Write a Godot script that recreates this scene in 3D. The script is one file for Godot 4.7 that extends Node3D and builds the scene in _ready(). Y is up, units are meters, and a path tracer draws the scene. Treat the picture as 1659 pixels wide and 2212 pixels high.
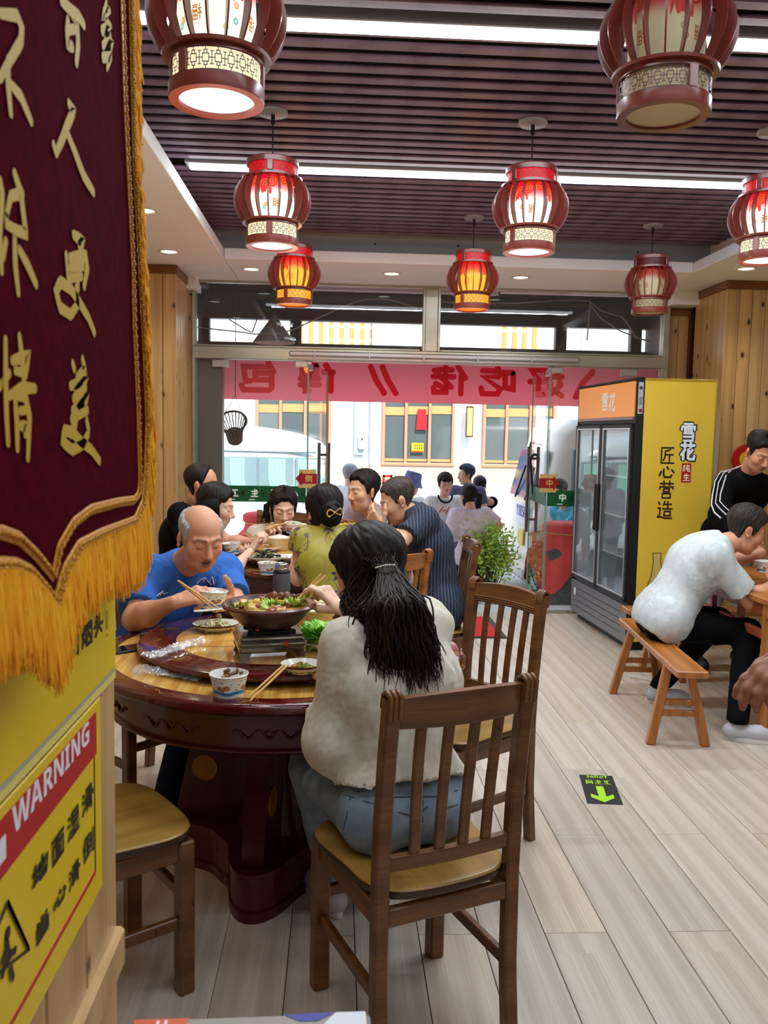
extends Node3D

# ---------------------------------------------------------------- mesh builder
class MB:
	var v := PackedVector3Array()
	var n := PackedVector3Array()
	var t := PackedVector2Array()
	var c := PackedColorArray()
	var ix := PackedInt32Array()
	var col := Color.WHITE
	var x := Transform3D()
	func vert(p: Vector3, q: Vector3, u := Vector2.ZERO) -> int:
		v.append(x * p)
		n.append((x.basis * q).normalized())
		t.append(u)
		c.append(col)
		return v.size() - 1
	func tri(a: int, b: int, d: int) -> void:
		var g: Vector3 = (v[d] - v[a]).cross(v[b] - v[a])
		if g.dot(n[a] + n[b] + n[d]) < 0.0:
			ix.append_array([a, d, b])
		else:
			ix.append_array([a, b, d])
	func quad(a: int, b: int, d: int, e: int) -> void:
		tri(a, b, d)
		tri(a, d, e)
	func face(pts: Array, q: Vector3) -> void:       # flat convex polygon
		var id := []
		for p in pts:
			id.append(vert(p, q, Vector2(p.x, p.y)))
		for i in range(1, id.size() - 1):
			tri(id[0], id[i], id[i + 1])
	func quad_uv(a: Vector3, b: Vector3, d: Vector3, e: Vector3, q: Vector3) -> void:   # a b d e around, uv 0,1 1,1 1,0 0,0
		var i := vert(a, q, Vector2(0, 1))
		vert(b, q, Vector2(1, 1))
		vert(d, q, Vector2(1, 0))
		vert(e, q, Vector2(0, 0))
		quad(i, i + 1, i + 2, i + 3)
	func box(at: Vector3, size: Vector3, bev := 0.0, bs := Basis.IDENTITY) -> void:
		var h := size * 0.5
		var k: float = minf(bev, minf(h.x, minf(h.y, h.z)) * 0.9)
		for ax in 3:
			var b1 := (ax + 1) % 3
			var b2 := (ax + 2) % 3
			for s in [-1.0, 1.0]:
				var q := Vector3.ZERO
				q[ax] = s
				var pts := []
				for w in [[-1.0, -1.0], [1.0, -1.0], [1.0, 1.0], [-1.0, 1.0]]:
					var p := Vector3.ZERO
					p[ax] = s * h[ax]
					p[b1] = w[0] * (h[b1] - k)
					p[b2] = w[1] * (h[b2] - k)
					pts.append(at + bs * p)
				face(pts, bs * q)
		if k <= 0.0:
			return
		for ax in 3:                                   # edges along ax
			var b1 := (ax + 1) % 3
			var b2 := (ax + 2) % 3
			for s1 in [-1.0, 1.0]:
				for s2 in [-1.0, 1.0]:
					var q := Vector3.ZERO
					q[b1] = s1
					q[b2] = s2
					var pts := []
					for w in [[-1.0, 0], [1.0, 0], [1.0, 1], [-1.0, 1]]:
						var p := Vector3.ZERO
						p[ax] = w[0] * (h[ax] - k)
						p[b1] = s1 * (h[b1] - (k if w[1] == 0 else 0.0))
						p[b2] = s2 * (h[b2] - (0.0 if w[1] == 0 else k))
						pts.append(at + bs * p)
					face(pts, bs * q.normalized())
		for s in 8:
			var sg := Vector3(1 if s & 1 else -1, 1 if s & 2 else -1, 1 if s & 4 else -1)
			face([at + bs * (sg * Vector3(h.x, h.y - k, h.z - k)), at + bs * (sg * Vector3(h.x - k, h.y, h.z - k)), at + bs * (sg * Vector3(h.x - k, h.y - k, h.z))], bs * sg.normalized())
	func bar(a: Vector3, b: Vector3, w: float, d: float, bev := 0.0, side := Vector3.RIGHT) -> void:   # box from a to b
		var y := (b - a).normalized()
		var xx := (side - y * side.dot(y)).normalized()
		box((a + b) * 0.5, Vector3(w, a.distance_to(b), d), bev, Basis(xx, y, xx.cross(y)))
	func sweep(pts: Array, w: float, d: float, bev: float, side := Vector3.RIGHT) -> void:   # continuous bar with chamfered rectangular section
		var m := pts.size()
		var sec := [Vector2(-w / 2 + bev, -d / 2), Vector2(w / 2 - bev, -d / 2), Vector2(w / 2, -d / 2 + bev), Vector2(w / 2, d / 2 - bev), Vector2(w / 2 - bev, d / 2), Vector2(-w / 2 + bev, d / 2), Vector2(-w / 2, d / 2 - bev), Vector2(-w / 2, -d / 2 + bev)]
		var fr := []
		for i in m:
			var y: Vector3 = (pts[mini(i + 1, m - 1)] - pts[maxi(i - 1, 0)]).normalized()
			var xx := (side - y * side.dot(y)).normalized()
			fr.append([xx, xx.cross(y)])
		for k in 8:
			var p: Vector2 = sec[k]
			var q: Vector2 = sec[(k + 1) % 8]
			var n2 := Vector2((q - p).y, -(q - p).x).normalized()
			var first := v.size()
			for i in m:
				var nn: Vector3 = fr[i][0] * n2.x + fr[i][1] * n2.y
				vert(pts[i] + fr[i][0] * p.x + fr[i][1] * p.y, nn)
				vert(pts[i] + fr[i][0] * q.x + fr[i][1] * q.y, nn)
			for i in m - 1:
				quad(first + i * 2, first + i * 2 + 1, first + i * 2 + 3, first + i * 2 + 2)
		for e in [0, m - 1]:
			var ring := []
			for k in 8:
				ring.append(pts[e] + fr[e][0] * sec[k].x + fr[e][1] * sec[k].y)
			face(ring, (pts[0] - pts[1]).normalized() if e == 0 else (pts[m - 1] - pts[m - 2]).normalized())
	func tube(pts: Array, rad: Array, seg := 8, cap := true, flat := 1.0, up := Vector3.UP) -> void:   # swept round or elliptical bar
		var m := pts.size()
		var first := v.size()
		var side := Vector3.ZERO
		var total := 0.0
		for i in m:
			var d: Vector3 = (pts[mini(i + 1, m - 1)] - pts[maxi(i - 1, 0)]).normalized()
			if i == 0:
				side = up.cross(d)
				if side.length() < 0.05:
					side = Vector3.RIGHT.cross(d)
				side = side.normalized()
			else:
				side = (side - d * side.dot(d)).normalized()
				total += pts[i].distance_to(pts[i - 1])
			var up2 := d.cross(side)
			var r: float = rad[i] if rad.size() > 1 else rad[0]
			for j in seg + 1:
				var a := TAU * j / seg
				var o := side * cos(a) * r + up2 * sin(a) * r * flat
				var nn := side * cos(a) * flat + up2 * sin(a)
				vert(pts[i] + o, nn, Vector2(float(j) / seg, total))
		for i in m - 1:
			for j in seg:
				var a := first + i * (seg + 1) + j
				quad(a, a + 1, a + seg + 2, a + seg + 1)
		if cap:
			for e in [0, m - 1]:
				var d: Vector3 = (pts[0] - pts[1]).normalized() if e == 0 else (pts[m - 1] - pts[m - 2]).normalized()
				var ring := []
				for j in seg:
					ring.append(x.affine_inverse() * v[first + e * (seg + 1) + j])
				face(ring, d)
	func lathe(prof: Array, seg := 32, at := Vector3.ZERO, sharp := 0.7, wob := 0.0, lobes := 8, a0 := 0.0, a1 := TAU) -> void:   # profile of Vector2(radius, y), bottom to top or any order; outward side is to the right of travel upwards
		var m := prof.size()
		var len := 0.0
		for i in m - 1:
			var d: Vector2 = prof[i + 1] - prof[i]
			if d.length() < 1e-6:
				continue
			var l2 := len + d.length()
			var fn := Vector2(d.y, -d.x).normalized()
			var n0 := fn
			var n1 := fn
			if i > 0:
				var e: Vector2 = prof[i] - prof[i - 1]
				var en := Vector2(e.y, -e.x).normalized()
				if en.dot(fn) > sharp:
					n0 = (en + fn).normalized()
			if i < m - 2:
				var e: Vector2 = prof[i + 2] - prof[i + 1]
				var en := Vector2(e.y, -e.x).normalized()
				if en.dot(fn) > sharp:
					n1 = (en + fn).normalized()
			var first := v.size()
			for j in seg + 1:
				var a := lerpf(a0, a1, float(j) / seg)
				var w := 1.0 + wob * cos(a * lobes)
				var cs := Vector3(cos(a), 0, sin(a))
				for k in 2:
					var p: Vector2 = prof[i + k]
					var q: Vector2 = n1 if k else n0
					vert(at + cs * p.x * w + Vector3(0, p.y, 0), cs * q.x + Vector3(0, q.y, 0), Vector2(float(j) / seg, l2 if k else len))
			for j in seg:
				var a := first + j * 2
				quad(a, a + 1, a + 3, a + 2)
			len = l2
	func prism(poly: PackedVector2Array, h0: float, h1: float, bs := Basis.IDENTITY, at := Vector3.ZERO, smooth := false) -> void:   # polygon in local x,y pushed along z
		var id := Geometry2D.triangulate_polygon(poly)
		for e in 2:
			var z := h1 if e else h0
			var q := bs * Vector3(0, 0, 1 if e else -1)
			if h0 > h1:
				q = -q
			var first := v.size()
			for p in poly:
				vert(at + bs * Vector3(p.x, p.y, z), q, p)
			for i in range(0, id.size(), 3):
				tri(first + id[i], first + id[i + 1], first + id[i + 2])
		var area := 0.0
		var m := poly.size()
		for i in m:
			area += poly[i].cross(poly[(i + 1) % m])
		var sg := signf(area)
		for i in m:
			var p := poly[i]
			var o := poly[(i + 1) % m]
			var d := (o - p).normalized()
			var q := Vector3(d.y, -d.x, 0) * sg
			var q0 := q
			var q1 := q
			if smooth:
				var dp := (p - poly[(i + m - 1) % m]).normalized()
				var dn := (poly[(i + 2) % m] - o).normalized()
				q0 = (q + Vector3(dp.y, -dp.x, 0) * sg).normalized()
				q1 = (q + Vector3(dn.y, -dn.x, 0) * sg).normalized()
			var f := vert(at + bs * Vector3(p.x, p.y, h0), bs * q0, Vector2(0, 0))
			vert(at + bs * Vector3(o.x, o.y, h0), bs * q1, Vector2(1, 0))
			vert(at + bs * Vector3(o.x, o.y, h1), bs * q1, Vector2(1, 1))
			vert(at + bs * Vector3(p.x, p.y, h1), bs * q0, Vector2(0, 1))
			quad(f, f + 1, f + 2, f + 3)
	func ball(at: Vector3, r: Vector3, seg := 12, rings := 8) -> void:
		var first := v.size()
		for i in rings + 1:
			var b := PI * i / rings
			for j in seg + 1:
				var a := TAU * j / seg
				var d := Vector3(sin(b) * cos(a), cos(b), sin(b) * sin(a))
				vert(at + d * r, d / r, Vector2(float(j) / seg, float(i) / rings))
		for i in rings:
			for j in seg:
				var a := first + i * (seg + 1) + j
				quad(a, a + 1, a + seg + 2, a + seg + 1)
	func grid(nu: int, nv: int, f: Callable, closed := false) -> void:   # f(u, v) -> Vector3, smooth
		var p := []
		for i in nv + 1:
			for j in nu + 1:
				p.append(f.call(float(j) / nu, float(i) / nv))
		var first := v.size()
		for i in nv + 1:
			for j in nu + 1:
				var j0 := maxi(j - 1, 0)
				var j1 := mini(j + 1, nu)
				if closed and (j == 0 or j == nu):
					j0 = nu - 1
					j1 = 1
				var du: Vector3 = p[i * (nu + 1) + j1] - p[i * (nu + 1) + j0]
				var dv: Vector3 = p[mini(i + 1, nv) * (nu + 1) + j] - p[maxi(i - 1, 0) * (nu + 1) + j]
				vert(p[i * (nu + 1) + j], du.cross(dv).normalized(), Vector2(float(j) / nu, float(i) / nv))
		for i in nv:
			for j in nu:
				var a := first + i * (nu + 1) + j
				quad(a, a + 1, a + nu + 2, a + nu + 1)
	func mesh() -> ArrayMesh:
		var ar := []
		ar.resize(Mesh.ARRAY_MAX)
		ar[Mesh.ARRAY_VERTEX] = v
		ar[Mesh.ARRAY_NORMAL] = n
		ar[Mesh.ARRAY_TEX_UV] = t
		ar[Mesh.ARRAY_COLOR] = c
		ar[Mesh.ARRAY_INDEX] = ix
		var m := ArrayMesh.new()
		m.add_surface_from_arrays(Mesh.PRIMITIVE_TRIANGLES, ar)
		return m

# ---------------------------------------------------------------- scene helpers
var used := {}
func numbered(called: String) -> String:
	if not used.has(called):
		used[called] = 0
		return called
	used[called] += 1
	return "%s_%03d" % [called, used[called]]

func put(called: String, b, mat: Material, parent: Node = null) -> MeshInstance3D:
	var o := MeshInstance3D.new()
	o.mesh = b.mesh() if b is MB else b
	o.material_override = mat
	if parent == null:
		o.name = numbered(called)
		add_child(o)
	else:
		var i := 0
		var nm := called
		while parent.has_node(nm):
			i += 1
			nm = "%s_%03d" % [called, i]
		o.name = nm
		parent.add_child(o)
	return o

func thing(called: String, label: String, category: String, at := Vector3.ZERO, turn := 0.0, group := "") -> Node3D:
	var o := Node3D.new()
	o.name = numbered(called)
	add_child(o)
	o.position = at
	o.rotation.y = turn
	return tag(o, label, category, group)

func tag(o: Node3D, label: String, category: String, group := "") -> Node3D:
	o.set_meta("label", label)
	o.set_meta("category", category)
	if group != "":
		o.set_meta("group", group)
	return o

func struct(called: String, label: String, b, mat: Material) -> MeshInstance3D:
	var o := put(called, b, mat)
	o.set_meta("kind", "structure")
	o.set_meta("label", label)
	return o

func dup(o: Node3D, at: Vector3, turn: float, label: String) -> Node3D:
	var r: Node3D = o.duplicate()
	r.name = numbered(String(o.name).rstrip("0123456789").rstrip("_"))
	add_child(r)
	r.position = at
	r.rotation.y = turn
	r.set_meta("label", label)
	return r

func mt(col: Color, rough := 0.6, metal := 0.0, spec := 0.5) -> StandardMaterial3D:
	var m := StandardMaterial3D.new()
	m.albedo_color = col
	m.roughness = rough
	m.metallic = metal
	m.metallic_specular = spec
	return m

func glow(col: Color, e: float, base := Color(0.9, 0.9, 0.9)) -> StandardMaterial3D:
	var m := mt(base, 0.5)
	m.emission_enabled = true
	m.emission = col
	m.emission_energy_multiplier = e
	return m

func pane(col: Color, a := 0.08) -> StandardMaterial3D:
	var m := mt(Color(col.r, col.g, col.b, a), 0.02)
	m.transparency = BaseMaterial3D.TRANSPARENCY_ALPHA
	return m

func vcol(rough := 0.6, spec := 0.5) -> StandardMaterial3D:
	var m := mt(Color.WHITE, rough, 0.0, spec)
	m.vertex_color_use_as_albedo = true
	return m

func lin(hex: String) -> Color:
	return Color(hex).srgb_to_linear()

func img_tex(im: Image) -> ImageTexture:
	return ImageTexture.create_from_image(im)

func noise(sd: int, freq: float, oct := 3) -> FastNoiseLite:
	var f := FastNoiseLite.new()
	f.seed = sd
	f.frequency = freq
	f.noise_type = FastNoiseLite.TYPE_SIMPLEX_SMOOTH
	f.fractal_type = FastNoiseLite.FRACTAL_FBM
	f.fractal_octaves = oct
	return f

# wood: grain runs along v (rows); knots optional; returns an albedo texture of w x h
func wood_img(w: int, h: int, a: Color, b: Color, sd: int, bands := 5.0, knots := 0, streak := 0.5) -> Image:
	var nf := noise(sd, 0.012, 3)
	var nb := noise(sd + 7, 0.05, 2)
	var bytes := PackedByteArray()
	bytes.resize(w * h * 3)
	var rng := RandomNumberGenerator.new()
	rng.seed = sd
	var kn := []
	for i in knots:
		kn.append(Vector3(rng.randf() * w, rng.randf() * h, rng.randf_range(2.0, 4.5) * w / 256.0))
	var KA := 1.7
	var sx := 256.0 / w
	var sy := 256.0 / h
	var k := 0
	for y in h:
		for x in w:
			var fx := x * sx
			var fy := y * sy
			var warp := nf.get_noise_2d(fx * 0.8, fy * 0.18) * 14.0
			var dark := 0.0
			for q in kn:
				var dx: float = (x - q.x) * sx
				var dy: float = (y - q.y) * sy * KA
				var r2: float = dx * dx + dy * dy
				var rr: float = q.z * sx
				if r2 < rr * rr * 16.0:
					var r := sqrt(r2)
					warp += 6.0 * exp(-r / rr)
					if r < rr:
						dark = 0.75
					else:
						dark = maxf(dark, 0.35 * exp(-(r - rr) / (rr * 0.5)))
			var g := 0.5 + 0.5 * sin((fx + warp) * bands * 0.12)
			g = g * g * 0.55 + (0.5 + 0.5 * nb.get_noise_2d(fx * 5.0, fy * 0.22)) * streak
			var c := a.lerp(b, clampf(g, 0.0, 1.0))
			c = c.lerp(Color(0.12, 0.06, 0.03), dark)
			bytes[k] = int(clampf(c.r, 0, 1) * 255)
			bytes[k + 1] = int(clampf(c.g, 0, 1) * 255)
			bytes[k + 2] = int(clampf(c.b, 0, 1) * 255)
			k += 3
	return Image.create_from_data(w, h, false, Image.FORMAT_RGB8, bytes)

func tri_mat(tex: Texture2D, scale: Vector3, rough := 0.5, world := true, off := Vector3.ZERO, tint := Color.WHITE) -> StandardMaterial3D:
	var m := mt(tint, rough)
	m.albedo_texture = tex
	m.uv1_triplanar = true
	m.uv1_world_triplanar = world
	m.uv1_triplanar_sharpness = 8.0
	m.uv1_scale = scale
	m.uv1_offset = off
	return m

# mottled colour texture between a and b
func mottle(w: int, h: int, a: Color, b: Color, sd: int, freq := 0.02, oct := 4) -> ImageTexture:
	var im := noise(sd, freq, oct).get_seamless_image(w, h)
	var src := im.get_data()
	var st := src.size() / (w * h)
	var bytes := PackedByteArray()
	bytes.resize(w * h * 3)
	for i in w * h:
		var c := a.lerp(b, src[i * st] / 255.0)
		bytes[i * 3] = int(c.r * 255)
		bytes[i * 3 + 1] = int(c.g * 255)
		bytes[i * 3 + 2] = int(c.b * 255)
	return img_tex(Image.create_from_data(w, h, false, Image.FORMAT_RGB8, bytes))

# ---------------------------------------------------------------- lettering: strokes "xy-xy-xy" on a 100 grid, y up
# pts: arrays of Vector3(u, v, width); draws flat ribbons with slight thickness
var lifts := 0
func stroke(b: MB, pts: Array, o: Vector3, ux: Vector3, uy: Vector3, nrm: Vector3, lift := 0.0008) -> void:
	lifts = (lifts + 1) % 9
	var up := nrm * (lift + lifts * 0.00007)
	var m := pts.size()
	var l := []
	var r := []
	for i in m:
		var p := Vector2(pts[i].x, pts[i].y)
		var d0: Vector2 = (p - Vector2(pts[maxi(i - 1, 0)].x, pts[maxi(i - 1, 0)].y)).normalized()
		var d1: Vector2 = (Vector2(pts[mini(i + 1, m - 1)].x, pts[mini(i + 1, m - 1)].y) - p).normalized()
		if i == 0: d0 = d1
		if i == m - 1: d1 = d0
		var d := (d0 + d1).normalized()
		if d == Vector2.ZERO:
			d = d0
		var s: Vector2 = Vector2(-d.y, d.x) * (pts[i].z * 0.5 / maxf(0.55, d.dot(d0)))
		l.append(p + s)
		r.append(p - s)
		if i == 0 or i == m - 1:
			var e: Vector2 = d * (pts[i].z * 0.28) * (-1.0 if i == 0 else 1.0)
			var f := []
			for g in [p + s, p + e + s * 0.45, p + e - s * 0.45, p - s]:
				f.append(o + ux * g.x + uy * g.y + up)
			b.face(f, nrm)
	for i in m - 1:
		var f := []
		for g in [l[i], l[i + 1], r[i + 1], r[i]]:
			f.append(o + ux * g.x + uy * g.y + up)
		b.face(f, nrm)

func glyph(b: MB, data: String, o: Vector3, ux: Vector3, uy: Vector3, w: float, nrm: Vector3, taper := 0.0, lift := 0.0008) -> void:
	# ux, uy: the size of the character cell; w: stroke width as a share of the cell
	var sc := ux.length()
	var un := ux.normalized()
	var vn := uy.normalized()
	for s in data.split(" ", false):
		var pts := []
		var toks := s.split("-")
		for i in toks.size():
			var a := toks[i].substr(0, 2).to_int() / 99.0
			var c := toks[i].substr(2, 2).to_int() / 99.0
			var e := w * sc * (1.0 - taper * float(i) / maxf(1.0, toks.size() - 1.0))
			pts.append(Vector3(a * sc, c * uy.length(), e))
		stroke(b, pts, o, un, vn, nrm, lift)

const GLYPH := {
	"wei": "1588-7588-7050-5850 4588-4510 0810-9210",
	"sheng": "2890-1555 1872-8872 4998-4908 2042-8042 0808-9408",
	"jian": "1595-2585 1480-1405 3590-8890-8805-7808 3562-6862-6825-3525-3562 3544-6844",
	"di": "0565-3865 2195-2125 0520-4030 4855-9575-9028-8030 6898-6825 4880-4815-5508-9208-9525",
	"mian": "0592-9592 5092-4275 1270-8870-8805-1205-1270 3870-3805 6270-6205 3848-6248 3828-6228",
	"shi": "0890-1880 0465-1555 0508-2235 3592-8592-8555-3555-3592 3574-8574 4848-4808 7048-7008 3238-3820 8840-8022 2808-9608",
	"hua": "0890-1880 0465-1555 0508-2235 3895-8295-8262-3862-3895 5595-5580-8280 2848-2862-9462-9450 4050-8050-8005-7206 4050-4005 4036-8036 4022-8022",
	"dang": "5098-5062 2088-3270 8090-6870 1258-8658-8605-1405 1432-8632",
	"xin": "0822-1855 3272-3230-3812-7212-8030 5090-5870 7868-9245",
	"dao": "2398-0855 1575-1505 2892-6092 4592-3068-5868 5878-6262 2645-6045 4365-4312 2412-6420 7288-7225 9295-9205-8208",
	"reng": "0475-3275 1898-1808-0812 0430-3542 4090-9090-9208-8012 6690-6050-4008",
	"yan": "0870-1250 3280-2560 2198-2055-0608 2048-3220 4290-9290-9206-4206-4290 5072-8272 6685-6255-4822 6255-8222",
	"tou": "2890-4278 2072-3660 0548-9548 5898-5748-1505 6035-9008",
	"xue": "1894-8294 0680-9480-9462 0680-0562 5094-5055 2270-3870 2258-3858 6270-7870 6258-7858 1846-8446-8408 1828-8428 1808-8408",
	"hua_flower": "0882-9482 3298-3268 6898-6868 3560-1028 2445-2402 8258-5530 5562-5512-6506-9006-9425",
	"jiang": "9092-1292-1208-9508 6882-3472 3672-3545-2520 3654-8854 6454-6415",
	"ying": "0882-9482 3298-3272 6898-6872 0850-0864-9264-9252 3254-6854-6838-3238-3254 2428-7628-7604-2404-2428",
	"zao": "0895-1880 0560-2060-1825-0512 0510-2512-5004-9504 4898-3875 4082-9082 6698-6656 3456-9656 4642-8442-8418-4618-4642",
	"chun": "3095-0870-2870-0540-3245 0415-3425 4082-9582 6898-6822-7214-9214-9628 4862-4842-8842-8862",
	"fu": "1898-2686 0572-3472-0640 2050-2002 2048-3438 4492-9692 5080-9080-9060-5060-5080 4850-9250-9204-4804-4850 4828-9228 7050-7004",
	"hao": "2298-1042-3610 0470-4270-3630-0405 5090-9090-7060-7008-5510 4852-9652",
	"chi": "0880-0825-3030-3080-0880 5298-4070 4885-9485 4665-8865-4225-5008-9008-9530",
	"lao": "2898-0555 1870-1802 4085-8285 6098-6062 3562-9662 9285-4225 5842-5810-9010-9228 8840-5820",
	"de": "2895-1058 1268-1202 0468-3668 5090-8890-8858-5058-5090 5074-8874 4245-9645 4025-9625 8045-8004-6806",
	"bao": "2598-0862 2280-8880-8232-6834 1460-5860-5838-1438 1462-1412-2204-8804-9422",
	"ren_person": "5096-4650-0405 5068-9505",
	"xiang": "7896-2284 0672-9472 5086-5044 4670-0846 5470-9448 2640-7440-7402-2602-2640 2621-7421",
	"zhong": "1280-1240-8840-8880-1280 5098-5002",
}

func letter(b: MB, key: String, o: Vector3, ux: Vector3, uy: Vector3, w: float, nrm: Vector3, taper := 0.0, lift := 0.0008) -> void:
	glyph(b, GLYPH[key], o, ux, uy, w, nrm, taper, lift)

var LT: Node3D
var LM: Material
func one(key: String, o: Vector3, ux: Vector3, uy: Vector3, w: float, nrm: Vector3, lift := 0.0001) -> void:
	var b := MB.new()
	b.x = LT.transform.affine_inverse()
	letter(b, key, o, ux, uy, w, nrm, 0.0, lift)
	put("character", b, LM, LT)

var font: SystemFont
func latin(s: String, size: float, o: Vector3, ux: Vector3, uy: Vector3, nm: String, mat: Material, parent: Node, depth := 0.0006) -> MeshInstance3D:
	var tm := TextMesh.new()
	tm.font = font
	tm.text = s
	tm.font_size = 64
	tm.pixel_size = size / 46.0
	tm.depth = depth
	tm.curve_step = 3.0
	tm.horizontal_alignment = HORIZONTAL_ALIGNMENT_LEFT
	tm.vertical_alignment = VERTICAL_ALIGNMENT_BOTTOM
	var mi := put(nm, tm, mat, parent)
	mi.transform = Transform3D(Basis(ux, uy, ux.cross(uy).normalized()), o)
	return mi

var M := {}
var ENV: Environment

func camera_and_light() -> void:
	var cam := Camera3D.new()
	cam.name = "camera"
	add_child(cam)
	cam.position = Vector3(0, 1.5, 0)
	cam.rotation = Vector3(-0.0893434, -0.0553636, 0.019007)
	cam.fov = rad_to_deg(2.0 * atan(1106.0 / 1849.4))
	cam.near = 0.05
	cam.far = 200.0
	cam.current = true
	var at := CameraAttributesPhysical.new()
	at.frustum_focal_length = 12.0 * 1849.4 / 1106.0
	at.frustum_focus_distance = 3.0
	at.exposure_aperture = 9.0
	cam.attributes = at
	cam.fov = rad_to_deg(2.0 * atan(1106.0 / 1849.4))
	var we := WorldEnvironment.new()
	we.name = "world_environment"
	var e := Environment.new()
	ENV = e
	e.background_mode = Environment.BG_SKY
	var sky := Sky.new()
	var sm := ProceduralSkyMaterial.new()
	sm.sky_top_color = Color(0.80, 0.88, 1.0)
	sm.sky_horizon_color = Color(0.95, 0.97, 1.0)
	sm.ground_bottom_color = Color(0.5, 0.5, 0.5)
	sm.ground_horizon_color = Color(0.8, 0.82, 0.85)
	sky.sky_material = sm
	e.sky = sky
	e.background_energy_multiplier = 1.6
	e.tonemap_mode = Environment.TONE_MAPPER_LINEAR
	e.tonemap_exposure = 1.75
	e.sdfgi_enabled = true
	e.ssao_enabled = true
	e.ssil_enabled = true
	we.environment = e
	add_child(we)
	var sun := DirectionalLight3D.new()
	sun.name = "sun"
	sun.light_energy = 1.5
	sun.light_color = Color(1.0, 0.97, 0.92)
	sun.light_angular_distance = 2.0
	sun.shadow_enabled = true
	add_child(sun)
	sun.look_at_from_position(Vector3.ZERO, Vector3(-0.25, -0.85, -0.62))
	# ceiling light strips: the AreaLight of each just under its glowing face
	for z in [-4.76, -3.115, -1.47, 0.18]:
		var a := AreaLight3D.new()
		a.name = "tube_light"
		a.area_size = Vector2(3.3, 0.05)
		a.light_energy = 3.3 if z < -2.0 else 1.3
		a.light_color = Color(0.93, 0.965, 1.0)
		a.shadow_enabled = true
		add_child(a, true)
		a.position = Vector3(0.9, 2.885, z)
		a.rotation.x = -PI / 2

func materials() -> void:
	font = SystemFont.new()
	font.font_names = PackedStringArray(["Droid Sans"])
	font.font_weight = 700
	# floor laminate: four tones of one greyed oak
	var fi := wood_img(256, 1024, Color(0.84, 0.795, 0.74), Color(0.72, 0.665, 0.61), 11, 0.9, 0, 1.0)
	var ft := img_tex(fi)
	for i in 4:
		var tint: Color = [Color(1, 1, 1), Color(0.97, 0.965, 0.96), Color(1.0, 0.985, 0.965), Color(0.945, 0.945, 0.945)][i]
		var m := tri_mat(ft, Vector3(2.6, 1.0, 0.55), 0.34, true, Vector3(0.37 * i, 0, 0.29 * i), tint)
		m.metallic_specular = 0.5
		M["plank%d" % i] = m
	M.joint = mt(Color(0.36, 0.33, 0.30), 0.8)
	var pine := img_tex(wood_img(256, 1024, Color(0.84, 0.71, 0.50), Color(0.71, 0.56, 0.37), 23, 1.3, 15, 0.75))
	for i in 3:
		M["pine%d" % i] = tri_mat(pine, Vector3(1.6, 0.55, 1.6), 0.28, true, Vector3(0.31 * i, 0.43 * i, 0.17 * i), [Color(1, 1, 1), Color(0.95, 0.93, 0.9), Color(1, 0.97, 0.92)][i])
	M.pine_trim = tri_mat(pine, Vector3(0.6, 1.6, 0.6), 0.4, true, Vector3.ZERO, Color(0.62, 0.47, 0.36))
	M.slat = tri_mat(img_tex(wood_img(512, 128, Color(0.50, 0.39, 0.46), Color(0.39, 0.29, 0.35), 5, 2.0, 0, 0.5)), Vector3(0.5, 0.5, 3.0), 0.42)
	M.white = tri_mat(mottle(256, 256, Color(0.94, 0.935, 0.95), Color(0.97, 0.965, 0.98), 3, 0.01), Vector3(0.5, 0.5, 0.5), 0.75)
	M.grey = mt(Color(0.62, 0.63, 0.64), 0.7)
	M.black = mt(Color(0.03, 0.03, 0.035), 0.6)
	M.matte_black = mt(Color(0.02, 0.018, 0.02), 0.9)
	M.tube = glow(Color(0.96, 0.98, 1.0), 3.5)
	M.alu = mt(Color(0.72, 0.71, 0.72), 0.35, 0.6)
	M.steel = tri_mat(mottle(128, 256, Color(0.66, 0.66, 0.60), Color(0.74, 0.73, 0.66), 8, 0.02), Vector3(1, 1, 1), 0.32)
	M.steel.metallic = 0.75
	M.chrome = mt(Color(0.8, 0.8, 0.8), 0.18, 1.0)
	M.dark_steel = mt(Color(0.36, 0.33, 0.33), 0.4, 0.5)
	M.glass = pane(Color(0.9, 1.0, 0.97), 0.04)
	M.glass_edge = mt(Color(0.45, 0.65, 0.58), 0.2)
	M.porch = tri_mat(img_tex(wood_img(256, 256, Color(0.30, 0.21, 0.22), Color(0.22, 0.15, 0.16), 31, 3.0, 0, 0.4)), Vector3(0.7, 0.7, 0.7), 0.5)
	M.porch_dark = mt(Color(0.20, 0.15, 0.17), 0.5)
	M.asphalt = tri_mat(mottle(512, 512, Color(0.52, 0.52, 0.52), Color(0.66, 0.66, 0.65), 17, 0.05), Vector3(0.4, 0.4, 0.4), 0.85)
	M.plaster = tri_mat(mottle(256, 256, Color(0.86, 0.86, 0.86), Color(0.93, 0.93, 0.93), 19, 0.01), Vector3(0.3, 0.3, 0.3), 0.85)
	M.downlight = glow(Color(0.93, 1.0, 0.88), 2.6)

func planks_x(parent: Node, called: String, x0: float, x1: float, y0: float, y1: float, z: float, w: float, th: float, gap := 0.004) -> void:   # upright boards across x, faces at z
	var n := maxi(1, roundi((x1 - x0) / w))
	var ww := (x1 - x0) / n
	for i in n:
		var b := MB.new()
		b.box(Vector3(x0 + (i + 0.5) * ww, (y0 + y1) * 0.5, z - th * 0.5), Vector3(ww - gap, y1 - y0, th), 0.004)
		put(called, b, M["pine%d" % ((i * 7 + 1) % 3)], parent)

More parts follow.
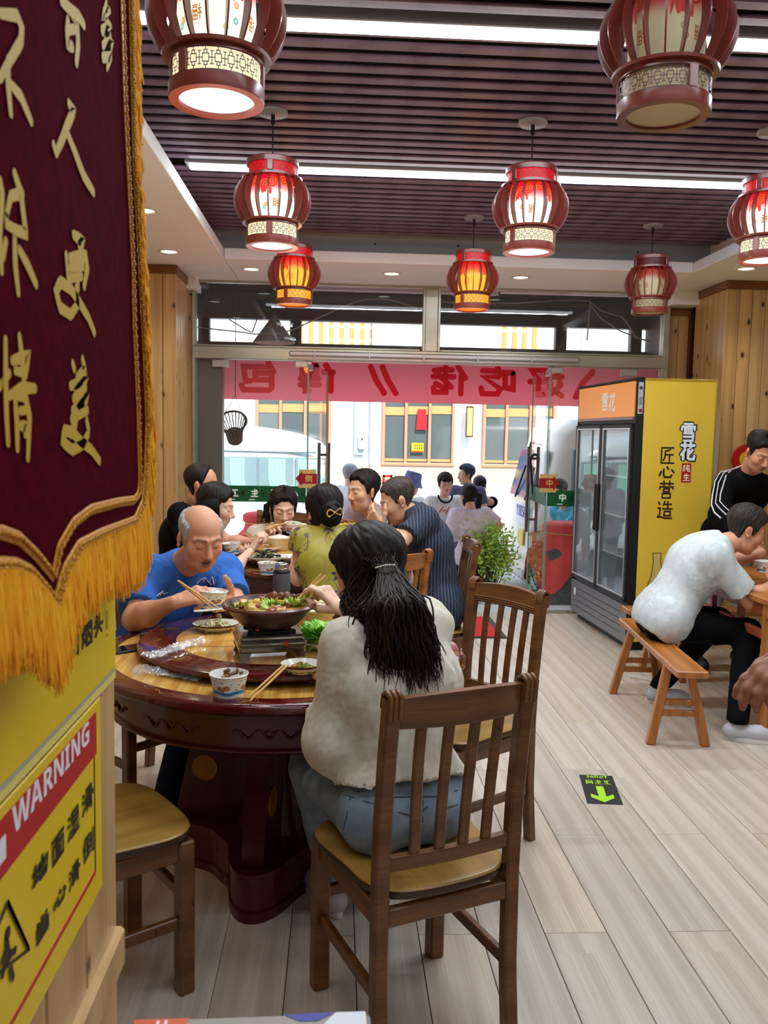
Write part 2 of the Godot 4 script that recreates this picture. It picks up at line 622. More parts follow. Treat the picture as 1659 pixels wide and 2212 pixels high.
func planks_z(parent: Node, called: String, z0: float, z1: float, y0: float, y1: float, x: float, w: float, th: float, gap := 0.004) -> void:   # upright boards across z, centred th/2 behind x (th may be negative)
	var n := maxi(1, roundi(absf(z1 - z0) / w))
	var ww := (z1 - z0) / n
	for i in n:
		var b := MB.new()
		b.box(Vector3(x - th * 0.5, (y0 + y1) * 0.5, z0 + (i + 0.5) * ww), Vector3(absf(th), y1 - y0, absf(ww) - gap), 0.004)
		put(called, b, M["pine%d" % ((i * 5 + 2) % 3)], parent)

func room() -> void:
	# floor: a dark bed with separate laminate boards in half bond
	var b := MB.new()
	b.box(Vector3(1.3, -0.06, -2.6), Vector3(7.4, 0.1, 9.3))
	var fl := struct("floor", "pale greyed oak laminate floor of long boards", b, M.joint)
	var pk := {}
	for i in 4:
		var q := MB.new()
		q.box(Vector3.ZERO, Vector3(0.1905, 0.012, 1.273), 0.0012)
		pk[i] = q.mesh()
	var rng := RandomNumberGenerator.new()
	rng.seed = 4
	for ci in range(-5, 16):
		var x0 := 0.650 + 0.193 * ci
		var base := -3.09 if posmod(ci, 2) == 1 else -2.45
		for k in range(-5, 5):
			var z0 := base + 1.275 * k
			if z0 > 1.2 or z0 + 1.275 < -7.2:
				continue
			var zz0 := maxf(z0, -7.22)
			var kind := rng.randi() % 4
			var o: MeshInstance3D
			if zz0 > z0:
				var q := MB.new()
				q.box(Vector3.ZERO, Vector3(0.1905, 0.012, z0 + 1.273 - zz0), 0.0012)
				o = put("plank", q, M["plank%d" % kind], fl)
				o.position = Vector3(x0 + 0.0965, -0.006, (zz0 + z0 + 1.275) * 0.5)
			else:
				o = put("plank", pk[kind], M["plank%d" % kind], fl)
				o.position = Vector3(x0 + 0.0965, -0.006, z0 + 0.6375)
	b = MB.new()                                                     # boards beyond the ones in view
	b.box(Vector3(-1.0, -0.006, -3.0), Vector3(1.37, 0.0118, 8.44))
	b.box(Vector3(4.45, -0.006, -3.0), Vector3(1.41, 0.0118, 8.44))
	b.box(Vector3(1.3, -0.0065, 1.66), Vector3(7.2, 0.0117, 0.9))
	put("floor_margin", b, M.plank0, fl)

	# ceiling
	b = MB.new()
	b.box(Vector3(1.4, 3.1, -2.6), Vector3(7.6, 0.16, 9.4))
	var ce := struct("ceiling", "dark ceiling of plum brown wooden slats with black gaps", b, M.matte_black)
	for i in 62:
		var z := -6.30 + 0.0 + 0.105 * (i + 0.5)
		var near_tube := false
		for tz in [-4.76, -3.115, -1.47, 0.18]:
			if absf(z - tz) < 0.05:
				near_tube = true
		if near_tube:
			continue
		var q := MB.new()
		q.box(Vector3(0.9, 2.937, z), Vector3(4.2, 0.014, 0.058), 0.004)
		put("slat", q, M.slat, ce)
	# dropped border of plastered board: left, right and front, with a stepped inner edge
	b = MB.new()
	b.box(Vector3(-1.55, 2.77, -2.65), Vector3(1.442, 0.075, 9.1), 0.004)
	b.box(Vector3(-1.62, 2.93, -2.65), Vector3(1.3, 0.25, 9.1))
	struct("trim_1", "pale dropped ceiling border on the left side", b, M.white)
	b = MB.new()
	b.box(Vector3(3.8, 2.77, -2.65), Vector3(2.424, 0.075, 9.1), 0.004)
	b.box(Vector3(3.9, 2.93, -2.65), Vector3(2.3, 0.25, 9.1))
	struct("trim_2", "pale dropped ceiling border on the right side", b, M.white)
	b = MB.new()
	b.box(Vector3(0.88, 2.77, -6.74), Vector3(3.41, 0.075, 0.91), 0.004)
	struct("trim_3", "pale dropped ceiling border along the shop front", b, M.white)
	b = MB.new()
	b.box(Vector3(0.88, 2.93, -6.80), Vector3(3.75, 0.25, 0.84))
	var rec := struct("trim_4", "grey recessed band between ceiling border and slats", b, M.grey)
	b = MB.new()
	for x in [-0.45, 0.25, 0.86, 1.55, 2.2]:
		b.ball(Vector3(x, 2.87 + 0.02 * sin(x * 9.0), -6.378), Vector3(0.008, 0.008, 0.004), 8, 5)
	put("screw", b, M.black, rec)
	# short white drops at both ends above the shop front
	b = MB.new()
	b.box(Vector3(-1.20, 2.69, -7.17), Vector3(0.11, 0.10, 0.25), 0.004)
	struct("trim_5", "small white boxed drop at the left end of the shop front", b, M.white)
	b = MB.new()
	b.box(Vector3(2.86, 2.68, -7.17), Vector3(0.24, 0.12, 0.25), 0.004)
	struct("trim_6", "small white boxed drop at the right end of the shop front", b, M.white)

	# walls
	b = MB.new()
	b.box(Vector3(-1.72, 1.4, -2.6), Vector3(0.16, 3.2, 9.3))
	var wl := struct("wall_left", "left wall clad in upright pine boards", b, M.pine_trim)
	planks_z(wl, "plank", -6.6, -1.6, 0.0, 2.73, -1.62, 0.1, 0.02)
	b = MB.new()
	b.box(Vector3(4.98, 1.4, -2.6), Vector3(0.16, 3.2, 9.3))
	struct("wall_right", "right wall beyond the dining bench", b, M.pine1)
	b = MB.new()
	b.box(Vector3(1.4, 1.4, 2.1), Vector3(7.4, 3.2, 0.16))
	struct("wall_back", "rear wall behind the viewpoint", b, M.white)
	# left pier
	b = MB.new()
	b.box(Vector3(-1.44, 1.36, -6.90), Vector3(0.40, 2.74, 0.60))
	var pl := struct("trim_7", "pine clad pier at the left of the shop front", b, M.pine_trim)
	planks_x(pl, "plank", -1.62, -1.223, 0.0, 2.67, -6.585, 0.1, 0.02)
	planks_z(pl, "plank", -7.17, -6.59, 0.0, 2.69, -1.223, 0.1, 0.02)
	b = MB.new()
	b.box(Vector3(-1.42, 2.70, -6.585), Vector3(0.42, 0.06, 0.022), 0.003)
	b.box(Vector3(-1.222, 2.70, -6.88), Vector3(0.022, 0.06, 0.6), 0.003)
	put("cap_strip", b, M.pine_trim, pl)
	b = MB.new()
	b.box(Vector3(-1.225, 1.3, -7.2), Vector3(0.06, 2.62, 0.05), 0.006)
	put("edge_strip", b, M.pine2, pl)
	# right pier: side face towards the fridge, front face with the long boards
	b = MB.new()
	b.box(Vector3(3.98, 1.36, -6.84), Vector3(1.98, 2.74, 0.56))
	var pr := struct("wall_front", "pine clad wall behind the yellow fridge", b, M.pine_trim)
	planks_x(pr, "plank", 2.967, 4.9, 0.0, 2.67, -6.535, 0.1, 0.02)
	planks_z(pr, "plank", -7.12, -6.54, 0.0, 2.67, 2.965, -0.1, -0.02)
	b = MB.new()
	b.box(Vector3(3.94, 2.70, -6.535), Vector3(1.96, 0.062, 0.026), 0.003)
	b.box(Vector3(2.966, 2.70, -6.83), Vector3(0.026, 0.062, 0.6), 0.003)
	put("cap_strip", b, M.pine_trim, pr)
	# pine return beside the door frame
	b = MB.new()
	b.box(Vector3(2.97, 1.3, -7.32), Vector3(0.42, 2.64, 0.1))
	var pn := struct("trim_8", "narrow pine return between door frame and wall", b, M.pine_trim)
	planks_x(pn, "plank", 2.79, 2.97, 0.0, 2.56, -7.245, 0.09, 0.02)
	b = MB.new()
	b.box(Vector3(2.88, 2.585, -7.245), Vector3(0.19, 0.06, 0.026), 0.003)
	put("cap_strip", b, M.pine_trim, pn)
	# roof and upper front so that daylight enters only through the glass
	b = MB.new()
	b.box(Vector3(1.4, 3.35, -2.8), Vector3(8.4, 0.3, 10.4))
	b.box(Vector3(-1.55, 3.0, -7.32), Vector3(0.9, 0.6, 0.2))
	b.box(Vector3(1.4, 3.05, -7.32), Vector3(7.4, 0.62, 0.12))
	b.box(Vector3(-1.5, 1.2, -7.32), Vector3(0.5, 3.4, 0.14))
	b.box(Vector3(4.0, 1.2, -7.32), Vector3(2.0, 3.4, 0.14))
	struct("roof_slab", "roof and masonry of the shop around its front", b, M.porch_dark)
	# downlights
	var spots := [Vector3(-1.175, 2.733, -6.088), Vector3(-0.668, 2.733, -6.636), Vector3(0.393, 2.733, -6.656), Vector3(1.387, 2.733, -6.652), Vector3(2.883, 2.733, -6.072), Vector3(-1.099, 2.733, -4.994)]
	var says := ["round recessed downlight in the border over the left pine pier", "round recessed downlight left of the orange lantern pair", "round recessed downlight over the middle of the shop front", "round recessed downlight between orange and dim lanterns at the front", "round recessed downlight in the border over the right pine wall", "round recessed downlight half hidden by the banner fringe"]
	for i in spots.size():
		var t := thing("downlight", says[i], "downlight", spots[i], 0.0, "recessed downlights in the ceiling border")
		var q := MB.new()
		q.lathe([Vector2(0.052, -0.003), Vector2(0.058, -0.009), Vector2(0.074, -0.008), Vector2(0.078, -0.001)], 28)
		put("rim", q, mt(Color(0.9, 0.88, 0.85), 0.5), t)
		q = MB.new()
		q.lathe([Vector2(0.001, -0.0045), Vector2(0.053, -0.0035)], 24)
		put("lamp_face", q, M.downlight, t)
		var l := SpotLight3D.new()
		l.name = "downlight_beam"
		l.light_energy = 0.35
		l.light_color = Color(1.0, 1.0, 0.93)
		l.spot_angle = 60.0
		l.light_size = 0.05
		l.spot_range = 8.0
		l.spot_attenuation = 2.0
		l.shadow_enabled = true
		t.add_child(l)
		l.position.y = -0.02
		l.rotation.x = -PI / 2
	# strip lights
	var zs := [-4.76, -3.115, -1.47, 0.18]
	var ls := ["long white ceiling strip light nearer the shop front", "long white ceiling strip light behind the two big lanterns", "long white ceiling strip light overhead near the viewpoint", "long white ceiling strip light at the rear of the room"]
	for i in 4:
		var t := thing("strip_light", ls[i], "strip light", Vector3(0.9, 2.93, zs[i]), 0.0, "linear ceiling lights")
		var q := MB.new()
		q.box(Vector3(0, 0.012, 0.0), Vector3(3.46, 0.05, 0.075), 0.004)
		put("housing", q, M.alu, t)
		q = MB.new()
		q.box(Vector3(0, -0.024, 0), Vector3(3.42, 0.026, 0.042), 0.008)
		put("diffuser_tube", q, M.tube, t)

func glass_sheet(called: String, a: Vector3, b: Vector3, y0: float, y1: float, parent: Node) -> void:   # a pane of 10 mm from a to b with visible cut edges
	var q := MB.new()
	var d := b - a
	var mid := (a + b) * 0.5
	mid.y = (y0 + y1) * 0.5
	var bs := Basis(d.normalized(), Vector3.UP, d.normalized().cross(Vector3.UP))
	q.face([mid + bs * Vector3(-d.length() / 2, (y0 - y1) / 2, 0), mid + bs * Vector3(d.length() / 2, (y0 - y1) / 2, 0), mid + bs * Vector3(d.length() / 2, (y1 - y0) / 2, 0), mid + bs * Vector3(-d.length() / 2, (y1 - y0) / 2, 0)], bs.z)
	put(called, q, M.glass, parent)
	q = MB.new()
	for s in [-1.0, 1.0]:
		q.box(mid + bs * Vector3(s * d.length() / 2, 0, 0), Vector3(0.004, y1 - y0, 0.010), 0.0, bs)
	put("glass_edge", q, M.glass_edge, parent)

func shop_front() -> void:
	var z := -7.2
	# steel frame
	var b := MB.new()
	b.box(Vector3(0.775, 2.15, z), Vector3(3.95, 0.10, 0.10), 0.006)
	b.box(Vector3(-1.185, 1.37, z), Vector3(0.03, 2.74, 0.09), 0.004)
	b.box(Vector3(2.745, 1.37, z), Vector3(0.05, 2.74, 0.09), 0.004)
	b.box(Vector3(0.775, 2.73, z), Vector3(3.9, 0.03, 0.06), 0.004)
	var fr := struct("trim_9", "brushed steel frame and transom of the glass shop front", b, M.steel)
	b = MB.new()
	b.box(Vector3(0.762, 2.46, z), Vector3(0.105, 0.52, 0.07), 0.004)
	b.box(Vector3(0.70, 2.46, z + 0.01), Vector3(0.02, 0.52, 0.06), 0.002)
	b.box(Vector3(0.825, 2.46, z + 0.01), Vector3(0.02, 0.52, 0.06), 0.002)
	put("mullion", b, M.steel, fr)
	b = MB.new()
	b.box(Vector3(0.80, 2.155, z + 0.062), Vector3(2.42, 0.045, 0.03), 0.012)
	b.box(Vector3(0.80, 2.118, z + 0.058), Vector3(2.44, 0.012, 0.02), 0.003)
	for x in [-0.2, 0.25, 0.7, 1.15, 1.6]:
		b.box(Vector3(x, 2.15, z + 0.08), Vector3(0.012, 0.05, 0.006), 0.002)
	put("curtain_rail", b, M.alu, fr)
	b = MB.new()
	b.box(Vector3(-1.075, 1.0, z - 0.12), Vector3(0.22, 2.2, 0.14), 0.006)
	struct("trim_10", "brown metal clad post at the left of the glass doors", b, M.dark_steel)
	b = MB.new()
	b.box(Vector3(0.78, -0.10, z - 0.19), Vector3(4.0, 0.19, 0.36), 0.008)
	struct("trim_11", "pale stone sill under the glass shop front", b, mt(Color(0.72, 0.74, 0.73), 0.5))
	# glazing
	b = MB.new()
	b.box(Vector3(-0.245, 2.21, z), Vector3(1.83, 0.015, 0.03), 0.003)
	var w1 := struct("window_1", "left transom window pane over the doors", b, M.steel)
	glass_sheet("pane", Vector3(-1.165, 0, z), Vector3(0.69, 0, z), 2.2, 2.72, w1)
	b = MB.new()
	b.box(Vector3(1.775, 2.21, z), Vector3(1.87, 0.015, 0.03), 0.003)
	var w2 := struct("window_2", "right transom window pane over the doors", b, M.steel)
	glass_sheet("pane", Vector3(0.835, 0, z), Vector3(2.72, 0, z), 2.2, 2.72, w2)
	b = MB.new()
	b.box(Vector3(-0.70, 0.012, z), Vector3(0.92, 0.024, 0.03), 0.003)
	var w3 := struct("window_3", "left fixed glass panel beside the open door", b, M.steel)
	glass_sheet("pane", Vector3(-1.165, 0, z), Vector3(-0.255, 0, z), 0.02, 2.10, w3)
	b = MB.new()
	b.box(Vector3(2.25, 0.012, z), Vector3(0.94, 0.024, 0.03), 0.003)
	var w4 := struct("window_4", "right fixed glass panel behind the yellow fridge", b, M.steel)
	glass_sheet("pane", Vector3(1.79, 0, z), Vector3(2.72, 0, z), 0.02, 2.10, w4)
	# leaves, both swung outwards
	var la := Vector3(-0.25, 0, z - 0.03)
	var lb := Vector3(-0.105, 0, z - 0.86)
	var ra := Vector3(1.785, 0, z - 0.03)
	var rb := Vector3(1.835, 0, z - 0.86)
	for k in 2:
		var a: Vector3 = ra if k else la
		var e: Vector3 = rb if k else lb
		var d := (e - a).normalized()
		b = MB.new()
		b.box(a + d * 0.06 + Vector3(0, 2.055, 0), Vector3(0.03, 0.05, 0.14), 0.004, Basis(d.cross(Vector3.UP), Vector3.UP, -d))
		b.box(a + d * 0.06 + Vector3(0, 0.05, 0), Vector3(0.03, 0.07, 0.14), 0.004, Basis(d.cross(Vector3.UP), Vector3.UP, -d))
		b.box(a + Vector3(0, 2.085, 0.02), Vector3(0.05, 0.03, 0.05), 0.003)
		var dr := struct("door_%d" % (k + 1), "right glass door leaf swung open outwards" if k else "left glass door leaf swung open outwards", b, M.alu)
		glass_sheet("pane", a, e, 0.03, 2.08, dr)
		if k == 0:
			b = MB.new()
			b.box(e + Vector3(0.004, 1.25, 0), Vector3(0.012, 1.5, 0.012), 0.002)
			put("edge_seal", b, mt(Color(0.86, 0.66, 0.36), 0.5), dr)
		var hb := MB.new()
		var side := d.cross(Vector3.UP)
		for s in [-1.0, 1.0]:
			var p: Vector3 = a + d * (0.72 if k == 0 else 0.70) + side * 0.045 * s
			hb.tube([p + Vector3(0, 0.62, 0), p + Vector3(0, 1.42, 0)], [0.016], 12)
			for y in [0.74, 1.31]:
				hb.tube([p + Vector3(0, y, 0), a + d * (0.72 if k == 0 else 0.70) + Vector3(0, y, 0)], [0.012], 8)
		put("door_handle", hb, mt(Color(0.45, 0.40, 0.40), 0.3, 0.8), dr)
	# fittings of the fixed panels
	b = MB.new()
	for x in [-0.97, 2.45]:
		b.box(Vector3(x, 2.065, z), Vector3(0.14, 0.06, 0.035), 0.004)
	for x in [-0.31, 1.83]:
		b.box(Vector3(x, 2.072, z + 0.012), Vector3(0.10, 0.045, 0.035), 0.004)
	put("patch_fitting", b, M.alu, fr)
	# U lock hanging on the right handles
	var t := thing("bicycle_lock", "black U shaped lock hung on the right door handles", "lock", Vector3(1.83, 0, -7.93))
	b = MB.new()
	var pts := []
	for i in 13:
		var a := PI * i / 12.0
		pts.append(Vector3(0.045 * cos(a), 1.29 + 0.06 * sin(a), 0.07))
	pts.push_front(Vector3(0.16, 0.98, 0.07))
	pts.append(Vector3(-0.01, 0.98, 0.07))
	b.tube(pts, [0.012], 8)
	put("shackle", b, M.black, t)
	b = MB.new()
	b.tube([Vector3(0.0, 1.045, 0.07), Vector3(0.16, 1.075, 0.07)], [0.022], 10)
	put("lock_body", b, M.black, t)
	# green warning strips across the glass at chest height
	var gm := mt(Color(0.0, 0.34, 0.17), 0.4)
	gm.backlight_enabled = true
	gm.backlight = Color(0.0, 0.3, 0.15)
	var wm := mt(Color(0.93, 0.96, 0.93), 0.5)
	var dg := mt(Color(0.0, 0.22, 0.12), 0.5)
	for k in 2:
		var y0 := 0.925
		var y1 := 1.06
		t = thing("sticker_strip", ["green sticker strip with white lettering on left glass", "green sticker strip with white lettering on right glass"][k], "sticker")
		b = MB.new()
		var x0: float = -1.15 if k == 0 else 1.79
		var x1: float = -0.26 if k == 0 else 2.70
		b.box(Vector3((x0 + x1) / 2, (y0 + y1) / 2, z + 0.004), Vector3(x1 - x0, y1 - y0, 0.002))
		var a: Vector3 = ra if k else la
		var e: Vector3 = rb if k else lb
		var d := (e - a).normalized()
		var wdt := 0.55 if k == 0 else 0.8
		var m0 := a + d * wdt * 0.5
		b.box(Vector3(m0.x, (y0 + y1) / 2, m0.z) + d.cross(Vector3.UP) * -0.006, Vector3(0.002, y1 - y0, wdt), 0.0, Basis(d.cross(Vector3.UP), Vector3.UP, -d))
		put("strip", b, gm, t)
		b = MB.new()
		var g := MB.new()
		var keys := ["zhong", "wei", "sheng", "jiang", "xin"]
		for i in 5:
			var o := Vector3(x0 + 0.10 + 0.165 * i, y0 + 0.04, z + 0.006)
			LT = t
			LM = wm
			one(keys[i], o + Vector3(0.065, 0, 0), Vector3(-0.065, 0, 0), Vector3(0, 0.065, 0), 0.16, Vector3(0, 0, 1))
			b = MB.new()
			b.box(o + Vector3(0.01, -0.022, 0.001), Vector3(0.05, 0.007, 0.001))
			put("underline", b, wm, t)
			for w in 6:
				var aa := w * 1.05
				g.bar(o + Vector3(0.105, 0.03, 0.0005), o + Vector3(0.105 + 0.035 * cos(aa), 0.03 + 0.035 * sin(aa), 0.0005), 0.009, 0.0008)
		put("pattern", g, dg, t).set_meta("kind", "stuff")
	# push and pull arrows
	for k in 2:
		t = thing("door_sign", ["tan door sticker with red arrow pointing left", "tan door sticker with red arrow behind the lock"][k], "sticker")
		var c: Vector3 = Vector3(-0.249, 1.126, -7.19) if k == 0 else Vector3(1.792, 1.12, -7.19)
		b = MB.new()
		b.box(c, Vector3(0.145, 0.155, 0.002))
		put("backing", b, mt(Color(0.80, 0.66, 0.40), 0.5), t)
		var s := -1.0 if k == 0 else 1.0
		b = MB.new()
		b.face([c + Vector3(s * 0.10, 0, 0.002), c + Vector3(s * 0.045, 0.062, 0.002), c + Vector3(s * 0.045, 0.042, 0.002), c + Vector3(s * -0.08, 0.042, 0.002), c + Vector3(s * -0.08, -0.042, 0.002), c + Vector3(s * 0.045, -0.042, 0.002), c + Vector3(s * 0.045, -0.062, 0.002)], Vector3(0, 0, 1))
		put("arrow", b, mt(Color(0.58, 0.06, 0.09), 0.4), t)
		b = MB.new()
		letter(b, "zhong" if k else "dao", c + Vector3(-0.02, -0.03, 0.003), Vector3(0.06, 0, 0), Vector3(0, 0.06, 0), 0.10, Vector3(0, 0, 1))
		put("lettering", b, mt(Color(0.9, 0.75, 0.4), 0.4), t)

func fret(b: MB, o: Vector3, s: float, fx: float) -> void:        # squared spiral corner bracket
	var p := [[0, 0, 0, 4], [0, 4, 3, 4], [3, 4, 3, 1.6], [3, 1.6, 1.4, 1.6], [1.4, 1.6, 1.4, 2.8], [3.0, 4.6, 5.6, 4.6], [5.6, 4.6, 5.6, 3.2], [5.6, 3.2, 4.2, 3.2]]
	for q in p:
		b.bar(o + Vector3(q[0] * s * fx, (q[1] - 4.6) * s, 0), o + Vector3(q[2] * s * fx, (q[3] - 4.6) * s, 0), 0.045, 0.03)

func vehicle(prof: Array, zc: float, hw: float, e: float) -> MB:      # side outline in x,y, rounded across its width
	var b := MB.new()
	var c := Vector2.ZERO
	for p in prof:
		c += p
	c /= prof.size()
	var pc := Curve2D.new()
	for i in prof.size():
		pc.add_point(prof[i])
	pc.add_point(prof[0])
	var len := pc.get_baked_length()
	b.grid(64, 20, func(u: float, v: float) -> Vector3:
		var a := -cos(PI * v)
		var s := pow(maxf(0.0, 1.0 - pow(absf(a), e)), 1.0 / e)
		var p: Vector2 = pc.sample_baked(fposmod(u, 1.0) * len)
		var q := c + (p - c) * (0.02 + 0.98 * s)
		return Vector3(q.x, q.y, zc + a * hw), true)
	return b

func outside() -> void:
	var b := MB.new()
	b.box(Vector3(1.0, -0.65, -16.0), Vector3(40.0, 0.2, 17.4))
	struct("street", "bright grey asphalt street in front of the shop", b, M.asphalt)
	b = MB.new()
	for i in 14:
		for j in 3:
			b.box(Vector3(-3.0 + 0.6 * i, -0.545, -7.75 - 0.6 * j), Vector3(0.592, 0.02, 0.592), 0.003)
	struct("pavement", "light grey stone paving outside the door", b, mt(Color(0.70, 0.71, 0.72), 0.7))
	# porch
	b = MB.new()
	b.box(Vector3(1.0, 3.16, -8.5), Vector3(14.0, 0.28, 2.4))
	var po := struct("porch_ceiling", "brown boarded porch ceiling seen through the transom glass", b, M.porch_dark)
	for i in 30:
		var q := MB.new()
		q.box(Vector3(-3.3 + 0.3 * i, 3.0, -8.5), Vector3(0.292, 0.03, 2.3), 0.004)
		put("plank", q, M.porch, po)
	b = MB.new()
	b.box(Vector3(1.0, 2.84, -9.25), Vector3(14.0, 0.30, 0.12), 0.01)
	b.box(Vector3(1.0, 2.32, -9.25), Vector3(14.0, 0.26, 0.12), 0.01)
	for x in [-2.9, -1.42, -0.46, 0.95, 2.38, 3.2, 4.6]:
		b.box(Vector3(x, 2.56, -9.25), Vector3(0.12, 0.3, 0.1), 0.006)
	for x in [-2.9, 4.6]:
		b.box(Vector3(x, 0.9, -9.25), Vector3(0.16, 2.9, 0.14), 0.01)
	struct("porch_beam", "dark timber beams of the porch with an open slot", b, M.porch_dark)
	b = MB.new()
	b.box(Vector3(-1.55, 2.2, -8.3), Vector3(0.08, 1.2, 1.9), 0.01)
	b.box(Vector3(3.35, 2.2, -8.3), Vector3(0.08, 1.2, 1.9), 0.01)
	struct("porch_side", "side boards of the porch", b, M.porch)
	b = MB.new()
	fret(b, Vector3(-1.25, 2.2, -8.95), 0.075, 1.0)
	fret(b, Vector3(3.05, 2.2, -8.95), 0.075, -1.0)
	struct("porch_fretwork", "squared fretwork brackets at the porch corners", b, M.porch_dark)
	var t := thing("tube_fixture", "long dusty white batten light under the porch ceiling", "lamp", Vector3(0.9, 2.90, -8.2))
	b = MB.new()
	b.box(Vector3(-0.35, 0.0, 0), Vector3(1.9, 0.07, 0.11), 0.006)
	b.box(Vector3(1.25, 0.0, 0), Vector3(1.25, 0.07, 0.11), 0.006)
	put("housing", b, mt(Color(0.85, 0.72, 0.76), 0.5), t)
	b = MB.new()
	b.tube([Vector3(-1.3, -0.05, 0), Vector3(0.6, -0.05, 0)], [0.014], 10)
	put("tube", b, mt(Color(0.95, 0.9, 0.92), 0.3), t)
	# wires
	var wires := [[Vector3(-1.26, 2.403, -7.6), Vector3(-0.934, 2.376, -7.6), Vector3(-0.534, 2.358, -7.6), Vector3(-0.214, 2.494, -7.6), Vector3(0.266, 2.685, -7.6), Vector3(0.673, 2.617, -7.6)], [Vector3(0.896, 2.674, -7.6), Vector3(1.49, 2.678, -7.6), Vector3(1.984, 2.72, -7.6), Vector3(2.191, 2.717, -7.6)], [Vector3(2.217, 2.727, -7.66), Vector3(2.338, 2.641, -7.66), Vector3(2.529, 2.593, -7.66), Vector3(2.664, 2.413, -7.66), Vector3(2.792, 2.387, -7.66)], [Vector3(2.226, 2.67, -7.6), Vector3(2.323, 2.56, -7.6), Vector3(2.494, 2.463, -7.6), Vector3(2.75, 2.376, -7.6)], [Vector3(2.212, 2.718, -7.6), Vector3(2.206, 2.557, -7.6), Vector3(2.197, 2.374, -7.6)], [Vector3(-0.954, 2.474, -7.6), Vector3(-0.814, 2.391, -7.6), Vector3(-0.754, 2.369, -7.6), Vector3(-0.715, 2.481, -7.6)]]
	var wl := ["long drooping cable along the left transom window", "thin cable stretched behind the right transom window", "upper curling cable at the right end of the transom", "lower curling cable at the right end of the transom", "short cable dangling from the porch light at the right", "looped wire at the left end of the transom"]
	for i in wires.size():
		var c3 := Curve3D.new()
		var w: Array = wires[i]
		for j in w.size():
			var tg: Vector3 = (w[mini(j + 1, w.size() - 1)] - w[maxi(j - 1, 0)]) * 0.2
			c3.add_point(w[j], -tg, tg)
		var pp := []
		for j in 24:
			pp.append(c3.sample_baked(c3.get_baked_length() * j / 23.0))
		b = MB.new()
		b.tube(pp, [0.006], 6)
		tag(put("cable", b, mt(Color(0.55, 0.48, 0.48), 0.6)), wl[i], "cable", "loose wires behind the transom glass")
	# cone lamp shade
	t = thing("cone_lamp", "grey cone lampshade hanging under the porch left of centre", "lamp", Vector3(-0.633, 2.37, -8.5))
	b = MB.new()
	b.lathe([Vector2(0.20, 0.0), Vector2(0.205, 0.01), Vector2(0.03, 0.25), Vector2(0.02, 0.27), Vector2(0.001, 0.272)], 32)
	put("lamp_shade", b, mt(Color(0.66, 0.61, 0.58), 0.45, 0.1), t)
	b = MB.new()
	b.lathe([Vector2(0.19, 0.004), Vector2(0.028, 0.235)], 32)
	put("lining", b, mt(Color(0.86, 0.72, 0.68), 0.5), t)
	b = MB.new()
	b.tube([Vector3(0, 0.27, 0), Vector3(0, 0.75, 0)], [0.006], 6)
	put("cord", b, M.black, t)
	# basket
	t = thing("wicker_basket", "small woven basket hanging by the left post", "basket", Vector3(-0.982, 1.43, -8.3))
	b = MB.new()
	for i in 22:
		var a := TAU * i / 22
		var cs := Vector3(cos(a), 0, sin(a))
		b.tube([cs * 0.055, cs * 0.07 + Vector3(0, 0.10, 0), cs * 0.125 + Vector3(0, 0.26, 0)], [0.0055], 5)
	for y in [0.0, 0.03, 0.06, 0.09]:
		var ring := []
		for i in 25:
			ring.append(Vector3(cos(TAU * i / 24) * (0.06 + 0.12 * y), y, sin(TAU * i / 24) * (0.06 + 0.12 * y)))
		b.tube(ring, [0.012], 5, false)
	b.lathe([Vector2(0.001, -0.004), Vector2(0.062, 0.0)], 18)
	put("weave", b, mt(Color(0.36, 0.22, 0.17), 0.8), t).rotation.x = 0.85
	b = MB.new()
	var rim := []
	for i in 25:
		rim.append(Vector3(cos(TAU * i / 24) * 0.128, 0.262, sin(TAU * i / 24) * 0.128))
	b.tube(rim, [0.011], 6, false)
	put("rim", b, mt(Color(0.30, 0.19, 0.14), 0.8), t).rotation.x = 0.85
	b = MB.new()
	b.tube([Vector3(-0.12, 0.17, 0.19), Vector3(0, 0.42, 0), Vector3(0.12, 0.17, 0.19)], [0.004], 5)
	b.tube([Vector3(0, 0.42, 0), Vector3(0, 1.6, 0)], [0.004], 5)
	put("cord", b, mt(Color(0.4, 0.3, 0.2), 0.8), t)
	# red cloth banner hung outside, its lettering seen from behind
	t = thing("red_banner", "long red cloth banner across the porch with reversed lettering", "banner")
	var rm := mt(Color(1.0, 0.50, 0.55), 0.8)
	rm.backlight_enabled = true
	rm.backlight = Color(1.0, 0.50, 0.55)
	var rc := mt(Color(0.95, 0.22, 0.3), 0.8)
	rc.backlight_enabled = true
	rc.backlight = Color(0.95, 0.22, 0.3)
	b = MB.new()
	b.grid(60, 4, func(u: float, v: float) -> Vector3: return Vector3(lerpf(-1.42, 3.3, u), lerpf(1.835, 2.24, v), -8.80 + 0.008 * sin(u * 50.0) * (1.0 - v)))
	put("cloth", b, rm, t)
	b = MB.new()
	var ch := [["bao", -0.92], ["de", -0.33], ["lao", 1.02], ["chi", 1.52], ["hao", 2.02]]
	for q in ch:
		letter(b, q[0], Vector3(q[1] + 0.30, 1.92, -8.785), Vector3(-0.38, 0, 0), Vector3(0, 0.30, 0), 0.15, Vector3(0, 0, 1))
	for s in [0.0, 0.12]:
		stroke(b, [Vector3(0.32 + s, 2.20, 0.06), Vector3(0.38 + s, 2.06, 0.06), Vector3(0.47 + s, 1.92, 0.06)], Vector3(0, 0, -8.785), Vector3.RIGHT, Vector3.UP, Vector3(0, 0, 1))
	stroke(b, [Vector3(2.62, 2.20, 0.06), Vector3(2.50, 2.06, 0.06), Vector3(2.44, 1.92, 0.06)], Vector3(0, 0, -8.785), Vector3.RIGHT, Vector3.UP, Vector3(0, 0, 1))
	put("lettering", b, rc, t)
	facade()
	van()
	bus()
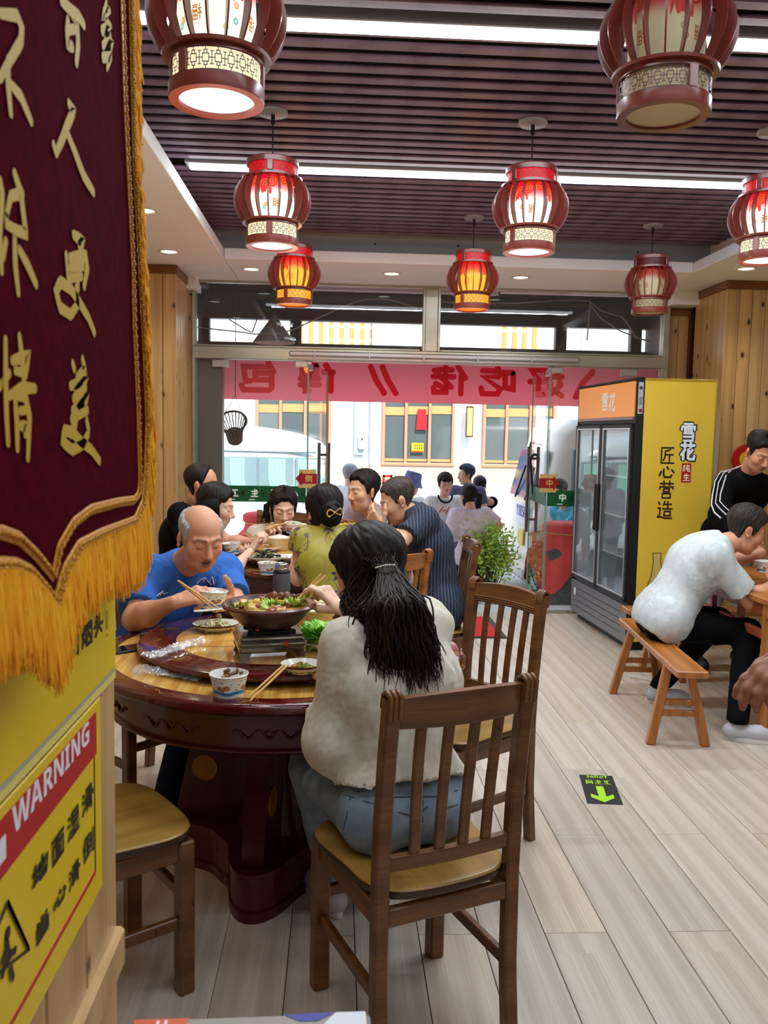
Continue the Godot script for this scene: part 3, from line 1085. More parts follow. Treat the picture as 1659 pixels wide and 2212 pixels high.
	# planter with a shrub
	t = thing("potted_shrub", "leafy green shrub in a pale pot beside the doorway", "plant", Vector3(1.62, -0.535, -8.75))
	b = MB.new()
	b.lathe([Vector2(0.001, 0), Vector2(0.10, 0), Vector2(0.115, 0.05), Vector2(0.14, 0.40), Vector2(0.15, 0.41), Vector2(0.15, 0.44), Vector2(0.13, 0.44), Vector2(0.125, 0.40), Vector2(0.001, 0.39)], 24)
	put("pot", b, mt(Color(0.82, 0.82, 0.80), 0.4), t)
	b = MB.new()
	var rng := RandomNumberGenerator.new()
	rng.seed = 77
	var lv := MB.new()
	for i in 26:
		var a := rng.randf() * TAU
		var top := Vector3(cos(a) * rng.randf_range(0.05, 0.27), rng.randf_range(0.72, 1.12), sin(a) * rng.randf_range(0.05, 0.22))
		b.tube([Vector3(0, 0.39, 0), top * 0.5 + Vector3(0, 0.15, 0), top], [0.008, 0.005, 0.002], 5)
		for j in 90:
			var p := (top * rng.randf_range(0.72, 1.06)) + Vector3(rng.randf_range(-1, 1), rng.randf_range(-1, 1), rng.randf_range(-1, 1)) * 0.085
			var d := Vector3(rng.randf_range(-1, 1), rng.randf_range(-0.2, 1), rng.randf_range(-1, 1)).normalized()
			var s := d.cross(Vector3(rng.randf_range(-1, 1), 1, rng.randf_range(-1, 1))).normalized() * 0.014
			lv.col = Color(0.34, 0.56, 0.06).lerp(Color(0.62, 0.80, 0.18), rng.randf())
			lv.face([p, p + d * 0.024 + s, p + d * 0.055, p + d * 0.024 - s], d.cross(s).normalized())
	put("stem", b, mt(Color(0.36, 0.30, 0.2), 0.8), t)
	var lm := vcol(0.5)
	lm.backlight_enabled = true
	lm.backlight = Color(0.35, 0.5, 0.1)
	var lo := put("leaves", lv, lm, t)
	lo.set_meta("kind", "stuff")
	# glazed wine jar under a red cloth
	wine_jar(Vector3(2.32, -0.535, -8.40), "tall dark wine jar under a scalloped red cloth behind right glass")
	var j2 := wine_jar(Vector3(-0.72, -0.535, -9.0), "wine jar under a red cloth behind the cream vest woman")
	j2.rotation.y = 0.8
	# door mat inside
	t = thing("door_mat", "red door mat with black edge inside the doorway", "mat", Vector3(0.72, 0.002, -6.62))
	b = MB.new()
	b.box(Vector3(0, 0.004, 0), Vector3(1.14, 0.008, 0.74), 0.003)
	put("edging", b, M.black, t)
	b = MB.new()
	b.box(Vector3(-0.02, 0.008, 0), Vector3(1.08, 0.008, 0.70), 0.003)
	put("pile", b, tri_mat(mottle(128, 128, Color(0.70, 0.08, 0.10), Color(0.85, 0.14, 0.16), 9, 0.1), Vector3(2, 2, 2), 0.95), t)

func wine_jar(at: Vector3, label: String) -> Node3D:
	var t := thing("wine_jar", label, "jar", at, 0.0, "wine jars under red cloths")
	var b := MB.new()
	b.lathe([Vector2(0.001, 0), Vector2(0.20, 0), Vector2(0.22, 0.04), Vector2(0.36, 0.45), Vector2(0.385, 0.70), Vector2(0.34, 0.92), Vector2(0.22, 1.02), Vector2(0.20, 1.08), Vector2(0.001, 1.08)], 40)
	put("pot", b, tri_mat(mottle(256, 256, Color(0.10, 0.10, 0.11), Color(0.26, 0.26, 0.27), 41, 0.03), Vector3(2, 2, 2), 0.35, false), t)
	var rm := tri_mat(mottle(128, 128, Color(0.78, 0.08, 0.10), Color(0.86, 0.14, 0.15), 12, 0.03), Vector3(2, 2, 2), 0.8)
	b = MB.new()
	b.lathe([Vector2(0.001, 1.20), Vector2(0.23, 1.20), Vector2(0.26, 1.18), Vector2(0.262, 1.12), Vector2(0.235, 1.10)], 36)
	put("lid_cloth", b, rm, t)
	b = MB.new()
	b.grid(96, 14, func(u: float, v: float) -> Vector3:
		var a := u * TAU
		var hem := 0.66 + 0.14 * cos(a * 4.0 + 0.4) + 0.012 * absf(sin(a * 24.0))
		var y := lerpf(1.11, hem, v)
		var r := 0.235 + 0.18 * smoothstep(0.0, 0.7, v) + 0.014 * sin(a * 13.0) * v + 0.008 * sin(a * 29.0) * v
		return Vector3(cos(a) * r, y, sin(a) * r), true)
	put("cloth", b, rm, t)
	b = MB.new()
	var ring := []
	for i in 33:
		ring.append(Vector3(cos(TAU * i / 32) * 0.242, 1.105, sin(TAU * i / 32) * 0.242))
	b.tube(ring, [0.008], 6, false)
	put("cord", b, mt(Color(0.85, 0.62, 0.2), 0.5), t)
	b = MB.new()
	for k in 3:
		stroke(b, [Vector3(-0.07 + k * 0.028, 0.86, 0.014), Vector3(-0.055 + k * 0.028, 0.82, 0.016), Vector3(-0.075 + k * 0.028, 0.78, 0.014)], Vector3(0.02, 0, 0.425), Vector3.RIGHT, Vector3.UP, Vector3(0, 0, 1))
	letter(b, "de", Vector3(0.03, 0.76, 0.425), Vector3(0.09, 0, 0), Vector3(0, 0.10, 0), 0.14, Vector3(0, 0, 1))
	put("emblem", b, mt(Color(0.80, 0.62, 0.16), 0.5), t)
	return t

func facade() -> void:
	var b := MB.new()
	b.box(Vector3(2.0, 3.2, -17.4), Vector3(34.0, 7.6, 0.8))
	var f := struct("opposite_building", "white rendered building across the street", b, M.plaster)
	var frame := mt(Color(0.80, 0.54, 0.42), 0.5)
	var gl := mt(Color(0.34, 0.38, 0.38), 0.06)
	gl.metallic_specular = 0.9
	var blind := mt(Color(0.78, 0.58, 0.36), 0.8)
	for w in [[-1.58, -0.16], [0.90, 2.28], [2.90, 4.30], [-6.2, -4.8], [5.6, 7.0]]:
		var x0: float = w[0]
		var x1: float = w[1]
		b = MB.new()
		for x in [x0, lerpf(x0, x1, 0.32), lerpf(x0, x1, 0.66), x1]:
			b.box(Vector3(x, 1.72, -16.97), Vector3(0.055, 1.56, 0.10), 0.008)
		for y in [0.94, 2.5]:
			b.box(Vector3((x0 + x1) / 2, y, -16.97), Vector3(x1 - x0 + 0.075, 0.06, 0.12), 0.008)
		var wf := put("window", b, frame, f)
		for k in 3:
			var q := MB.new()
			q.box(Vector3(lerpf(x0, x1, [0.16, 0.49, 0.83][k]), 1.72, -16.99), Vector3((x1 - x0) * 0.32, 1.5, 0.02))
			put("pane", q, gl, wf)
		b = MB.new()
		for k in 3:
			b.box(Vector3(lerpf(x0, x1, [0.16, 0.49, 0.83][k]), 1.98 + 0.02 * k, -16.972), Vector3((x1 - x0) * 0.29, 0.16, 0.01))
			b.box(Vector3(lerpf(x0, x1, [0.16, 0.49, 0.83][k]), 1.02, -16.972), Vector3((x1 - x0) * 0.29, 0.05, 0.01))
		put("blind", b, blind, wf)
	# upper floor windows with striped blinds
	for w in [[-3.6, -2.3, 0], [-0.85, 0.75, 1], [1.0, 2.0, 0], [3.15, 4.1, 1], [4.8, 6.2, 2]]:
		b = MB.new()
		b.box(Vector3((w[0] + w[1]) / 2, 3.45, -16.99), Vector3(w[1] - w[0], 1.0, 0.06), 0.01)
		var uw := put("window", b, mt(Color(0.75, 0.82, 0.86), 0.3), f)
		if w[2] == 1:
			b = MB.new()
			var n := int((w[1] - w[0]) / 0.2)
			for i in n:
				b.box(Vector3(w[0] + 0.1 + 0.2 * i, 3.45, -16.95), Vector3(0.09, 0.96, 0.02), 0.004)
			put("blind", b, mt(Color(0.82, 0.58, 0.30), 0.7), uw)
	# cream boarding and stone plinth
	b = MB.new()
	for i in 7:
		b.box(Vector3(2.0, 0.625 + 0.048 * i, -16.97), Vector3(34.0, 0.044, 0.06), 0.006)
	put("siding", b, mt(Color(0.86, 0.78, 0.66), 0.7), f)
	b = MB.new()
	b.box(Vector3(2.0, 0.0, -16.95), Vector3(34.0, 1.2, 0.12), 0.01)
	put("plinth", b, tri_mat(mottle(256, 256, Color(0.60, 0.60, 0.60), Color(0.74, 0.74, 0.73), 6, 0.03), Vector3(0.8, 0.8, 0.8), 0.8), f)
	b = MB.new()
	b.tube([Vector3(0.69, -0.5, -16.9), Vector3(0.69, 5.0, -16.9)], [0.055], 12)
	put("downpipe", b, mt(Color(0.82, 0.82, 0.83), 0.5), f)
	b = MB.new()
	b.box(Vector3(0.42, 2.1, -16.95), Vector3(0.20, 2.0, 0.05), 0.01)
	put("cable_duct", b, mt(Color(0.62, 0.68, 0.74), 0.5), f)
	b = MB.new()
	for x in [0.36, 0.42, 0.48]:
		b.tube([Vector3(x, 0.86, -16.9), Vector3(x - 0.03, 0.5, -16.9), Vector3(x, 0.2, -16.9)], [0.018], 6)
	put("cable", b, mt(Color(0.45, 0.50, 0.56), 0.6), f)
	var t := thing("meter_box", "white rounded meter box on the wall across the street", "meter box", Vector3(0.477, 1.358, -16.9))
	b = MB.new()
	b.box(Vector3.ZERO, Vector3(0.145, 0.29, 0.1), 0.035)
	put("case", b, mt(Color(0.95, 0.95, 0.95), 0.4), t)
	b = MB.new()
	b.box(Vector3(0, 0.06, 0.052), Vector3(0.03, 0.05, 0.01), 0.003)
	put("dial", b, M.black, t)
	t = thing("wall_lamp", "tall yellow wall lamp between the windows across the street", "lamp", Vector3(2.586, 1.798, -16.85))
	b = MB.new()
	b.box(Vector3.ZERO, Vector3(0.115, 0.56, 0.10), 0.01)
	put("shade", b, mt(Color(0.93, 0.80, 0.42), 0.5), t)
	b = MB.new()
	b.box(Vector3(0, 0.29, 0), Vector3(0.13, 0.03, 0.12), 0.005)
	b.box(Vector3(0, -0.29, 0), Vector3(0.13, 0.03, 0.12), 0.005)
	b.box(Vector3(-0.062, 0, 0), Vector3(0.014, 0.6, 0.11), 0.003)
	b.box(Vector3(0.062, 0, 0), Vector3(0.014, 0.6, 0.11), 0.003)
	put("frame", b, mt(Color(0.30, 0.22, 0.16), 0.5), t)
	t = thing("notice", "small yellow printed notice on the middle window pane", "notice", Vector3(1.579, 1.269, -16.93))
	b = MB.new()
	b.box(Vector3.ZERO, Vector3(0.24, 0.185, 0.006))
	put("sheet", b, mt(Color(0.95, 0.85, 0.10), 0.6), t)
	b = MB.new()
	b.box(Vector3(0, -0.075, 0.004), Vector3(0.23, 0.03, 0.004))
	put("footer", b, mt(Color(0.85, 0.2, 0.1), 0.6), t)
	b = MB.new()
	for i in 2:
		for j in 4:
			b.box(Vector3(-0.05 + 0.045 * j, 0.04 - 0.05 * i, 0.004), Vector3(0.03, 0.022, 0.003))
	put("print", b, M.black, t)
	t = thing("wall_mark", "red square frame sign painted on the cream boarding", "sign", Vector3(0.991, 0.63, -16.86))
	b = MB.new()
	for s in [-1.0, 1.0]:
		b.box(Vector3(0.075 * s, 0, 0), Vector3(0.045, 0.185, 0.008))
		b.box(Vector3(0, 0.07 * s, 0), Vector3(0.19, 0.045, 0.008))
	put("border", b, mt(Color(0.85, 0.05, 0.10), 0.6), t)
	t = thing("window_hanging", "small red cloth hanging in the middle window", "decoration", Vector3(1.649, 1.826, -16.93))
	b = MB.new()
	b.prism(PackedVector2Array([Vector2(-0.08, 0.2), Vector2(0.08, 0.2), Vector2(0.11, -0.2), Vector2(-0.11, -0.2)]), 0, 0.015)
	put("cloth", b, mt(Color(0.72, 0.05, 0.10), 0.7), t)

func van() -> void:
	var t := thing("white_van", "white minibus with mint curtains parked behind left glass", "van")
	var prof := [Vector2(-5.4, -0.30), Vector2(-5.45, 0.6), Vector2(-5.3, 1.3), Vector2(-4.9, 1.62), Vector2(-3.0, 1.68), Vector2(-1.7, 1.65), Vector2(-0.75, 1.54), Vector2(-0.30, 1.42), Vector2(-0.08, 1.2), Vector2(0.02, 0.8), Vector2(0.10, 0.4), Vector2(0.12, 0.0), Vector2(0.08, -0.30)]
	var paint := mt(Color(0.86, 0.93, 0.95), 0.25)
	put("body", vehicle(prof, -13.2, 0.95, 7.0), paint, t)
	var gl := mt(Color(0.52, 0.64, 0.66), 0.06)
	gl.metallic_specular = 0.9
	var b := MB.new()
	for w in [[-1.74, -1.14], [-1.12, -0.62], [-0.60, -0.16], [-3.4, -2.5], [-2.46, -1.80]]:
		b.box(Vector3((w[0] + w[1]) / 2, 0.86, -12.245), Vector3(w[1] - w[0], 0.62, 0.03), 0.012)
	put("side_window", b, gl, t)
	b = MB.new()
	for w in [[-1.52, -1.32], [-0.98, -0.74], [-0.56, -0.20]]:
		b.grid(24, 4, func(u: float, v: float) -> Vector3: return Vector3(lerpf(w[0], w[1], u) + (0.03 if v < 0.5 else 0.0) * sin(v * 6.0), lerpf(0.57, 1.14, v), -12.222 + 0.008 * sin(u * 30.0)))
	put("curtain", b, mt(Color(0.62, 0.92, 0.84), 0.7), t)
	b = MB.new()
	b.tube([Vector3(-5.0, 1.26, -12.26), Vector3(-0.3, 1.24, -12.26)], [0.02], 6)
	b.bar(Vector3(-1.13, -0.2, -12.245), Vector3(-1.13, 1.3, -12.245), 0.008, 0.008)
	put("trim", b, mt(Color(0.6, 0.68, 0.70), 0.4), t)
	b = MB.new()
	for x in [-0.75, -4.4]:
		b.lathe([Vector2(0.05, -0.1), Vector2(0.33, -0.1), Vector2(0.35, -0.05), Vector2(0.35, 0.1), Vector2(0.05, 0.12)], 28, Vector3.ZERO)
		for i in range(b.v.size()):
			if b.v[i].z > -5.0:
				b.v[i] = Vector3(x + b.v[i].x, -0.20 + b.v[i].z, -12.42 + b.v[i].y)
				b.n[i] = Vector3(b.n[i].x, b.n[i].z, b.n[i].y)
	put("wheel", b, M.black, t)

func bus() -> void:
	var t := thing("cream_minibus", "cream minibus parked with its rear towards the doorway", "van")
	var prof := [Vector2(2.45, -0.25), Vector2(2.44, 0.2), Vector2(2.50, 0.75), Vector2(2.62, 1.25), Vector2(2.68, 1.58), Vector2(2.85, 1.76), Vector2(3.4, 1.80), Vector2(7.6, 1.78), Vector2(7.9, 1.2), Vector2(8.3, 0.5), Vector2(8.3, -0.25)]
	put("body", vehicle(prof, -11.3, 1.0, 7.0), mt(Color(0.85, 0.83, 0.76), 0.25), t)
	var gl := mt(Color(0.42, 0.50, 0.52), 0.05)
	gl.metallic_specular = 0.9
	var b := MB.new()
	b.box(Vector3(3.45, 1.02, -10.292), Vector3(1.2, 0.72, 0.03), 0.012)
	b.box(Vector3(4.9, 1.02, -10.292), Vector3(1.5, 0.72, 0.03), 0.012)
	put("side_window", b, gl, t)
	b = MB.new()
	var sl := Basis(Vector3(0, 0, 1), -0.235)
	b.box(Vector3(2.545, 1.03, -11.3), Vector3(0.03, 0.66, 1.5), 0.012, sl)
	put("rear_window", b, mt(Color(0.35, 0.40, 0.52), 0.08), t)
	b = MB.new()
	b.tube([Vector3(2.44, 0.70, -11.0), Vector3(2.50, 1.12, -10.75), Vector3(2.55, 1.22, -10.7)], [0.014], 6)
	b.tube([Vector3(2.44, 0.70, -11.6), Vector3(2.51, 1.14, -11.3)], [0.014], 6)
	b.tube([Vector3(2.62, 1.42, -10.9), Vector3(2.50, 1.44, -11.0), Vector3(2.48, 1.28, -11.05)], [0.018], 6)
	put("wiper", b, M.black, t)
	b = MB.new()
	b.box(Vector3(2.435, 0.50, -11.2), Vector3(0.02, 0.26, 0.62), 0.006)
	put("number_plate", b, mt(Color(0.90, 0.88, 0.92), 0.5), t)
	latin("11858", 0.15, Vector3(2.422, 0.42, -11.42), Vector3(0, 0, 1), Vector3.UP, "plate_lettering", mt(Color(0.25, 0.25, 0.62), 0.5), t)
	b = MB.new()
	b.box(Vector3(2.43, 0.18, -10.42), Vector3(0.05, 0.34, 0.20), 0.02)
	put("tail_lamp", b, mt(Color(0.85, 0.10, 0.14), 0.2), t)
	b = MB.new()
	b.box(Vector3(2.40, -0.18, -11.3), Vector3(0.22, 0.22, 2.0), 0.06)
	put("bumper", b, mt(Color(0.78, 0.77, 0.74), 0.3), t)
	b = MB.new()
	b.box(Vector3(2.425, 0.20, -11.1), Vector3(0.02, 0.2, 0.32), 0.006)
	put("notice_plate", b, mt(Color(0.92, 0.78, 0.30), 0.5), t)
	b = MB.new()
	b.tube([Vector3(3.3, -0.2, -10.5), Vector3(3.3, -0.2, -10.29)], [0.34], 28)
	put("wheel", b, M.black, t)

# ---------------------------------------------------------------- palace lanterns
func fret_img() -> ImageTexture:          # dark lattice lines on clear ground, interlocked H shapes
	var im := Image.create(512, 96, false, Image.FORMAT_RGBA8)
	im.fill(Color(0.25, 0.07, 0.05, 0.0))
	var c := Color(0.25, 0.07, 0.05, 1.0)
	for k in 8:
		var x := k * 64
		for r in [[0, 0, 64, 5], [0, 91, 64, 5], [14, 30, 36, 4], [14, 62, 36, 4], [14, 30, 4, 36], [46, 30, 4, 36], [30, 0, 4, 18], [22, 16, 20, 4], [22, 16, 4, 15], [38, 16, 4, 15], [30, 78, 4, 18], [22, 76, 20, 4], [22, 64, 4, 14], [38, 64, 4, 14], [0, 46, 14, 4], [50, 46, 14, 4], [62, 22, 4, 52], [0, 22, 2, 52], [54, 20, 20, 4], [0, 20, 8, 4], [54, 72, 10, 4], [0, 72, 8, 4]]:
			im.fill_rect(Rect2i(x + r[0], r[1], mini(r[2], 512 - x - r[0]), r[3]), c)
	return img_tex(im)

func put_px(im: Image, x: int, y: int, c: Color, a: float) -> void:
	if x >= 0 and y >= 0 and x < im.get_width() and y < im.get_height():
		im.set_pixel(x, y, im.get_pixel(x, y).lerp(c, a))

func draw_glyph(im: Image, data: String, x: int, y: int, w: int, h: int, r: float, c: Color) -> void:
	for s in data.split(" ", false):
		var toks := s.split("-")
		for i in toks.size() - 1:
			var p := Vector2(toks[i].substr(0, 2).to_int() / 99.0 * w, (99 - toks[i].substr(2, 2).to_int()) / 99.0 * h)
			var q := Vector2(toks[i + 1].substr(0, 2).to_int() / 99.0 * w, (99 - toks[i + 1].substr(2, 2).to_int()) / 99.0 * h)
			var n := int(p.distance_to(q)) + 1
			for k in n + 1:
				var g := p.lerp(q, float(k) / n)
				im.fill_rect(Rect2i(int(x + g.x - r), int(y + g.y - r), int(r * 2 + 1), int(r * 2 + 1)), c)

func shade_img(orange: bool, sd: int) -> Image:      # printed fabric: red top fading out, sprigs and lucky signs
	var w := 512
	var h := 128
	var im := Image.create(w, h, false, Image.FORMAT_RGB8)
	var base := Color(1.0, 0.72, 0.20) if orange else Color(1.0, 0.98, 0.90)
	var top := Color(0.93, 0.06, 0.03) if orange else Color(0.90, 0.05, 0.16)
	for y in h:
		var f := smoothstep(0.46, 0.06, float(y) / h)
		im.fill_rect(Rect2i(0, y, w, 1), base.lerp(top, f))
	var rng := RandomNumberGenerator.new()
	rng.seed = sd
	var ink := Color(0.85, 0.42, 0.03) if orange else Color(0.72, 0.42, 0.14)
	for k in 4:
		var x := k * 128
		if orange:
			for i in 40:
				for j in 40:
					var d := Vector2(i - 20, j - 20).length()
					if d < 19.0:
						put_px(im, x + 40 + i, 62 + j, ink, 0.55 if d > 17.0 or (i / 3 + j / 3) % 2 == 0 else 0.25)
			draw_glyph(im, GLYPH["fu"], x + 96, 40, 16, 18, 0.6, Color(0.5, 0.15, 0.02))
		else:
			draw_glyph(im, GLYPH["fu"], x + 44, 70, 22, 24, 0.9, ink)
			for q in 3:
				var cx := x + rng.randi_range(76, 116)
				var cy := rng.randi_range(58, 108)
				var cc: Color = [Color(0.20, 0.60, 0.62), Color(0.62, 0.68, 0.2), Color(0.9, 0.45, 0.3)][q]
				for i in 12:
					for j in 12:
						var d := Vector2(i - 6, j - 6).length()
						if d < 5.5:
							put_px(im, cx + i, cy + j, cc, 0.8 if d > 3.6 else 0.3)
		for q in ([[70, 18, 24], [96, 26, 20], [22, 14, 18]] if not orange else []):     # red cloud scrolls
			for i in range(-q[2], q[2] + 1):
				for j in range(-q[2], q[2] + 1):
					var d := Vector2(i, j * 1.3).length()
					if d < q[2]:
						var rg := int(d) % 9
						put_px(im, posmod(x + q[0] + i, 512), q[1] + j, Color(0.80, 0.05, 0.05) if rg < 5 else Color(0.98, 0.45, 0.12), 0.85)
		for i in 60:                                   # painted cloud and flower edge
			var a := i / 60.0 * 64.0
			var yy := 40.0 + 16.0 * absf(sin(a * 0.1 + k)) + 4.0 * sin(a * 0.31)
			im.fill_rect(Rect2i(int(x + 70 + a * 0.8), int(yy - 20), 2, 20), top.lerp(Color(1.0, 0.5, 0.2), 0.35 + 0.3 * sin(a * 0.5)))
	return im

var RIB: ArrayMesh
func lantern(label: String, base: Vector3, kind: int, turn: float, ceil_y := 2.93, lean := Vector2.ZERO) -> Node3D:   # kind 0 unlit, 1 white, 2 orange
	var t := thing("palace_lantern", label, "lantern", base, turn, "red wooden palace lanterns hung from the slatted ceiling")
	var wood: StandardMaterial3D = M.lantern_wood
	var b := MB.new()
	b.lathe([Vector2(0.094, 0.012), Vector2(0.094, 0.0), Vector2(0.118, 0.0), Vector2(0.119, 0.003), Vector2(0.119, 0.034), Vector2(0.113, 0.034), Vector2(0.113, 0.012), Vector2(0.094, 0.012)], 48)
	put("bottom_ring", b, wood, t)
	b = MB.new()
	b.lathe([Vector2(0.113, 0.088), Vector2(0.119, 0.088), Vector2(0.119, 0.099), Vector2(0.134, 0.099), Vector2(0.136, 0.107), Vector2(0.10, 0.108)], 48)
	put("lower_collar", b, wood, t)
	b = MB.new()
	b.lathe([Vector2(0.10, 0.292), Vector2(0.134, 0.292), Vector2(0.134, 0.300), Vector2(0.115, 0.300), Vector2(0.115, 0.308), Vector2(0.110, 0.308)], 48)
	put("upper_collar", b, wood, t)
	b = MB.new()
	b.lathe([Vector2(0.110, 0.352), Vector2(0.116, 0.352), Vector2(0.117, 0.373), Vector2(0.113, 0.377), Vector2(0.02, 0.377)], 48)
	put("top_ring", b, wood, t)
	for k in 2:
		b = MB.new()
		b.lathe([Vector2(0.1165, 0.034), Vector2(0.1165, 0.089)] if k == 0 else [Vector2(0.1135, 0.307), Vector2(0.1135, 0.353)], 64)
		for i in b.t.size():
			b.t[i] = Vector2(b.t[i].x * 3.0, 1.0 if b.v[i].y > (0.06 if k == 0 else 0.33) else 0.0)
		put("fretwork", b, M.fret, t)
		for i in 3:
			b = MB.new()
			var a := TAU * i / 3.0 + 0.4
			b.box(Vector3(cos(a), 0, sin(a)) * 0.1155 + Vector3(0, 0.062 if k == 0 else 0.33, 0), Vector3(0.008, 0.056 if k == 0 else 0.046, 0.026), 0.002, Basis(Vector3.UP, -a))
			put("stile", b, wood, t)
	for i in 20:
		var r := put("rib", RIB, wood, t)
		r.rotation.y = TAU * i / 20.0
	b = MB.new()
	b.lathe([Vector2(0.090, 0.108), Vector2(0.096, 0.15), Vector2(0.098, 0.20), Vector2(0.096, 0.25), Vector2(0.090, 0.294)], 40)
	for i in b.t.size():
		b.t[i] = Vector2(b.t[i].x, 1.0 - (b.v[i].y - 0.108) / 0.186)
	put("fabric_shade", b, [M.shade_dim, M.shade_white, M.shade_orange][kind], t)
	b = MB.new()
	b.lathe([Vector2(0.108, 0.034), Vector2(0.108, 0.09)], 32)
	put("lower_lining", b, [M.lining_dim, M.lining_white, M.lining_orange][kind], t)
	b = MB.new()
	b.lathe([Vector2(0.106, 0.306), Vector2(0.106, 0.354)], 32)
	put("upper_lining", b, [M.lining_red_dim, M.lining_red, M.lining_red][kind], t)
	b = MB.new()
	b.lathe([Vector2(0.001, 0.010), Vector2(0.095, 0.008)], 32)
	put("diffuser", b, [M.diff_dim, M.diff_white, M.diff_orange][kind], t)
	b = MB.new()
	b.tube([Vector3(lean.x, ceil_y - base.y - 0.01, lean.y).rotated(Vector3.UP, -turn), Vector3(0, 0.376, 0)], [0.0035], 6)
	put("cord", b, M.black, t)
	b = MB.new()
	b.tube([Vector3(lean.x, ceil_y - base.y - 0.055, lean.y).rotated(Vector3.UP, -turn), Vector3(lean.x, ceil_y - base.y - 0.015, lean.y).rotated(Vector3.UP, -turn)], [0.009], 8)
	put("cord_grip", b, M.black, t)
	b = MB.new()
	b.lathe([Vector2(0.001, 0.0), Vector2(0.062, 0.0), Vector2(0.066, 0.004), Vector2(0.066, 0.02), Vector2(0.001, 0.02)], 32, Vector3(lean.x, ceil_y - base.y - 0.014, lean.y).rotated(Vector3.UP, -turn))
	put("ceiling_plate", b, M.plate_grey, t)
	if kind > 0:
		var l := OmniLight3D.new()
		l.name = "lantern_bulb"
		l.light_energy = 0.06 if kind == 1 else 0.04
		l.light_color = Color(1.0, 0.93, 0.8) if kind == 1 else Color(1.0, 0.55, 0.15)
		l.light_size = 0.05
		l.omni_range = 8.0
		l.omni_attenuation = 2.0
		l.shadow_enabled = true
		t.add_child(l)
		l.position.y = -0.18
	return t

func lanterns() -> void:
	M.lantern_wood = mt(Color(0.46, 0.17, 0.13), 0.26)
	M.lantern_wood.clearcoat_enabled = true
	M.lantern_wood.clearcoat = 0.4
	M.plate_grey = mt(Color(0.62, 0.60, 0.60), 0.4, 0.2)
	M.fret = mt(Color(1, 1, 1), 0.4)
	M.fret.albedo_texture = fret_img()
	M.fret.transparency = BaseMaterial3D.TRANSPARENCY_ALPHA_SCISSOR
	M.fret.alpha_scissor_threshold = 0.5
	for k in 3:
		var nm: String = ["dim", "white", "orange"][k]
		var tex := img_tex(shade_img(k == 2, 5 + k))
		var m := mt(Color.WHITE, 0.6)
		m.albedo_texture = tex
		if k > 0:
			m.albedo_color = Color(0.5, 0.5, 0.5)
			m.emission_enabled = true
			m.emission_texture = tex
			m.emission = Color.BLACK
			m.emission_operator = BaseMaterial3D.EMISSION_OP_ADD
			m.emission_energy_multiplier = 0.62 if k == 1 else 0.62
		else:
			m.albedo_color = Color(0.80, 0.76, 0.66)
		M["shade_" + nm] = m
	M.lining_dim = mt(Color(0.75, 0.68, 0.52), 0.6)
	M.lining_white = glow(Color(1.0, 0.93, 0.76), 0.55, Color(0.5, 0.5, 0.45))
	M.lining_orange = glow(Color(1.0, 0.66, 0.15), 0.75, Color(0.5, 0.35, 0.1))
	M.lining_red_dim = mt(Color(0.45, 0.10, 0.14), 0.6)
	M.lining_red = glow(Color(0.85, 0.03, 0.10), 0.5, Color(0.6, 0.05, 0.1))
	M.diff_dim = mt(Color(0.78, 0.70, 0.55), 0.4)
	M.diff_white = glow(Color(0.94, 0.97, 1.0), 0.5, Color(0.5, 0.5, 0.5))
	M.diff_orange = glow(Color(1.0, 0.45, 0.06), 0.7, Color(0.5, 0.3, 0.1))
	var poly := PackedVector2Array()
	for i in 17:
		var a := i / 16.0
		poly.append(Vector2(0.132 + 0.043 * pow(sin(PI * a), 0.8), lerpf(0.106, 0.294, a)))
	for i in 17:
		var a := 1.0 - i / 16.0
		poly.append(Vector2(0.112 + 0.030 * sin(PI * a), lerpf(0.106, 0.294, a)))
	var b := MB.new()
	b.prism(poly, -0.0022, 0.0022, Basis.IDENTITY, Vector3.ZERO, false)
	RIB = b.mesh()
	lantern("lit white palace lantern, large, hanging beside the purple banner", Vector3(-0.316, 2.326, -2.26), 1, 0.3)
	lantern("unlit palace lantern, large, in the upper right of the view", Vector3(0.837, 2.342, -2.28), 0, 1.2)
	lantern("lit white palace lantern in front of the left orange one", Vector3(-0.309, 2.338, -3.99), 1, 0.9)
	lantern("lit cream palace lantern hanging over the striped shirt man", Vector3(0.865, 2.347, -3.99), 1, 2.1)
	lantern("lit cream palace lantern cut off by the right picture edge", Vector3(1.981, 2.342, -3.99), 1, 0.1)
	lantern("glowing orange palace lantern behind the left white one", Vector3(-0.297, 2.331, -5.7), 2, 0.5)
	lantern("glowing orange palace lantern near the steel window mullion", Vector3(0.869, 2.332, -5.7), 2, 0.2)
	lantern("unlit palace lantern nearest to the pine pier at right", Vector3(2.082, 2.348, -5.76), 0, 1.6)

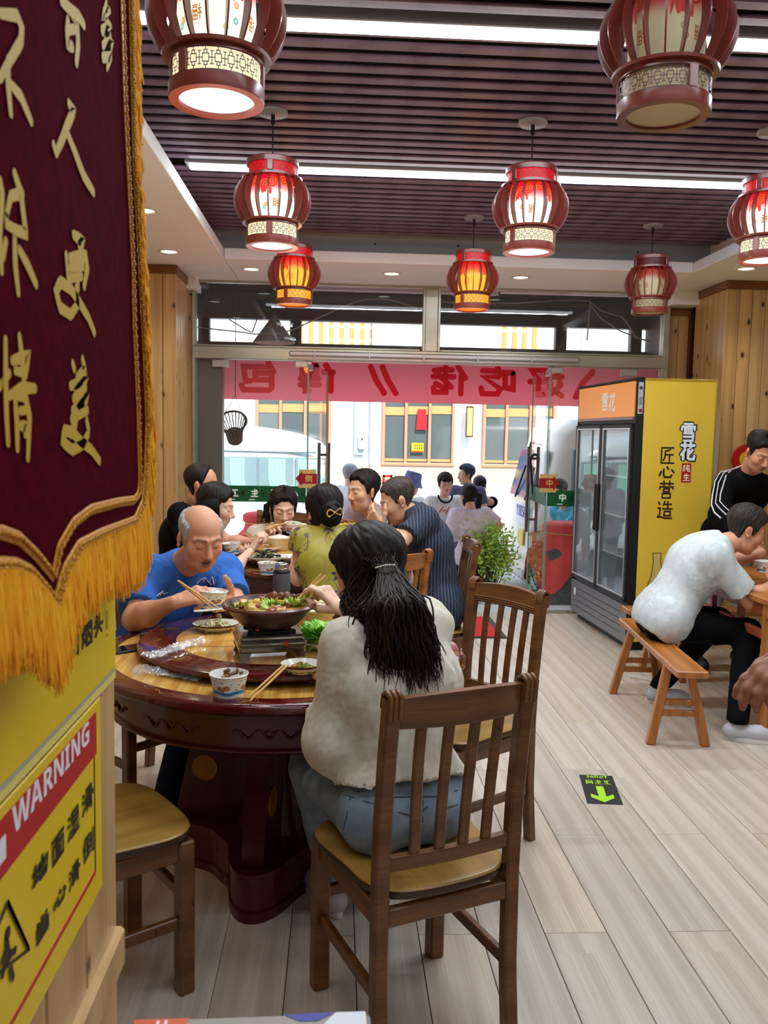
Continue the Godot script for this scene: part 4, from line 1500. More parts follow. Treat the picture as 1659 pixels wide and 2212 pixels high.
# ---------------------------------------------------------------- pennant banner and the sign partition
func banner() -> void:
	var t := thing("pennant_banner", "maroon velvet pennant with gold calligraphy and orange fringe", "banner")
	var velvet := tri_mat(mottle(256, 256, Color(0.25, 0.012, 0.07), Color(0.33, 0.022, 0.10), 51, 0.03), Vector3(6, 6, 6), 0.9)
	velvet.metallic_specular = 0.1
	var poly := PackedVector2Array()
	for s in "932:1965 935:1940 942:1844 946:1784 963:1705 976:1640 988:1588 1002:1507 991:1448 979:1417 937:1400 809:1401 736:1399 697:1384 674:1362 650:1378 620:1395 593:1404 569:1408 526:1412 478:1407 449:1434 467:1728".split(" "):
		var a := s.split(":")
		poly.append(Vector2(a[0].to_float() / 1000.0, a[1].to_float() / 1000.0))
	var bs := Basis(Vector3(0, 0, -1), Vector3.UP, Vector3(1, 0, 0))
	var b := MB.new()
	b.prism(poly, -0.003, 0.0, bs, Vector3(-0.22, 0, 0))
	put("velvet", b, velvet, t)
	var gold := tri_mat(mottle(128, 128, Color(0.62, 0.36, 0.03), Color(0.92, 0.70, 0.16), 52, 0.12), Vector3(14, 14, 14), 0.4)
	gold.metallic = 0.25
	gold.heightmap_enabled = false
	# narrow inner braid and wide outer braid, both twisted cords
	var inner := px_line("896:1947 899:1922 907:1830 921:1751 936:1671 939:1613 955:1525 962:1445 957:1431 939:1425 864:1428 774:1429 722:1422 684:1406 671:1386;671:1386 636:1407 601:1424 570:1432 527:1434 479:1430")
	var outer := px_line("932:1965 935:1940 942:1844 946:1784 963:1705 976:1640 988:1588 1002:1507 991:1448 979:1417 937:1400 809:1401 736:1399 697:1384 674:1362;674:1362 650:1378 620:1395 593:1404 569:1408 526:1412 478:1407")
	for q in [[inner, 0.0052, 0.0030, "inner_braid", 0.0], [outer, 0.0085, 0.0034, "outer_braid", 0.0035]]:
		b = MB.new()
		var bd := MB.new()
		for ln in q[0]:
			var c := smooth_line(ln, 160)
			var pp := []
			var rr := []
			for i in c.size():
				var g: float = lerpf(0.6, 1.0, smoothstep(60, 100, i)) if ln[0].y > 1.6 else 1.0
				pp.append(Vector3(-0.219, c[i].y, -c[i].x))
				rr.append(q[1] * g)
			b.tube(pp, rr, 10, true, 0.28, Vector3.RIGHT)
			var cb := Curve2D.new()
			for v2 in c:
				cb.add_point(v2)
			var nb := int(cb.get_baked_length() / 0.0030)
			for i in nb:
				var p: Vector2 = cb.sample_baked(i * 0.0030)
				var p2: Vector2 = cb.sample_baked(i * 0.0030 + 0.002)
				var nn := Vector2(-(p2 - p).y, (p2 - p).x).normalized()
				for off in ([0.0] if q[4] == 0.0 else [-q[4], 0.0, q[4]]):
					var w: Vector2 = p + nn * off
					bd.ball(Vector3(-0.2166 + 0.0006 * sin(i * 2.0 + off * 900.0), w.y, -w.x), Vector3(0.0013, 0.0019, 0.0017), 6, 4)
		var br := put(q[3], b, gold, t)
		var bo := put("knotting", bd, gold, br)
		bo.set_meta("kind", "stuff")
	# gold calligraphy
	var ink := mt(Color(0.74, 0.61, 0.09), 0.6)
	var cal := px_line("707:1830 734:1835 754:1840 770:1840;725:1825 722:1813 724:1805 737:1808;734:1833 751:1836 753:1817 747:1799;727:1817 745:1826;724:1760 738:1759 721:1742 707:1726 691:1710;685:1716 692:1711;716:1737 739:1727 763:1715 794:1709;731:1659 758:1659 746:1653;712:1640 716:1622;720:1638 765:1649 770:1639 759:1621;720:1630 759:1639;718:1621 756:1630;743:1644 744:1617;739:1619 743:1605 723:1593 696:1595 687:1606 697:1615 724:1614 749:1606 774:1597 792:1586;584:1763 615:1776 623:1772 621:1762 601:1742 582:1722;597:1741 596:1724 600:1706;600:1726 619:1725 639:1715;603:1671 612:1663 619:1660;578:1659 582:1651 576:1625 578:1600;588:1639 596:1653 615:1660 618:1649 623:1635 605:1633 588:1633 588:1639;588:1623 582:1610;603:1632 603:1610 608:1591;610:1622 627:1614 644:1603;843:1895 828:1873 855:1892;831:1881 849:1891 837:1877 858:1879;824:1860 848:1873 836:1856 855:1869;827:1848 858:1864 836:1843 826:1837;836:1839 857:1852 840:1833;582:1559 581:1533 581:1509 583:1489;571:1526 590:1537;608:1564 612:1550 616:1529;593:1545 624:1551 620:1540;598:1539 620:1538;586:1521 610:1528 638:1529;597:1522 600:1504 600:1485;601:1522 617:1522 624:1508 619:1478;605:1512 617:1513;605:1502 616:1501 614:1495;726:1555 732:1549;753:1561 761:1551 737:1543;718:1535 764:1543 731:1531;726:1525 763:1537;722:1515 767:1528 736:1517;719:1508 767:1517;736:1516 730:1504 716:1495;762:1509 769:1498 750:1487 721:1483 697:1490 700:1499 721:1498 745:1490 777:1482 803:1471")
	for ln in cal:
		b = MB.new()
		var pts := []
		if ln.size() > 2:
			ln = smooth_line(ln, ln.size() * 4)
		var m: int = ln.size()
		for i in m:
			var wd := 0.0050 if ln[0].x > 0.83 else 0.0088
			pts.append(Vector3(ln[i].x, ln[i].y, wd * ln[i].x / 0.62 * (0.62 + 0.5 * sin(PI * (0.15 + 0.7 * i / maxf(1, m - 1)))) * 0.9))
		stroke(b, pts, Vector3(-0.2198, 0, 0), Vector3(0, 0, -1), Vector3.UP, Vector3(1, 0, 0))
		put("brush_stroke", b, ink, t)
	# silk fringe: separate strands hanging from the outer braid
	var rng := RandomNumberGenerator.new()
	rng.seed = 9
	b = MB.new()
	for li in outer.size():
		var c := smooth_line(outer[li], 200)
		for i in 1500 if li == 0 else 700:
			var f := rng.randf()
			var p: Vector2 = c[int(f * (c.size() - 1))]
			var side := li == 0 and p.y > 1.435                    # along the straight right edge the strands hug the braid
			var ln := rng.randf_range(0.030, 0.055) if side else rng.randf_range(0.058, 0.073) + 0.016 * smoothstep(0.88, 1.04, p.x) - (0.008 if li == 0 and p.x < 0.86 else 0.0)
			if side and i % 3 == 0:
				continue
			b.col = Color(0.87, 0.32, 0.004).lerp(Color(0.98, 0.52, 0.02), rng.randf())
			var pp := []
			var dx := rng.randf_range(-0.006, 0.006)
			var dz := rng.randf_range(-0.004, 0.006)
			var out := 0.012 if side else (0.022 * smoothstep(0.98, 1.12, p.x))
			for k in 5:
				var g := k / 4.0
				pp.append(Vector3(-0.2175 + dz * g + 0.002 * rng.randf(), p.y - ln * g, -(p.x + dx * g + out * sin(g * 2.2) + rng.randf_range(-0.0012, 0.0012))))
			b.tube(pp, [0.0010, 0.0013, 0.0013, 0.0011, 0.0005], 4, false)
	var fm := vcol(0.5)
	var fo := put("fringe", b, fm, t)
	fo.set_meta("kind", "stuff")

func px_line(s: String) -> Array:
	var out := []
	for st in s.split(";"):
		var pts := []
		for k in st.split(" "):
			var a := k.split(":")
			pts.append(Vector2(a[0].to_float() / 1000.0, a[1].to_float() / 1000.0))
		out.append(pts)
	return out

func smooth_line(pts: Array, n: int) -> Array:
	var c := Curve2D.new()
	for i in pts.size():
		var tg: Vector2 = (pts[mini(i + 1, pts.size() - 1)] - pts[maxi(i - 1, 0)]) * 0.16
		c.add_point(pts[i], -tg, tg)
	var out := []
	for i in n:
		out.append(c.sample_baked(c.get_baked_length() * i / (n - 1.0)))
	return out

func partition() -> void:
	var b := MB.new()
	var PZ: float = Vector3(-0.26, 1.074, -1.009).z
	b.box(Vector3(-0.35, 1.4, PZ + 1.28), Vector3(0.14, 2.7, 2.55), 0.002)
	var w := struct("wall_partition", "pine boarded partition with two yellow signs at the left", b, M.pine_trim)
	for i in 20:
		var q := MB.new()
		q.box(Vector3(-0.272, 1.4, PZ + 0.125 * (i + 0.5)), Vector3(0.024, 2.7, 0.1225), 0.003)
		put("plank", q, M["pine%d" % (i % 3)], w)
	b = MB.new()
	b.box(Vector3(-0.258, Vector3(-0.25, 0.876, -0.962).y, PZ + 1.285), Vector3(0.016, 0.05, 2.57), 0.004)
	put("rail", b, M.pine0, w)
	var X := -0.257
	var yel := mt(Color(0.90, 0.78, 0.02), 0.35)
	# lower sign
	var tr: Vector3 = Vector3(-0.257, 1.209, -0.931)
	var br: Vector3 = Vector3(-0.257, 0.993, -0.93)
	var t := thing("warning_sign", "yellow wet floor warning sign with red band and running figure", "sign", Vector3(X, 0, 0))
	var inv := Transform3D(Basis.IDENTITY, -Vector3(X, 0, 0))
	b = MB.new()
	b.x = inv
	b.box(Vector3(X, (tr.y + br.y) / 2, tr.z + 0.18), Vector3(0.003, tr.y - br.y, 0.36), 0.001)
	put("board", b, yel, t)
	var X2 := X + 0.0018
	b = MB.new()
	b.x = inv
	for r in [[Vector3(-0.255, 1.2, -0.915), Vector3(-0.255, 1.169, -0.648)]]:
		var z0: float = Vector3(-0.255, 1.187, -0.911).z
		var y1: float = Vector3(-0.255, 1.199, -0.91).y
		var y0: float = Vector3(-0.255, 1.153, -0.915).y
		b.box(Vector3(X2, (y0 + y1) / 2, z0 + 0.16), Vector3(0.001, y1 - y0, 0.32))
	put("red_band", b, mt(Color(0.72, 0.03, 0.07), 0.4), t)
	b = MB.new()
	b.x = inv
	var l0: Vector3 = Vector3(-0.255, 1.024, -0.903)
	b.box(Vector3(X2, l0.y, l0.z + 0.16), Vector3(0.001, 0.0045, 0.32))
	put("red_line", b, mt(Color(0.72, 0.03, 0.07), 0.4), t)
	b = MB.new()
	b.x = inv
	b.box(Vector3(X2, (l0.y + Vector3(-0.255, 1.153, -0.915).y) / 2, l0.z), Vector3(0.001, Vector3(-0.255, 1.153, -0.915).y - l0.y, 0.0015))
	LT = t
	LM = mt(Color(0.03, 0.03, 0.03), 0.5)
	put("side_line", b, LM, t)
	one("di", Vector3(-0.255, 1.106, -0.713), Vector3(0, 0, -0.039), Vector3(0, 0.02, 0), 0.12, Vector3(1, 0, 0), 0.0004)
	one("mian", Vector3(-0.255, 1.101, -0.763), Vector3(0, 0, -0.037), Vector3(0, 0.024, 0), 0.11, Vector3(1, 0, 0), 0.0004)
	one("shi", Vector3(-0.255, 1.1, -0.81), Vector3(0, 0, -0.038), Vector3(0, 0.027, 0), 0.10, Vector3(1, 0, 0), 0.0004)
	one("hua", Vector3(-0.255, 1.104, -0.857), Vector3(0, 0, -0.039), Vector3(0, 0.025, 0), 0.10, Vector3(1, 0, 0), 0.0004)
	one("dang", Vector3(-0.255, 1.053, -0.717), Vector3(0, 0, -0.038), Vector3(0, 0.019, 0), 0.12, Vector3(1, 0, 0), 0.0004)
	one("xin", Vector3(-0.255, 1.056, -0.764), Vector3(0, 0, -0.04), Vector3(0, 0.013, 0), 0.12, Vector3(1, 0, 0), 0.0004)
	one("hua", Vector3(-0.255, 1.05, -0.811), Vector3(0, 0, -0.035), Vector3(0, 0.021, 0), 0.10, Vector3(1, 0, 0), 0.0004)
	one("dao", Vector3(-0.255, 1.053, -0.857), Vector3(0, 0, -0.041), Vector3(0, 0.026, 0), 0.10, Vector3(1, 0, 0), 0.0004)
	# triangle with a slipping figure
	var tc := px_line("659:1128 702:1062 586:1101 659:1128 702:1062;655:1099 660:1082 650:1080;660:1084 673:1080;653:1091 645:1087;661:1072 666:1060;650:1080 646:1075")
	for i in tc.size():
		b = MB.new()
		b.x = inv
		var pts := []
		for p in tc[i]:
			pts.append(Vector3(p.x, p.y, 0.0045 if i == 0 else 0.0065))
		stroke(b, pts, Vector3(X2, 0, 0), Vector3(0, 0, -1), Vector3.UP, Vector3(1, 0, 0))
		put("triangle" if i == 0 else "figure_limb", b, LM, t)
	b = MB.new()
	b.x = inv
	var hd: Vector3 = Vector3(-0.255, 1.102, -0.659)
	b.ball(hd, Vector3(0.0006, 0.006, 0.006), 12, 8)
	put("figure_head", b, LM, t)
	var wo: Vector3 = Vector3(-0.255, 1.168, -0.672)
	var we: Vector3 = Vector3(-0.255, 1.171, -0.883)
	var lt := latin("WARNING", 0.0225, Vector3(X2 + 0.0006, wo.y, wo.z) - Vector3(X, 0, 0), Vector3(0, 0, -1) * absf(we.z - wo.z) / (6.69 * 0.0225), Vector3.UP, "warning_text", mt(Color(0.93, 0.90, 0.92), 0.5), t)
	lt.position.y += 0.0
	b = MB.new()
	b.x = inv
	var wc: Vector3 = Vector3(-0.255, 1.175, -0.65)
	b.box(Vector3(X2 + 0.0004, wc.y, wc.z + 0.03), Vector3(0.001, 0.019, 0.075))
	put("white_panel", b, mt(Color(0.93, 0.92, 0.94), 0.5), t)
	# upper sign
	t = thing("notice_sign", "yellow no littering sign half hidden behind the orange fringe", "sign", Vector3(X, 0, 0))
	var c0: Vector3 = Vector3(-0.257, 1.212, -0.995)
	b = MB.new()
	b.x = inv
	b.box(Vector3(X, c0.y + 0.13, c0.z + 0.19), Vector3(0.004, 0.26, 0.38), 0.001)
	put("border", b, mt(Color(0.92, 0.86, 0.45), 0.4), t)
	b = MB.new()
	b.x = inv
	b.box(Vector3(X + 0.0012, c0.y + 0.132, c0.z + 0.191), Vector3(0.004, 0.245, 0.369), 0.001)
	put("inner_border", b, mt(Color(0.66, 0.68, 0.60), 0.4), t)
	b = MB.new()
	b.x = inv
	b.box(Vector3(X + 0.002, c0.y + 0.137, c0.z + 0.194), Vector3(0.004, 0.244, 0.368), 0.001)
	put("board", b, yel, t)
	b = MB.new()
	b.x = inv
	LT = t
	one("reng", Vector3(-0.253, 1.279, -0.811), Vector3(0, 0, -0.035), Vector3(0, 0.023, 0), 0.12, Vector3(1, 0, 0), 0.0004)
	one("yan", Vector3(-0.253, 1.28, -0.854), Vector3(0, 0, -0.04), Vector3(0, 0.024, 0), 0.11, Vector3(1, 0, 0), 0.0004)
	one("tou", Vector3(-0.253, 1.281, -0.898), Vector3(0, 0, -0.035), Vector3(0, 0.024, 0), 0.12, Vector3(1, 0, 0), 0.0004)
	for q in px_line("947:1301 947:1281;946:1275 946:1273"):
		b = MB.new()
		b.x = inv
		stroke(b, [Vector3(q[0].x, q[0].y, 0.003), Vector3(q[1].x, q[1].y, 0.003)], Vector3(-0.2525, 0, 0), Vector3(0, 0, -1), Vector3.UP, Vector3(1, 0, 0))
		put("exclamation_mark", b, LM, t)

# ---------------------------------------------------------------- chairs, tables, bench, fridge
func furn_materials() -> void:
	var cw := img_tex(wood_img(256, 512, Color(0.50, 0.33, 0.17), Color(0.36, 0.22, 0.11), 61, 1.0, 2, 0.9))
	M.chair_up = tri_mat(cw, Vector3(3.2, 1.6, 3.2), 0.33, false)
	var cwr: Image = cw.get_image()
	cwr.rotate_90(CLOCKWISE)
	M.chair_side = tri_mat(img_tex(cwr), Vector3(1.6, 3.2, 1.6), 0.33, false)
	M.chair_seat = tri_mat(img_tex(wood_img(256, 512, Color(0.67, 0.53, 0.25), Color(0.55, 0.42, 0.18), 62, 0.9, 1, 0.9)), Vector3(2.2, 2.2, 1.2), 0.28, false)
	M.seat_edge = mt(Color(0.22, 0.13, 0.08), 0.35)
	M.light_up = tri_mat(cw, Vector3(3.2, 1.6, 3.2), 0.35, false, Vector3(0.3, 0.1, 0), Color(1.5, 1.45, 1.25))
	var bw := img_tex(wood_img(256, 512, Color(0.76, 0.49, 0.23), Color(0.60, 0.36, 0.14), 63, 1.0, 8, 0.9))
	M.bench_up = tri_mat(bw, Vector3(3.0, 1.2, 3.0), 0.32, false)
	M.bench_top = tri_mat(bw, Vector3(2.5, 1.0, 1.0), 0.30, false)
	M.lacquer = tri_mat(mottle(256, 256, Color(0.27, 0.04, 0.06), Color(0.36, 0.06, 0.085), 64, 0.02), Vector3(2, 2, 2), 0.12, false)
	M.lacquer.clearcoat_enabled = true
	M.lacquer.clearcoat = 0.6
	M.lacquer.clearcoat_roughness = 0.05
	M.lacquer_dark = mt(Color(0.28, 0.07, 0.075), 0.22)
	var on := wood_img(256, 256, Color(0.93, 0.78, 0.42), Color(0.78, 0.56, 0.24), 65, 1.4, 0, 0.9)
	M.onyx = tri_mat(img_tex(on), Vector3(2.4, 2.4, 1.2), 0.12, false)
	M.onyx.clearcoat_enabled = true
	M.onyx.clearcoat = 0.5
	M.onyx.clearcoat_roughness = 0.05
	M.gold = mt(Color(0.62, 0.42, 0.14), 0.35, 0.4)
	M.ceramic = mt(Color(0.90, 0.90, 0.88), 0.2)
	M.cream = mt(Color(0.88, 0.80, 0.62), 0.35)
	M.stoneware = tri_mat(mottle(128, 128, Color(0.20, 0.13, 0.11), Color(0.34, 0.23, 0.19), 66, 0.04), Vector3(6, 6, 6), 0.35, false)
	M.bamboo = mt(Color(0.87, 0.70, 0.42), 0.5)

func chair(label: String, at: Vector3, turn: float, light := false) -> Node3D:
	var t := thing("dining_chair", label, "chair", at, turn, "slatted wooden dining chairs around the tables")
	var up: Material = M.light_up if light else M.chair_up
	var sd: Material = M.light_up if light else M.chair_side
	var b := MB.new()
	for s in [-1.0, 1.0]:
		b = MB.new()
		b.bar(Vector3(s * 0.178, 0.0, -0.185), Vector3(s * 0.178, 0.425, -0.185), 0.044, 0.044, 0.005)
		put("leg", b, up, t)
		b = MB.new()                                              # rear post: leg below, raked back above, three-ridged crown
		var ys := [0.0, 0.20, 0.45, 0.62, 0.80, 0.925]
		var zs := [0.205, 0.187, 0.185, 0.193, 0.212, 0.230]
		var pth := []
		for i in 6:
			pth.append(Vector3(s * 0.178, ys[i], zs[i]))
		b.sweep(pth, 0.038, 0.034, 0.005)
		for k in 3:
			b.tube([Vector3(s * 0.178 + (k - 1) * 0.0125, 0.90, 0.208), Vector3(s * 0.178 + (k - 1) * 0.0125, 0.931, 0.214), Vector3(s * 0.178 + (k - 1) * 0.0125, 0.940, 0.231), Vector3(s * 0.178 + (k - 1) * 0.0125, 0.931, 0.249), Vector3(s * 0.178 + (k - 1) * 0.0125, 0.88, 0.243)], [0.0068], 8)
		put("post", b, up, t)
		b = MB.new()
		b.bar(Vector3(s * 0.178, 0.20, -0.165), Vector3(s * 0.178, 0.20, 0.17), 0.02, 0.032, 0.003, Vector3.RIGHT)
		put("stretcher", b, up, t)
		b = MB.new()
		b.box(Vector3(s * 0.18, 0.398, 0.0), Vector3(0.022, 0.055, 0.34), 0.003)
		put("apron", b, sd, t)
	b = MB.new()
	b.box(Vector3(0, 0.398, -0.19), Vector3(0.32, 0.055, 0.022), 0.003)
	put("apron", b, sd, t)
	b = MB.new()
	b.box(Vector3(0, 0.392, 0.186), Vector3(0.32, 0.045, 0.022), 0.003)
	put("apron", b, sd, t)
	b = MB.new()
	b.box(Vector3(0, 0.27, -0.185), Vector3(0.32, 0.03, 0.02), 0.003)
	put("stretcher", b, sd, t)
	# bowed rails
	for k in 2:
		b = MB.new()
		var y0: float = 0.505 if k == 0 else 0.852
		var y1: float = 0.540 if k == 0 else 0.922
		var zz: float = 0.186 if k == 0 else 0.217
		var bow: float = 0.008 if k == 0 else 0.026
		var th: float = 0.020 if k == 0 else 0.022
		b.grid(48, 12, func(u: float, v: float) -> Vector3:
			var a := u * 4.0
			var q := Vector2.ZERO                                 # section outline, closed
			if a < 1.0: q = Vector2(lerpf(-1, 1, a), -1)
			elif a < 2.0: q = Vector2(1, lerpf(-1, 1, a - 1.0))
			elif a < 3.0: q = Vector2(lerpf(1, -1, a - 2.0), 1)
			else: q = Vector2(-1, lerpf(1, -1, a - 3.0))
			var x := lerpf(-0.163, 0.163, v)
			var arch := 0.010 * (1.0 - pow(x / 0.163, 2.0)) if k == 1 else 0.0
			return Vector3(x, lerpf(y0, y1, q.y * 0.5 + 0.5) + arch * (q.y * 0.5 + 0.5), zz + q.x * th * 0.5 + bow * (1.0 - pow(x / 0.163, 2.0)) + (y1 - y0) * 0.05 * (q.y + 1.0)), true)
		var rl := put("rail", b, sd, t)
		if k == 1:
			for g in 3:                                           # raised beads along the lower front edge
				b = MB.new()
				var pp := []
				for i in 13:
					var x := lerpf(-0.16, 0.16, i / 12.0)
					pp.append(Vector3(x, 0.857 + g * 0.0085, zz - th * 0.5 + bow * (1.0 - pow(x / 0.163, 2.0)) + 0.001 + g * 0.0008))
				b.tube(pp, [0.0036], 6)
				put("bead", b, sd, rl)
	for i in 4:
		b = MB.new()
		var x := -0.1 + i * 0.0667
		var bz := 0.022 * (1.0 - pow(x / 0.163, 2.0))
		b.sweep([Vector3(x * 0.96, 0.53, 0.190 + bz * 0.3), Vector3(x * 0.98, 0.62, 0.193 + bz * 0.5), Vector3(x, 0.70, 0.198 + bz * 0.7), Vector3(x * 1.02, 0.78, 0.206 + bz * 0.85), Vector3(x * 1.03, 0.862, 0.217 + bz)], 0.027, 0.013, 0.003)
		put("slat", b, up, t)
	b = MB.new()
	var prof := [[0.0, 0.4545], [0.90, 0.456], [0.965, 0.4555], [0.99, 0.452], [1.0, 0.444], [0.995, 0.435], [0.97, 0.430], [0.0, 0.430]]
	var f := func(u: float, v: float) -> Vector3:
		var k := v * 7.0
		var i := mini(int(k), 6)
		var sc: float = lerpf(prof[i][0], prof[i + 1][0], k - i)
		var y: float = lerpf(prof[i][1], prof[i + 1][1], k - i)
		var a := u * TAU
		var c := cos(a)
		var s := sin(a)
		var e := 5.0
		var r := pow(pow(absf(c), e) + pow(absf(s), e), -1.0 / e)
		var px := r * c
		var pz := r * s
		var wx := 0.218 - 0.022 * smoothstep(-0.7, 0.5, pz) - 0.006 * smoothstep(0.5, 1.0, pz)
		var z := pz * 0.205 - 0.012
		if pz > 0.9: z += 0.020 * (1.0 - px * px)
		if pz < -0.9: z -= 0.012 * (1.0 - px * px)
		return Vector3(px * wx * sc, y, z * sc)
	b.grid(72, 21, f, true)
	put("seat", b, M.chair_seat, t)
	b = MB.new()
	b.grid(72, 4, func(u: float, v: float) -> Vector3: return f.call(u, lerpf(0.44, 0.78, v)) * Vector3(1.003, 1.0, 1.003), true)
	put("seat_edge", b, M.seat_edge, t)
	return t

func flourish(b: MB, c: Vector3, ux: Vector3, uy: Vector3, kind: int, w: float) -> void:
	if kind == 0:                                                 # roundel with a lucky sign
		for r in [0.030, 0.023]:
			var pts := []
			for i in 17:
				pts.append(Vector3(cos(TAU * i / 16) * r, sin(TAU * i / 16) * r, w))
			stroke(b, pts, c, ux, uy, Vector3.UP, 0.0004)
		glyph(b, GLYPH["fu"], c - ux * 0.014 - uy * 0.014, ux * 0.028, uy * 0.028, 0.10, Vector3.UP, 0.0, 0.0004)
	else:                                                         # trailing scroll
		for s in [-1.0, 1.0]:
			for q in [[0.0, 0.0, 0.10, 0.012], [0.02, 0.004, 0.06, 0.016], [0.05, -0.004, 0.045, 0.012]]:
				var pts := []
				for i in 9:
					var a := i / 8.0
					pts.append(Vector3(s * (q[0] + q[2] * a), q[1] + q[3] * sin(a * 7.0 + q[0] * 40.0) * (1.0 - 0.4 * a), w * (1.4 - a)))
				stroke(b, pts, c, ux, uy, Vector3.UP, 0.0004)

func round_table(label: String, at: Vector3, turn: float) -> Node3D:
	var t := thing("round_table", label, "table", at, turn, "round lacquered dining tables with turntables")
	var b := MB.new()
	b.lathe([Vector2(0.001, 0.715), Vector2(0.59, 0.715), Vector2(0.615, 0.722), Vector2(0.630, 0.735), Vector2(0.630, 0.748), Vector2(0.622, 0.758), Vector2(0.612, 0.760), Vector2(0.001, 0.760)], 96)
	var top := put("tabletop", b, M.lacquer, t)
	b = MB.new()
	b.lathe([Vector2(0.567, 0.7602), Vector2(0.567, 0.7606), Vector2(0.38, 0.7606)], 96)
	put("onyx_ring", b, M.onyx, top)
	for i in 16:
		b = MB.new()
		var a := TAU * i / 16.0 + 0.1
		var d := Vector3(cos(a), 0, sin(a))
		flourish(b, d * 0.592 + Vector3(0, 0.7602, 0), Vector3(-sin(a), 0, cos(a)), d, i % 2, 0.0022)
		put("gold_emblem", b, M.gold, top)
	b = MB.new()
	b.lathe([Vector2(0.555, 0.60), Vector2(0.575, 0.60), Vector2(0.582, 0.606), Vector2(0.582, 0.612), Vector2(0.572, 0.618), Vector2(0.578, 0.66), Vector2(0.588, 0.70), Vector2(0.592, 0.716), Vector2(0.55, 0.716), Vector2(0.55, 0.60)], 96)
	var ap := put("apron", b, M.lacquer_dark, t)
	for i in 12:                                                  # carved scrolls on the apron
		b = MB.new()
		for s in [-1.0, 1.0]:
			var pp := []
			for k in 16:
				var g := k / 15.0
				var a: float = TAU * i / 12.0 + s * (0.02 + 0.16 * g)
				pp.append(Vector3(cos(a), 0, sin(a)) * 0.580 + Vector3(0, 0.660 + 0.016 * sin(g * 9.0) * (1.0 - 0.3 * g), 0))
			b.tube(pp, [0.004], 6)
		var ring := []
		for k in 13:
			var a: float = TAU * i / 12.0 + 0.02 * cos(TAU * k / 12)
			ring.append(Vector3(cos(a), 0, sin(a)) * 0.580 + Vector3(0, 0.66 + 0.012 * sin(TAU * k / 12), 0))
		b.tube(ring, [0.0035], 6)
		put("carving", b, M.lacquer_dark, ap)
	b = MB.new()
	b.lathe([Vector2(0.001, 0.15), Vector2(0.15, 0.15), Vector2(0.14, 0.20), Vector2(0.12, 0.30), Vector2(0.12, 0.55), Vector2(0.17, 0.70), Vector2(0.001, 0.715)], 32)
	put("column", b, M.lacquer_dark, t)
	var th := -1.74 + PI
	for i in 4:
		var a := 1.75 + i * PI / 2
		var bs := Basis(Vector3(cos(a), 0, sin(a)), Vector3.UP, Vector3(-sin(a), 0, cos(a)) * -1.0)
		b = MB.new()
		var poly := PackedVector2Array()
		for p in [[0.05, 0.14], [0.37, 0.14], [0.365, 0.20], [0.345, 0.29], [0.325, 0.38], [0.30, 0.48], [0.31, 0.58], [0.36, 0.66], [0.40, 0.715], [0.05, 0.715]]:
			poly.append(Vector2(p[0], p[1]))
		b.prism(poly, -0.035, 0.035, bs, Vector3.ZERO, true)
		var lg := put("pedestal_leg", b, M.lacquer_dark, t)
		for s in [-1.0, 1.0]:
			b = MB.new()
			var c: Vector3 = bs * Vector3(0.265, 0.33, s * 0.036)
			for k in 24:
				var q := TAU * k / 24
				b.tube([c + bs * Vector3(cos(q) * 0.043, sin(q) * 0.043, 0), c + bs * Vector3(cos(q + 0.3) * 0.043, sin(q + 0.3) * 0.043, 0)], [0.004], 5)
			b.tube([c - bs * Vector3(0, 0, s * 0.001), c + bs * Vector3(0, 0, s * 0.002)], [0.040], 24)
			glyph(b, GLYPH["fu"], c + bs * Vector3(-0.022 * s, -0.024, 0.0), bs.x * 0.044 * s, Vector3(0, 0.048, 0), 0.14, bs.z * s, 0.0, 0.003)
			put("medallion", b, mt(Color(0.62, 0.40, 0.14), 0.4, 0.3), lg)
	b = MB.new()
	var po := PackedVector2Array()
	for i in 96:
		var a := TAU * i / 96.0
		var r := 0.235 + 0.165 * pow(0.5 + 0.5 * cos(4.0 * (a - 1.75)), 2.0)
		po.append(Vector2(cos(a) * r, sin(a) * r))
	b.prism(po, 0.0, 0.135, Basis(Vector3.RIGHT, Vector3(0, 0, 1), Vector3.UP), Vector3.ZERO, true)
	var po2 := PackedVector2Array()
	for p in po:
		po2.append(p * 1.03)
	b.prism(po2, 0.135, 0.155, Basis(Vector3.RIGHT, Vector3(0, 0, 1), Vector3.UP), Vector3.ZERO, true)
	b.prism(po2, 0.0, 0.03, Basis(Vector3.RIGHT, Vector3(0, 0, 1), Vector3.UP), Vector3.ZERO, true)
	put("plinth", b, M.lacquer_dark, t)
	# turntable
	b = MB.new()
	b.lathe([Vector2(0.20, 0.7608), Vector2(0.20, 0.775), Vector2(0.46, 0.775), Vector2(0.478, 0.780), Vector2(0.485, 0.788), Vector2(0.480, 0.797), Vector2(0.468, 0.80), Vector2(0.001, 0.80)], 96)
	var su := put("turntable", b, M.lacquer, t)
	b = MB.new()
	b.lathe([Vector2(0.358, 0.8002), Vector2(0.358, 0.8006), Vector2(0.001, 0.8006)], 96)
	put("onyx_disc", b, M.onyx, su)
	b = MB.new()
	for r in [[0.10, 0.007], [0.085, 0.004]]:
		var pts := []
		for i in 49:
			var rr: float = r[0] + (0.004 * cos(i * PI) if r[0] > 0.09 else 0.0)
			pts.append(Vector3(cos(TAU * i / 48) * rr, sin(TAU * i / 48) * rr, r[1]))
		stroke(b, pts, Vector3(0, 0.8006, 0), Vector3.RIGHT, Vector3(0, 0, -1), Vector3.UP, 0.0004)
	for k in 6:
		var a := TAU * k / 6
		glyph(b, GLYPH["fu"], Vector3(cos(a) * 0.055 - 0.02, 0.8006, sin(a) * 0.055 + 0.02), Vector3(0.04, 0, 0), Vector3(0, 0, -0.04), 0.12, Vector3.UP, 0.0, 0.0004)
